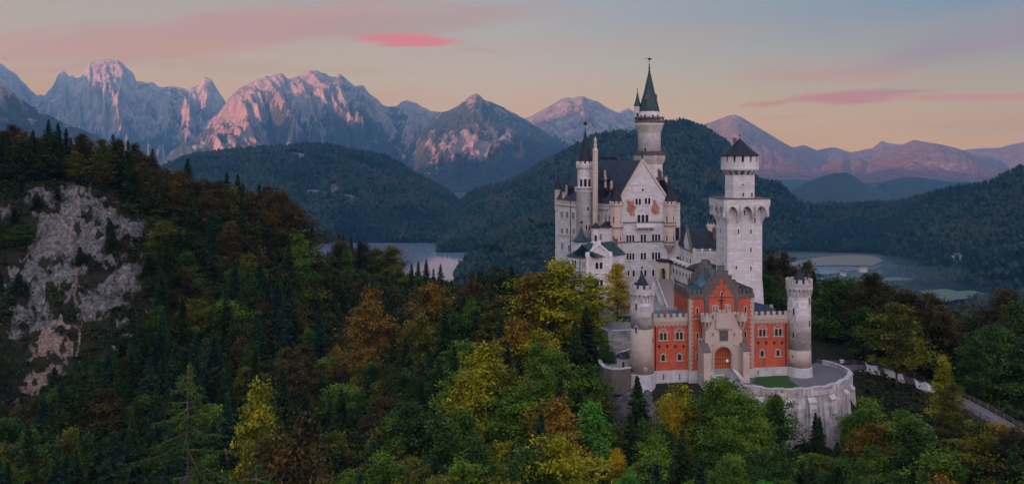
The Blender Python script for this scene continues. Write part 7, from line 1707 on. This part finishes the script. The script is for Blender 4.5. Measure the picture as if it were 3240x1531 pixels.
def fill():
    r = random.Random(42); cand = []
    occ = [(t['x'], t['y'], 3.3) for t in trees]
    for _ in range(26000):
        Y = 112+(440-112)*r.random()**0.9; px = -170+3560*r.random(); x = (px-CX)/FOC*Y; cand.append((x, Y, px))
    cell = {}
    def near(x, y, d):
        i, j = int(x//8), int(y//8)
        for a in (-1,0,1):
            for b_ in (-1,0,1):
                for (u, v, e) in cell.get((i+a,j+b_), ()):
                    if (u-x)**2+(v-y)**2 < (max(d, e)*0.5+d*0.5)**2: return True
        return False
    for u, v, e in occ: cell.setdefault((int(u//8), int(v//8)), []).append((u, v, e))
    X = np.array([c[0] for c in cand]); Yv = np.array([c[1] for c in cand]); PX = np.array([c[2] for c in cand])
    zb = ground_base(PX, Yv); rk, st, sc = cliff_masks(PX, Yv, zb); zg = ground_z(PX, Yv)
    out = []
    for i in range(len(cand)):
        x, Y, px = X[i], Yv[i], PX[i]; z = zg[i]
        if max(rk[i], st[i], sc[i]) > 0.25 and px < 700: continue
        pyg = HY-z/Y*FOC
        # castle, terraces, courts, wall foot and path stay free
        if 1760 < px < 2720 and 188 < Y < 330 and not (px < 1880 and Y < 245) : continue
        if px >= 1880 and px < 2720 and 182 < Y < 190: continue
        if 1900 < px < 2070 and 176 < Y < 205: continue
        if px >= 2560:
            yp = np.interp(px, [p[0] for p in PATH], [p[1] for p in PATH])
            if abs(Y-yp) < 7: continue
            if px > 2600 and Y < yp and Y > yp-26 and px < 3150: continue
        # behind the cliff edge nothing can be seen
        h0 = 20
        dm = 5.0 if px < 900 else 6.2
        if Y < 150: dm *= 0.9
        if near(x, Y, dm): continue
        py = HY-(z+h0)/Y*FOC
        if py > 1590: continue
        if Y > 345 and px < 930: continue
        cell.setdefault((int(x//8), int(Y//8)), []).append((x, Y, dm)); out.append((x, Y, px, z))
    return out, r
cand, r_ = fill()
# visibility: a tree counts when its tip is not hidden by the canopy in front of it
def canopy_visible(c):
    c = sorted(c, key=lambda q: q[1]); hor = np.full(380, 9999.0); vis = []; hid = []
    for (x, Y, px, z) in c:
        tip = HY-(z+20)/Y*FOC; j = int((px+170)/10); w = max(1, int(4.2/Y*FOC/10))
        j0, j1 = max(0, j-w), min(379, j+w+1)
        gain = float(np.mean(hor[j0:j1]))-tip
        (vis if gain > 6 else hid).append((x, Y, px, z, max(0, min(gain, 220))))
        hor[j0:j1] = np.minimum(hor[j0:j1], tip+25)
    return vis, hid
vis, hid = canopy_visible(cand)
for (x, Y, px, z, g_) in vis:
    sp, col = mixfor(px, HY-(z+18)/Y*FOC, Y, r_)
    h = (23 if sp else 19)*r_.uniform(0.78, 1.18)*(0.86 if px < 700 and Y < 300 and Y > 232 else 1.0)
    # keep the castle front, the right terrace and the lake inlet clear
    lim = None
    if 1880 < px < 2720 and Y < 190: lim = Zp(np.interp(px, [1880,2080,2400,2480,2700], [1330,1290,1290,1440,1440]), Y)-z
    if px >= 2720 and Y < 200: lim = Zp(np.interp(px, [2720,2900,3050,3240], [1290,1340,1400,1440]), Y)-z
    if 1150 < px < 1480 and Y > 300: lim = Zp(np.interp(px, [1150,1280,1400,1480], [800,835,885,905]), Y)-z
    if 700 < px < 980 and Y > 300: lim = Zp(np.interp(px, [700,820,900,980], [590,632,690,790]), Y)-z
    if -200 < px < 700 and Y > 296: lim = Zp(np.interp(px, [0,200,330,480,560,700], [430,425,470,505,560,600]), Y)-z
    if px > 2600 and Y > 200: lim = Zp(np.interp(px, [2600,2780,2900,3010,3080,3240], [885,885,935,975,1035,975]), Y)-z
    if 1620 <= px < 1790 and Y > 235: lim = Zp(865, Y)-z
    if px < 470 and Y < 300:      # the rock face and the scree under it stay open
        l2 = Zp(np.interp(px, [-100,20,60,150,300,400,470], [1000,1330,1330,1180,1120,1080,850]), Y)-z
        if Y < 262: lim = l2 if lim is None else min(lim, l2)
        else: lim = r_.choice([4, 4, 7.5])
    if 1130 < px < 1480 and Y > 190: 
        l2 = Zp(np.interp(px, [1130,1200,1280,1400,1480], [790,800,850,885,905]), Y)-z; lim = l2 if lim is None else min(lim, l2)
    if 400 < px < 1130 and 150 < Y <= 300:
        l2 = Zp(np.interp(px, [400,700,900,980,1130], [640,760,830,860,880]), Y)-z; lim = l2 if lim is None else min(lim, l2)
    if lim is not None: h = min(h, lim+r_.uniform(-1.5, 0.8))
    if h < 6: continue
    trees.append(dict(x=x, y=Y, z=z-0.3, sp=sp, col=col, k=(r_.randrange(len(SP)) if sp else (r_.choice([1,3,4,1,3,0,5]) if px < 2700 else r_.randrange(len(BL)))), h=h*(1.08 if not sp and lim is None else 1), wide=r_.uniform(0.85, 1.15)*(1.0 if sp else 0.95), label=None, px=px, py=HY-(z+h)/Y*FOC, group=None, gain=g_))
# ---- labels for the many: look + stand + order from the left
def zone(t):
    px, py, Y = t['px'], t['py'], t['y']
    if px < 960 and Y > 296: return 'on the left ridge skyline' if py < 640 else 'near the top of the left slope'
    if px < 460: return 'around the pale rock cliff' if py < 1050 else 'in the gorge below the cliff'
    if px < 1000: 
        return 'on the slope right of the cliff' if py < 900 else ('on the lower left slope' if py < 1180 else 'in the forest bottom left')
    if px < 1500: return 'below the lake inlet' if py < 960 else ('in the middle valley forest' if py < 1200 else 'at the bottom centre left')
    if px < 1900: return 'on the ridge left of the castle' if py < 1030 else ('left of the gatehouse' if py < 1250 else 'at the bottom left of the castle')
    if px < 2700: return 'in front of the castle' if Y < 215 else 'behind the castle'
    return 'beyond the path on the right' if Y > 205 else 'on the slope below the path'
ORD = ['leftmost','second from left','third from left','fourth from left','fifth from left','sixth from left','seventh from left','eighth from left','ninth from left','tenth from left']
byspec = {0: [], 1: []}
for t in trees: byspec[t['sp']].append(t)
stuff_trees = []
for sp in (0, 1):
    L = byspec[sp]; heroes = [t for t in L if 'gain' not in t]; rest = sorted([t for t in L if 'gain' in t], key=lambda t: -t['gain']*t['h']/t['y'])
    keep = heroes+rest[:max(0, 296-len(heroes))]; stuff_trees += rest[max(0, 296-len(heroes)):]; byspec[sp] = keep
def size_word(t): return 'tall' if t['h'] > (24 if t['sp'] else 20.5) else ('small' if t['h'] < (17 if t['sp'] else 14.5) else 'mid-sized')
allt = byspec[0]+byspec[1]; grp = {}
for t in allt:
    if t['label']: continue
    t['desc'] = '%s %s %s' % (size_word(t), LEAFWORD[t['col']], 'spruce' if t['sp'] else 'tree'); grp.setdefault((t['desc'], zone(t)), []).append(t)
for (d, z_), L in grp.items():
    L.sort(key=lambda t: t['px'])
    rows = [L] if len(L) <= 10 else None
    if rows is None:
        Ls = sorted(L, key=lambda t: t['py']); n = -(-len(L)//10); q = -(-len(L)//n); rows = [sorted(Ls[i*q:(i+1)*q], key=lambda t: t['px']) for i in range(n)]
    rn = {1: [''], 2: ['upper row, ', 'lower row, '], 3: ['top row, ', 'middle row, ', 'bottom row, ']}.get(len(rows), ['row %d, ' % (i+1) for i in range(len(rows))])
    for R_, nm in zip(rows, rn):
        for i, t in enumerate(R_): t['label'] = '%s %s%s' % (d, z_, '' if len(L) == 1 else ', '+nm+ORD[i])
for t in allt:
    nm = 'spruce_tree' if t['sp'] else 'broadleaf_tree'
    o = bpy.data.objects.new(nm, None); C.objects.link(o); o.location = (t['x'], t['y'], t['z'])
    base = 24.0 if t['sp'] else 20.0; s = t['h']/base; sw = (s*0.55+0.45)*t['wide']
    o.scale = (sw, sw, s); o.rotation_euler = (0, 0, (hash((round(t['x'], 1), round(t['y'], 1))) % 628)/100)
    tag(o, t['label'], 'spruce' if t['sp'] else 'tree', 'spruces of the castle forest' if t['sp'] else 'broadleaf trees of the castle forest')
    cm, tm = (SP if t['sp'] else BL)[t['k'] % (len(SP) if t['sp'] else len(BL))]
    if not cm.materials: cm.materials.append(LEAF['green'])
    c = bpy.data.objects.new('crown', cm); C.objects.link(c); c.parent = o
    c.material_slots[0].link = 'OBJECT'; c.material_slots[0].material = LEAF[t['col']]
    u = bpy.data.objects.new('trunk', tm); C.objects.link(u); u.parent = o
print('TREES', len(byspec[0]), len(byspec[1]), 'rest', len(stuff_trees), 'hidden', len(hid))
# the rest of the wood, smaller in view: one object
def merged_wood(items, name, per=420):
    Vs = []; At = []; rg = np.random.default_rng(5)
    for t in items:
        cm = (SP if t['sp'] else BL)[t['k'] % (len(SP) if t['sp'] else len(BL))][0]; n = len(cm.vertices)//4
        if not hasattr(merged_wood, 'c'): merged_wood.c = {}
        if cm.name not in merged_wood.c:
            a = np.zeros(n*12, dtype=np.float32); cm.vertices.foreach_get('co', a); tt = np.zeros(n*4, dtype=np.float32); cm.attributes['tint'].data.foreach_get('value', tt); merged_wood.c[cm.name] = (a.reshape(n,4,3), tt.reshape(n,4))
        V, tt = merged_wood.c[cm.name]; idx = rg.choice(n, min(n, per*4), replace=False); q = V[idx].copy(); cen = q.mean(1, keepdims=True); q = cen+(q-cen)*1.7
        s = t['h']/(24.0 if t['sp'] else 20.0); q = q*np.array([s*t['wide'], s*t['wide'], s])+np.array([t['x'], t['y'], t['z']])
        Vs.append(q.reshape(-1,3)); base = {'spruce':0.0,'teal':0.05,'darkgreen':0.15,'green':0.3,'olive':0.5,'lime':0.75,'brown':0.55,'rust':0.7,'amber':0.9}.get(t['col'], 0.3)
        At.append(np.clip(base+0.25*tt[idx].ravel(), 0, 1))
    V = np.concatenate(Vs); F = np.arange(len(V)).reshape(-1,4)
    return mesh_np(name, V, F, attrs=dict(tint=np.concatenate(At)))
WM = leaf_mat('mixed_wood_leaves', (0.010,0.022,0.009), (0.034,0.046,0.012), (0.09,0.065,0.014))
HT = stuff_trees[:]
for (x, Y, px, z, g_) in hid:
    sp, col = mixfor(px, 900, Y, r_); h = 14*r_.uniform(0.8, 1.15)
    if 1880 < px < 2720 and Y < 190: h = 9
    if px >= 2720 and Y < 200: h = 8
    HT.append(dict(x=x, y=Y, z=z-0.3, sp=sp, col=col, k=r_.randrange(6), h=h, wide=0.95))
if HT: tag(link('dense_forest', merged_wood(HT, 'dense_forest'), WM), kind='stuff')
# undergrowth: bushes and saplings on the floor, the cliff ledges and the rocks
def undergrowth():
    rg = np.random.default_rng(9); n = 15000; Y = 105+(330-105)*rg.random(n)**0.8; px = -120+3500*rg.random(n); x = (px-CX)/FOC*Y
    zb = ground_base(px, Y); rk, st, sc = cliff_masks(px, Y, zb); z = ground_z(px, Y)
    ok = (np.maximum(rk, np.maximum(st, sc)) < 0.30+0.35*(rg.random(n) < 0.16))
    ok &= ~((px > 1780) & (px < 2720) & (Y > 188) & (Y < 330)) & ~((px > 1905) & (px < 2060) & (Y > 180) & (Y < 205) & (rg.random(n) < 0.85))
    yp = np.interp(px, [p[0] for p in PATH], [p[1] for p in PATH]); ok &= ~((px > 2560) & (np.abs(Y-yp) < 4.5))
    x, Y, z, px = x[ok], Y[ok], z[ok], px[ok]; n = len(x); k = 34
    h = 0.7+2.3*rg.random(n)**1.6
    h = np.where((px > 2560) & (Y < 215) & (Y > 165), h*0.5, h)
    c = rg.normal(size=(n,k,3))*np.array([0.8,0.8,0.42]); c = c*h[:,None,None]; c[:,:,2] = np.abs(c[:,:,2])
    c += np.stack([x, Y, z], 1)[:,None,:]
    t = np.repeat(rg.random(n), k)*0.7+rg.random(n*k)*0.3
    V, F = leaf_quads(c.reshape(-1,3), rg, 0.62, 0.6, 0.1)
    me = mesh_np('undergrowth', V, F, attrs=dict(tint=np.repeat(t, 4)))
    tag(link('undergrowth', me, leaf_mat('undergrowth_leaves', (0.008,0.016,0.006), (0.022,0.034,0.009), (0.055,0.050,0.014))), kind='stuff')
undergrowth()
# ---- the near spruce with cones, and the two bright tips at the lower edge
def near_spruce(px, py, Y, hvis, label, col, cones=True, seed=3, R=1.9):
    rg = np.random.default_rng(seed); r = random.Random(seed); x, _ = XY(px, Y); zt = Zp(py, Y); zg = min(ground_at(x, Y), zt-18)
    t = empty('spruce_tree', (x, Y, zg), label, 'spruce'); H = zt-zg; segs = []; C3 = []; D3 = []; S3 = []; cone_at = []
    segs.append(((0,0,-1), (0.05,0,H*0.55), 0.26, 0.15)); segs.append(((0.05,0,H*0.55), (0,0,H-0.15), 0.15, 0.02))
    z = H-0.12
    def twig(p, d, L, k, drop=0.0):
        # needles along a twig
        n = int(L*24*k)+4; tt = rg.random(n); q = p+d*L*tt[:,None]; q[:,2] -= drop*L*tt**2
        q = q+rg.normal(size=(n,3))*0.022; C3.append(q); D3.append(np.repeat(d[None], n, 0)+rg.normal(size=(n,3))*0.55)
        S3.append(np.full(n, 0.060))
    while z > H-max(hvis*1.6, 9):
        f = (H-z)/hvis; nb = r.randint(3, 5); rr = min(R, 0.12+R*1.3*f**1.5); a0 = r.random()*6.28
        dead = f > 0.78
        for i in range(nb):
            if r.random() < 0.28+0.15*(f > 0.5): continue
            a = a0+6.283*i/nb+r.uniform(-.3,.3); L = rr*r.uniform(0.55, 1.1); up = 0.30*(1-min(1, f*1.6))-0.10
            p0 = np.array([0, 0, z]); d = np.array([math.cos(a), math.sin(a), up]); m_ = p0+d*L*0.5+np.array([0,0,-0.05*L]); e = p0+np.array([math.cos(a)*L, math.sin(a)*L, up*L-0.14*L+0.05])
            segs += [(tuple(p0), tuple(m_), 0.035+0.012*f, 0.022), (tuple(m_), tuple(e), 0.022, 0.008)]
            nt = int(L/0.11)+3
            for j in range(nt):
                s = (j+1)/nt
                if dead and s < 0.45: 
                    if r.random() < 0.75: continue
                b_ = (p0+(m_-p0)*2*s) if s < 0.5 else (m_+(e-m_)*(2*s-1))
                sd = 1 if j % 2 else -1; l = (0.10+0.42*L*(1-s)*0.55+0.08)*r.uniform(0.7, 1.2); l = min(l, 0.55)
                dd = np.array([math.cos(a+sd*0.95), math.sin(a+sd*0.95), -0.28]); twig(b_, dd, l, 1.0, 0.5)
                if r.random() < 0.35: twig(b_, np.array([0.1*math.cos(a), 0.1*math.sin(a), -1.0]), l*0.7, 0.8)
            twig(e-d*0.12, d, 0.24, 1.4)
            if cones and r.random() < (0.35 if f > 0.1 else 0.8) and f < 0.85: cone_at.append(e*1.0-d*0.06)
        z -= 0.20+0.16*min(1, f*1.4)
    c = np.concatenate(C3); d = np.concatenate(D3); d /= np.linalg.norm(d, axis=1)[:,None]; s = np.concatenate(S3)[:,None]*(0.7+0.7*rg.random((len(c),1)))
    w_ = np.cross(d, rg.normal(size=d.shape)); w_ /= np.linalg.norm(w_, axis=1)[:,None]+1e-9
    V = np.stack([c-d*s*0.9, c+w_*s*0.36, c+d*s*0.9, c-w_*s*0.36], 1).reshape(-1,3)
    me = mesh_np('crown', V, np.arange(len(V)).reshape(-1,4), attrs=dict(tint=np.repeat(np.clip(rg.random(len(c))*0.6+0.25, 0, 1), 4)))
    link('crown', me, LEAF[col], t); tm = tube_mesh('trunk', segs, 5); link('trunk', tm, None, t)
    for p in cone_at[:26]:
        b = MB(); z0 = p[2]; b.lathe(p[0], p[1], [(0.008,z0+0.02),(0.024,z0-0.01),(0.030,z0-0.06),(0.026,z0-0.11),(0.008,z0-0.15)], 7)
        m = bpy.data.meshes.new('cone'); m.from_pydata(b.v, [], b.f); link('cone', m, M['cone'], t)
M['cone'] = plain_mat('red_brown_cone', (0.17,0.055,0.035), 0.8)
near_spruce(593, 1150, 34, 4.6, 'near sparse spruce with hanging reddish cones, lower left foreground', 'brightspruce', True, 3, 2.7)
near_spruce(810, 1462, 30, 1.6, 'bright green spruce tip at the bottom edge, right of the cone-bearing spruce', 'brightspruce', False, 8, 2.2)
near_spruce(70, 1480, 32, 1.4, 'bright green spruce tip in the bottom left corner', 'brightspruce', False, 12, 1.6)
near_spruce(510, 1500, 33, 1.2, 'small green spruce tip at the bottom edge, left of the cone-bearing spruce', 'teal', False, 15, 1.2)
